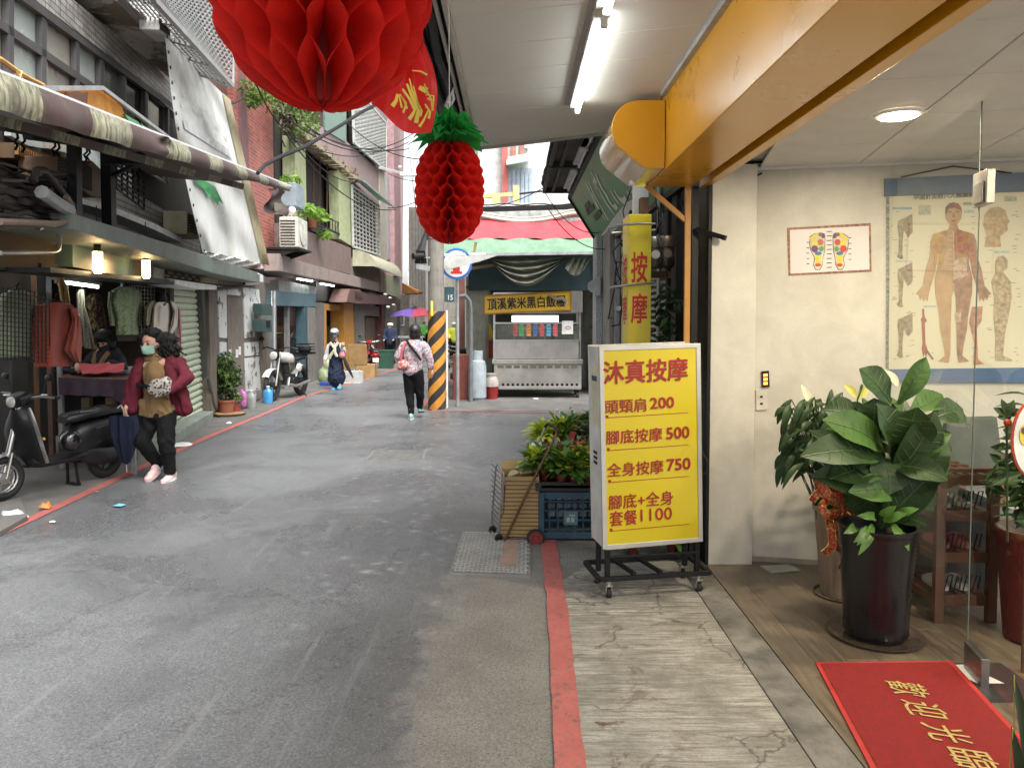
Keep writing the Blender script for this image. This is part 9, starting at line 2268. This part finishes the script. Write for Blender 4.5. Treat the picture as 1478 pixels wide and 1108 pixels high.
wp_('head_profile_figure',[Zp(x,y)for x,y in((505,215),(530,180),(575,172),(612,190),(622,225),(635,250),(622,265),(625,295),(600,315),(585,325),(590,380),(505,380),(515,320),(498,270))],M('print_headp',(.46,.34,.2),.5,var=.35,vs=40),.009,ap)
wp_('skeleton_side_figure',[Zp(x,y)for x,y in((560,460),(575,430),(605,425),(625,450),(622,490),(600,510),(640,560),(645,640),(632,720),(610,830),(600,940),(645,960),(645,968),(560,966),(562,850),(552,740),(555,640),(540,560),(560,515))],M('print_skel',(.42,.34,.22),.5,var=.5,vs=50),.009,ap)
wp_('leg_figure',[Zp(x,y)for x,y in((440,690),(495,685),(490,760),(465,800),(470,960),(505,985),(445,988),(452,880),(425,770))],M('print_leg',(.42,.22,.15),.5,var=.4,vs=30),.009,ap)
mb=MB();rng=random.Random(5)
for k in range(120):
    x,y=rng.choice(((20,0),(90,0),(230,0),(400,0),(500,0),(640,0)))[0]+rng.uniform(0,40),rng.uniform(170,970);w_=rng.uniform(8,26)
    if 170<x<500 and not(x<235 or x>430):continue
    mb.panel(WALL,[Zp(x,y),Zp(x+w_,y),Zp(x+w_,y+2.5),Zp(x,y+2.5)],.0085,.009)
mb.build('caption_line',M('caption',(.22,.2,.15),.6),ap)['kind']='stuff'
for(a,b,c_,d,m)in((30,175,130,188,(.25,.42,.45)),(165,165,228,215,(.42,.42,.33)),(395,150,450,165,(.3,.38,.25)),(400,190,455,205,(.4,.5,.5)),(50,450,130,458,(.4,.5,.5)),(555,400,632,412,(.4,.5,.48)),(190,682,255,692,(.4,.5,.45)),(608,120,670,145,(.4,.42,.32))):wp_('printed_block',[Zp(a,b),Zp(c_,b),Zp(c_,d),Zp(a,d)],M('pb%d%d'%(a,b),m,.5,var=.3,vs=60),.0086,ap)
o_=WALL.pt(*Zp(138,140),.009);e_=WALL.pt(*Zp(450,122),.009);ux=(e_-o_);wdt=ux.length;ux.normalize()
lettering('lettering','中國針灸經穴人體圖解',M('print_dark',(.1,.09,.07),.5),ap,o_,ux,(0,0,1),(wdt,.035),.02)
# shoe rack behind the glass
rkm=M('rack_wood',(.085,.03,.014),.4,streak=.4);rk=thing('shoe_rack','dark red brown wooden shoe rack with slippers behind the glass','shoe rack',(2.38,3.95,0))
rx0,rx1,ry0,ry1=2.23,2.56,3.92,4.5;ztop=.81
for x in(rx0,rx1-.05):
    for y in(ry0,ry1):mb=MB();mb.b2((x,y,0),(x+.05,y+.035,ztop));mb.build('post',rkm,rk,bevel=.003)
for z in(.1,.33,.55,.74):
    mb=MB();mb.b2((rx0+.052,ry0+.004,z),(rx1-.052,ry0+.03,z+.055));mb.build('rail',rkm,rk,bevel=.003)
    for k in range(5):mb=MB();mb.b2((rx0+.03+k*.055,ry0+.04,z+.04),(rx0+.06+k*.055,ry1,z+.052));mb.build('shelf_slat',rkm,rk)
    for x in(rx0+.006,rx1-.03):mb=MB();mb.b2((x,ry0+.037,z),(x+.024,ry1-.002,z+.04));mb.build('side_rail',rkm,rk)
mb=MB();mb.b2((rx0-.005,ry0-.005,ztop+.001),(rx1+.005,ry0+.045,ztop+.02));mb.build('top_rail',rkm,rk)
mb=MB()
for k in range(6):mb.b2((rx0-.2+k*.002,ry0+.1+k*.09,ztop-.03),(rx1,ry0+.13+k*.09,ztop-.015))
mb.build('top_slat',rkm,rk)['kind']='stuff'
slp=[('pink',(.45,.12,.14)),('pale green',(.25,.3,.25)),('white',(.5,.5,.48))]
for i,(z,c)in enumerate(((.385,0),(.155,2),(.605,1),(.61,0))):
    for j in range(2):
        x=rx0+.1+j*.11;y=ry0+.1+(.25 if i==3 else 0);t=thing('slipper','%s %s slipper on the %s of the wooden shoe rack'%(['left','right'][j],slp[c][0],['second shelf','lowest shelf','upper shelf','upper shelf rear'][i]),'slipper',(x,y,z),0,'slippers on the shoe rack');m=M('slip'+str(c),slp[c][1],.7)
        mb=MB();mb.lathe([(0,0),(.045,0),(.045,.02),(0,.02)],(x,y+.08,z),18,sy=2.4);mb.build('sole',m,t)
        mb=MB();mb.grid(lambda u,v:V((x+.045*math.cos(math.pi*u),y+.02+.1*v,z+.02+.045*math.sin(math.pi*u)*(1-.3*v))),8,3);mb.build('strap',m,t,smooth=True,normals=False)
mb=MB()
for i,z in enumerate((.61,.385,.16)):
    for k in range(4):mb.tube([(rx0+.075+k*.05,ry0+.05,z),(rx0+.09+k*.05,ry0+.04,z+.09),(rx0+.12+k*.05,ry0+.05,z+.09),(rx0+.13+k*.05,ry0+.09,z)],.0035,5)
mb.build('wire_hoop',blackm,rk)['kind']='stuff'
t=thing('grey_chair','grey padded chair back standing behind the shoe rack','chair',(2.5,4.5,0));pl_=Plane((0,4.5,0),(0,-1,0));mb=MB();mb.panel(pl_,[(1366,604),(1440,601),(1452,690),(1366,688)],-.05,0);mb.build('backrest',M('chair_grey',(.12,.13,.115),.8,bmp=.3,bs=200),t,bevel=.015);
for x in(2.7,2.95):mb=MB();mb.b2((x,4.52,0),(x+.04,4.56,.8));mb.build('leg',wood,t)
mb=MB();mb.b2((2.66,4.3,.42),(3.02,4.7,.47));mb.build('seat',MATS['chair_grey'],t,bevel=.01)
t=thing('dark_armchair','low dark cabinet in the shade between fig pot and shoe rack','cabinet',(2.25,4.55,0));mb=MB();mb.b2((2.42,4.2,.02),(2.7,4.6,.6));mb.build('body',darkm,t,bevel=.01)
# red pot, its plant and the round foot sign at the right edge
rp=V((2.6,3.72,0));t=thing('red_pot_plant','dark red embossed pot with leafy plant at the right edge behind the glass','potted plant',rp)
mb=MB();mb.lathe([(.1,0),(.12,.02),(.16,.52),(.17,.54),(.17,.57),(.15,.57),(0,.5)],rp,28);mb.build('pot',M('pot_red_emb',(.11,.012,.01),.35,bmp=1,bs=30,coat=.3),t,smooth=True)
leafcloud('leaf','',[(rp+V((x,y_,z)),(.14,.12,.14))for x,y_,z in((0,0,.7),(-.1,0,.8),(.1,0,.85),(-.05,0,.95))],260,.055,lfd,par=t,seed=81)
mb=MB()
for k in range(12):a=V((rp.x-.02,rp.y,.6+k*.055));leaf(mb,a,a+V((-.19,-.02,.05)),.02,(0,-.6,1),.3)
mb.build('palm_leaf',lfd,t,merge=False,normals=False)['kind']='stuff'
rd=V((AY(1492,633,3.35).x,3.35,AY(1490,633,3.35).z));t=thing('round_foot_sign','round white foot reflexology board with red rim at the right edge','sign',rd);MR=Matrix.Rotation(R(90),3,'X')
r_=.105;mb=MB();mb.lathe([(0,0),(r_,0),(r_,.01),(0,.01)],rd,36,sy=1.7,M=MR);mb.build('rim',M('rim_red',(.45,.06,.03),.5),t)
mb=MB();mb.lathe([(0,0),(r_*.93,0),(r_*.93,.003),(0,.003)],rd+V((0,-.0105,0)),36,sy=1.75,M=MR);mb.build('board',whitep,t)
mb=MB();mb.lathe([(0,0),(.03,0),(.03,.003),(0,.003)],rd+V((-.045,-.0145,.02)),16,sy=1.6,M=MR);mb.build('printed_sole',MATS['chart_y'],t);mb=MB();mb.lathe([(0,0),(.018,0),(.018,.003),(0,.003)],rd+V((-.05,-.018,.04)),12,M=MR);mb.build('printed_zone',MATS['chart_p'],t)
mb=MB();mb.cyl(rd+V((0,.02,-.15)),(rd.x,rd.y+.02,.0),.012);mb.build('stake',wood,t)
t=thing('zz_plant','small glossy plant sprig with red gold tie above the round sign','plant',rd);mb=MB();c=AY(1453,600,3.4)
for a in range(6):leaf(mb,c,c+V((math.cos(a)*.06,0,.03+.05*math.sin(a))),.035,(0,-1,.3),.1)
mb.build('leaf',fgd,t,merge=False,normals=False);mb=MB();mb.ball(c+V((0,-.01,-.03)),.018);mb.build('tie',rbm,t);mb=MB();mb.tube([c,(c.x+.02,3.4,.6)],.005,5);mb.build('stem',lfd,t)
# snake plant at the lower right corner
sp2=V((1.86,2.42,0));t=thing('snake_plant','dark upright snake plant leaves with yellow edges at the lower right corner','potted plant',sp2)
for i,(bx,by,tx,ty,w_)in enumerate(((1482,1120,1464,974,.05),(1470,1150,1462,1050,.045),(1500,1130,1484,1000,.05),(1490,1160,1478,1060,.05))):
    a,b=AY(bx,by,2.45),AY(tx,ty,2.35+i*.03);mb=MB();leaf(mb,a,b,w_,(.2,-1,.2),.05,.3,8,.8);mb.build('leaf',M('snake_leaf',(.015,.03,.012),.4),t,smooth=True,merge=False,normals=False)
    mb=MB();mb.tube([a+V((-w_*.5,0,0)),a.lerp(b,.5)+V((-w_*.5,-.005,0)),b],.0025,4);mb.build('leaf_edge',thin('leaf_yel',(.4,.38,.08),.2),t)
mb=MB();mb.lathe([(.08,0),(.11,.14),(.12,.15),(.1,.15),(0,.13)],sp2+V((.0,.0,0)),20);mb.build('pot',darkm,t,smooth=True)
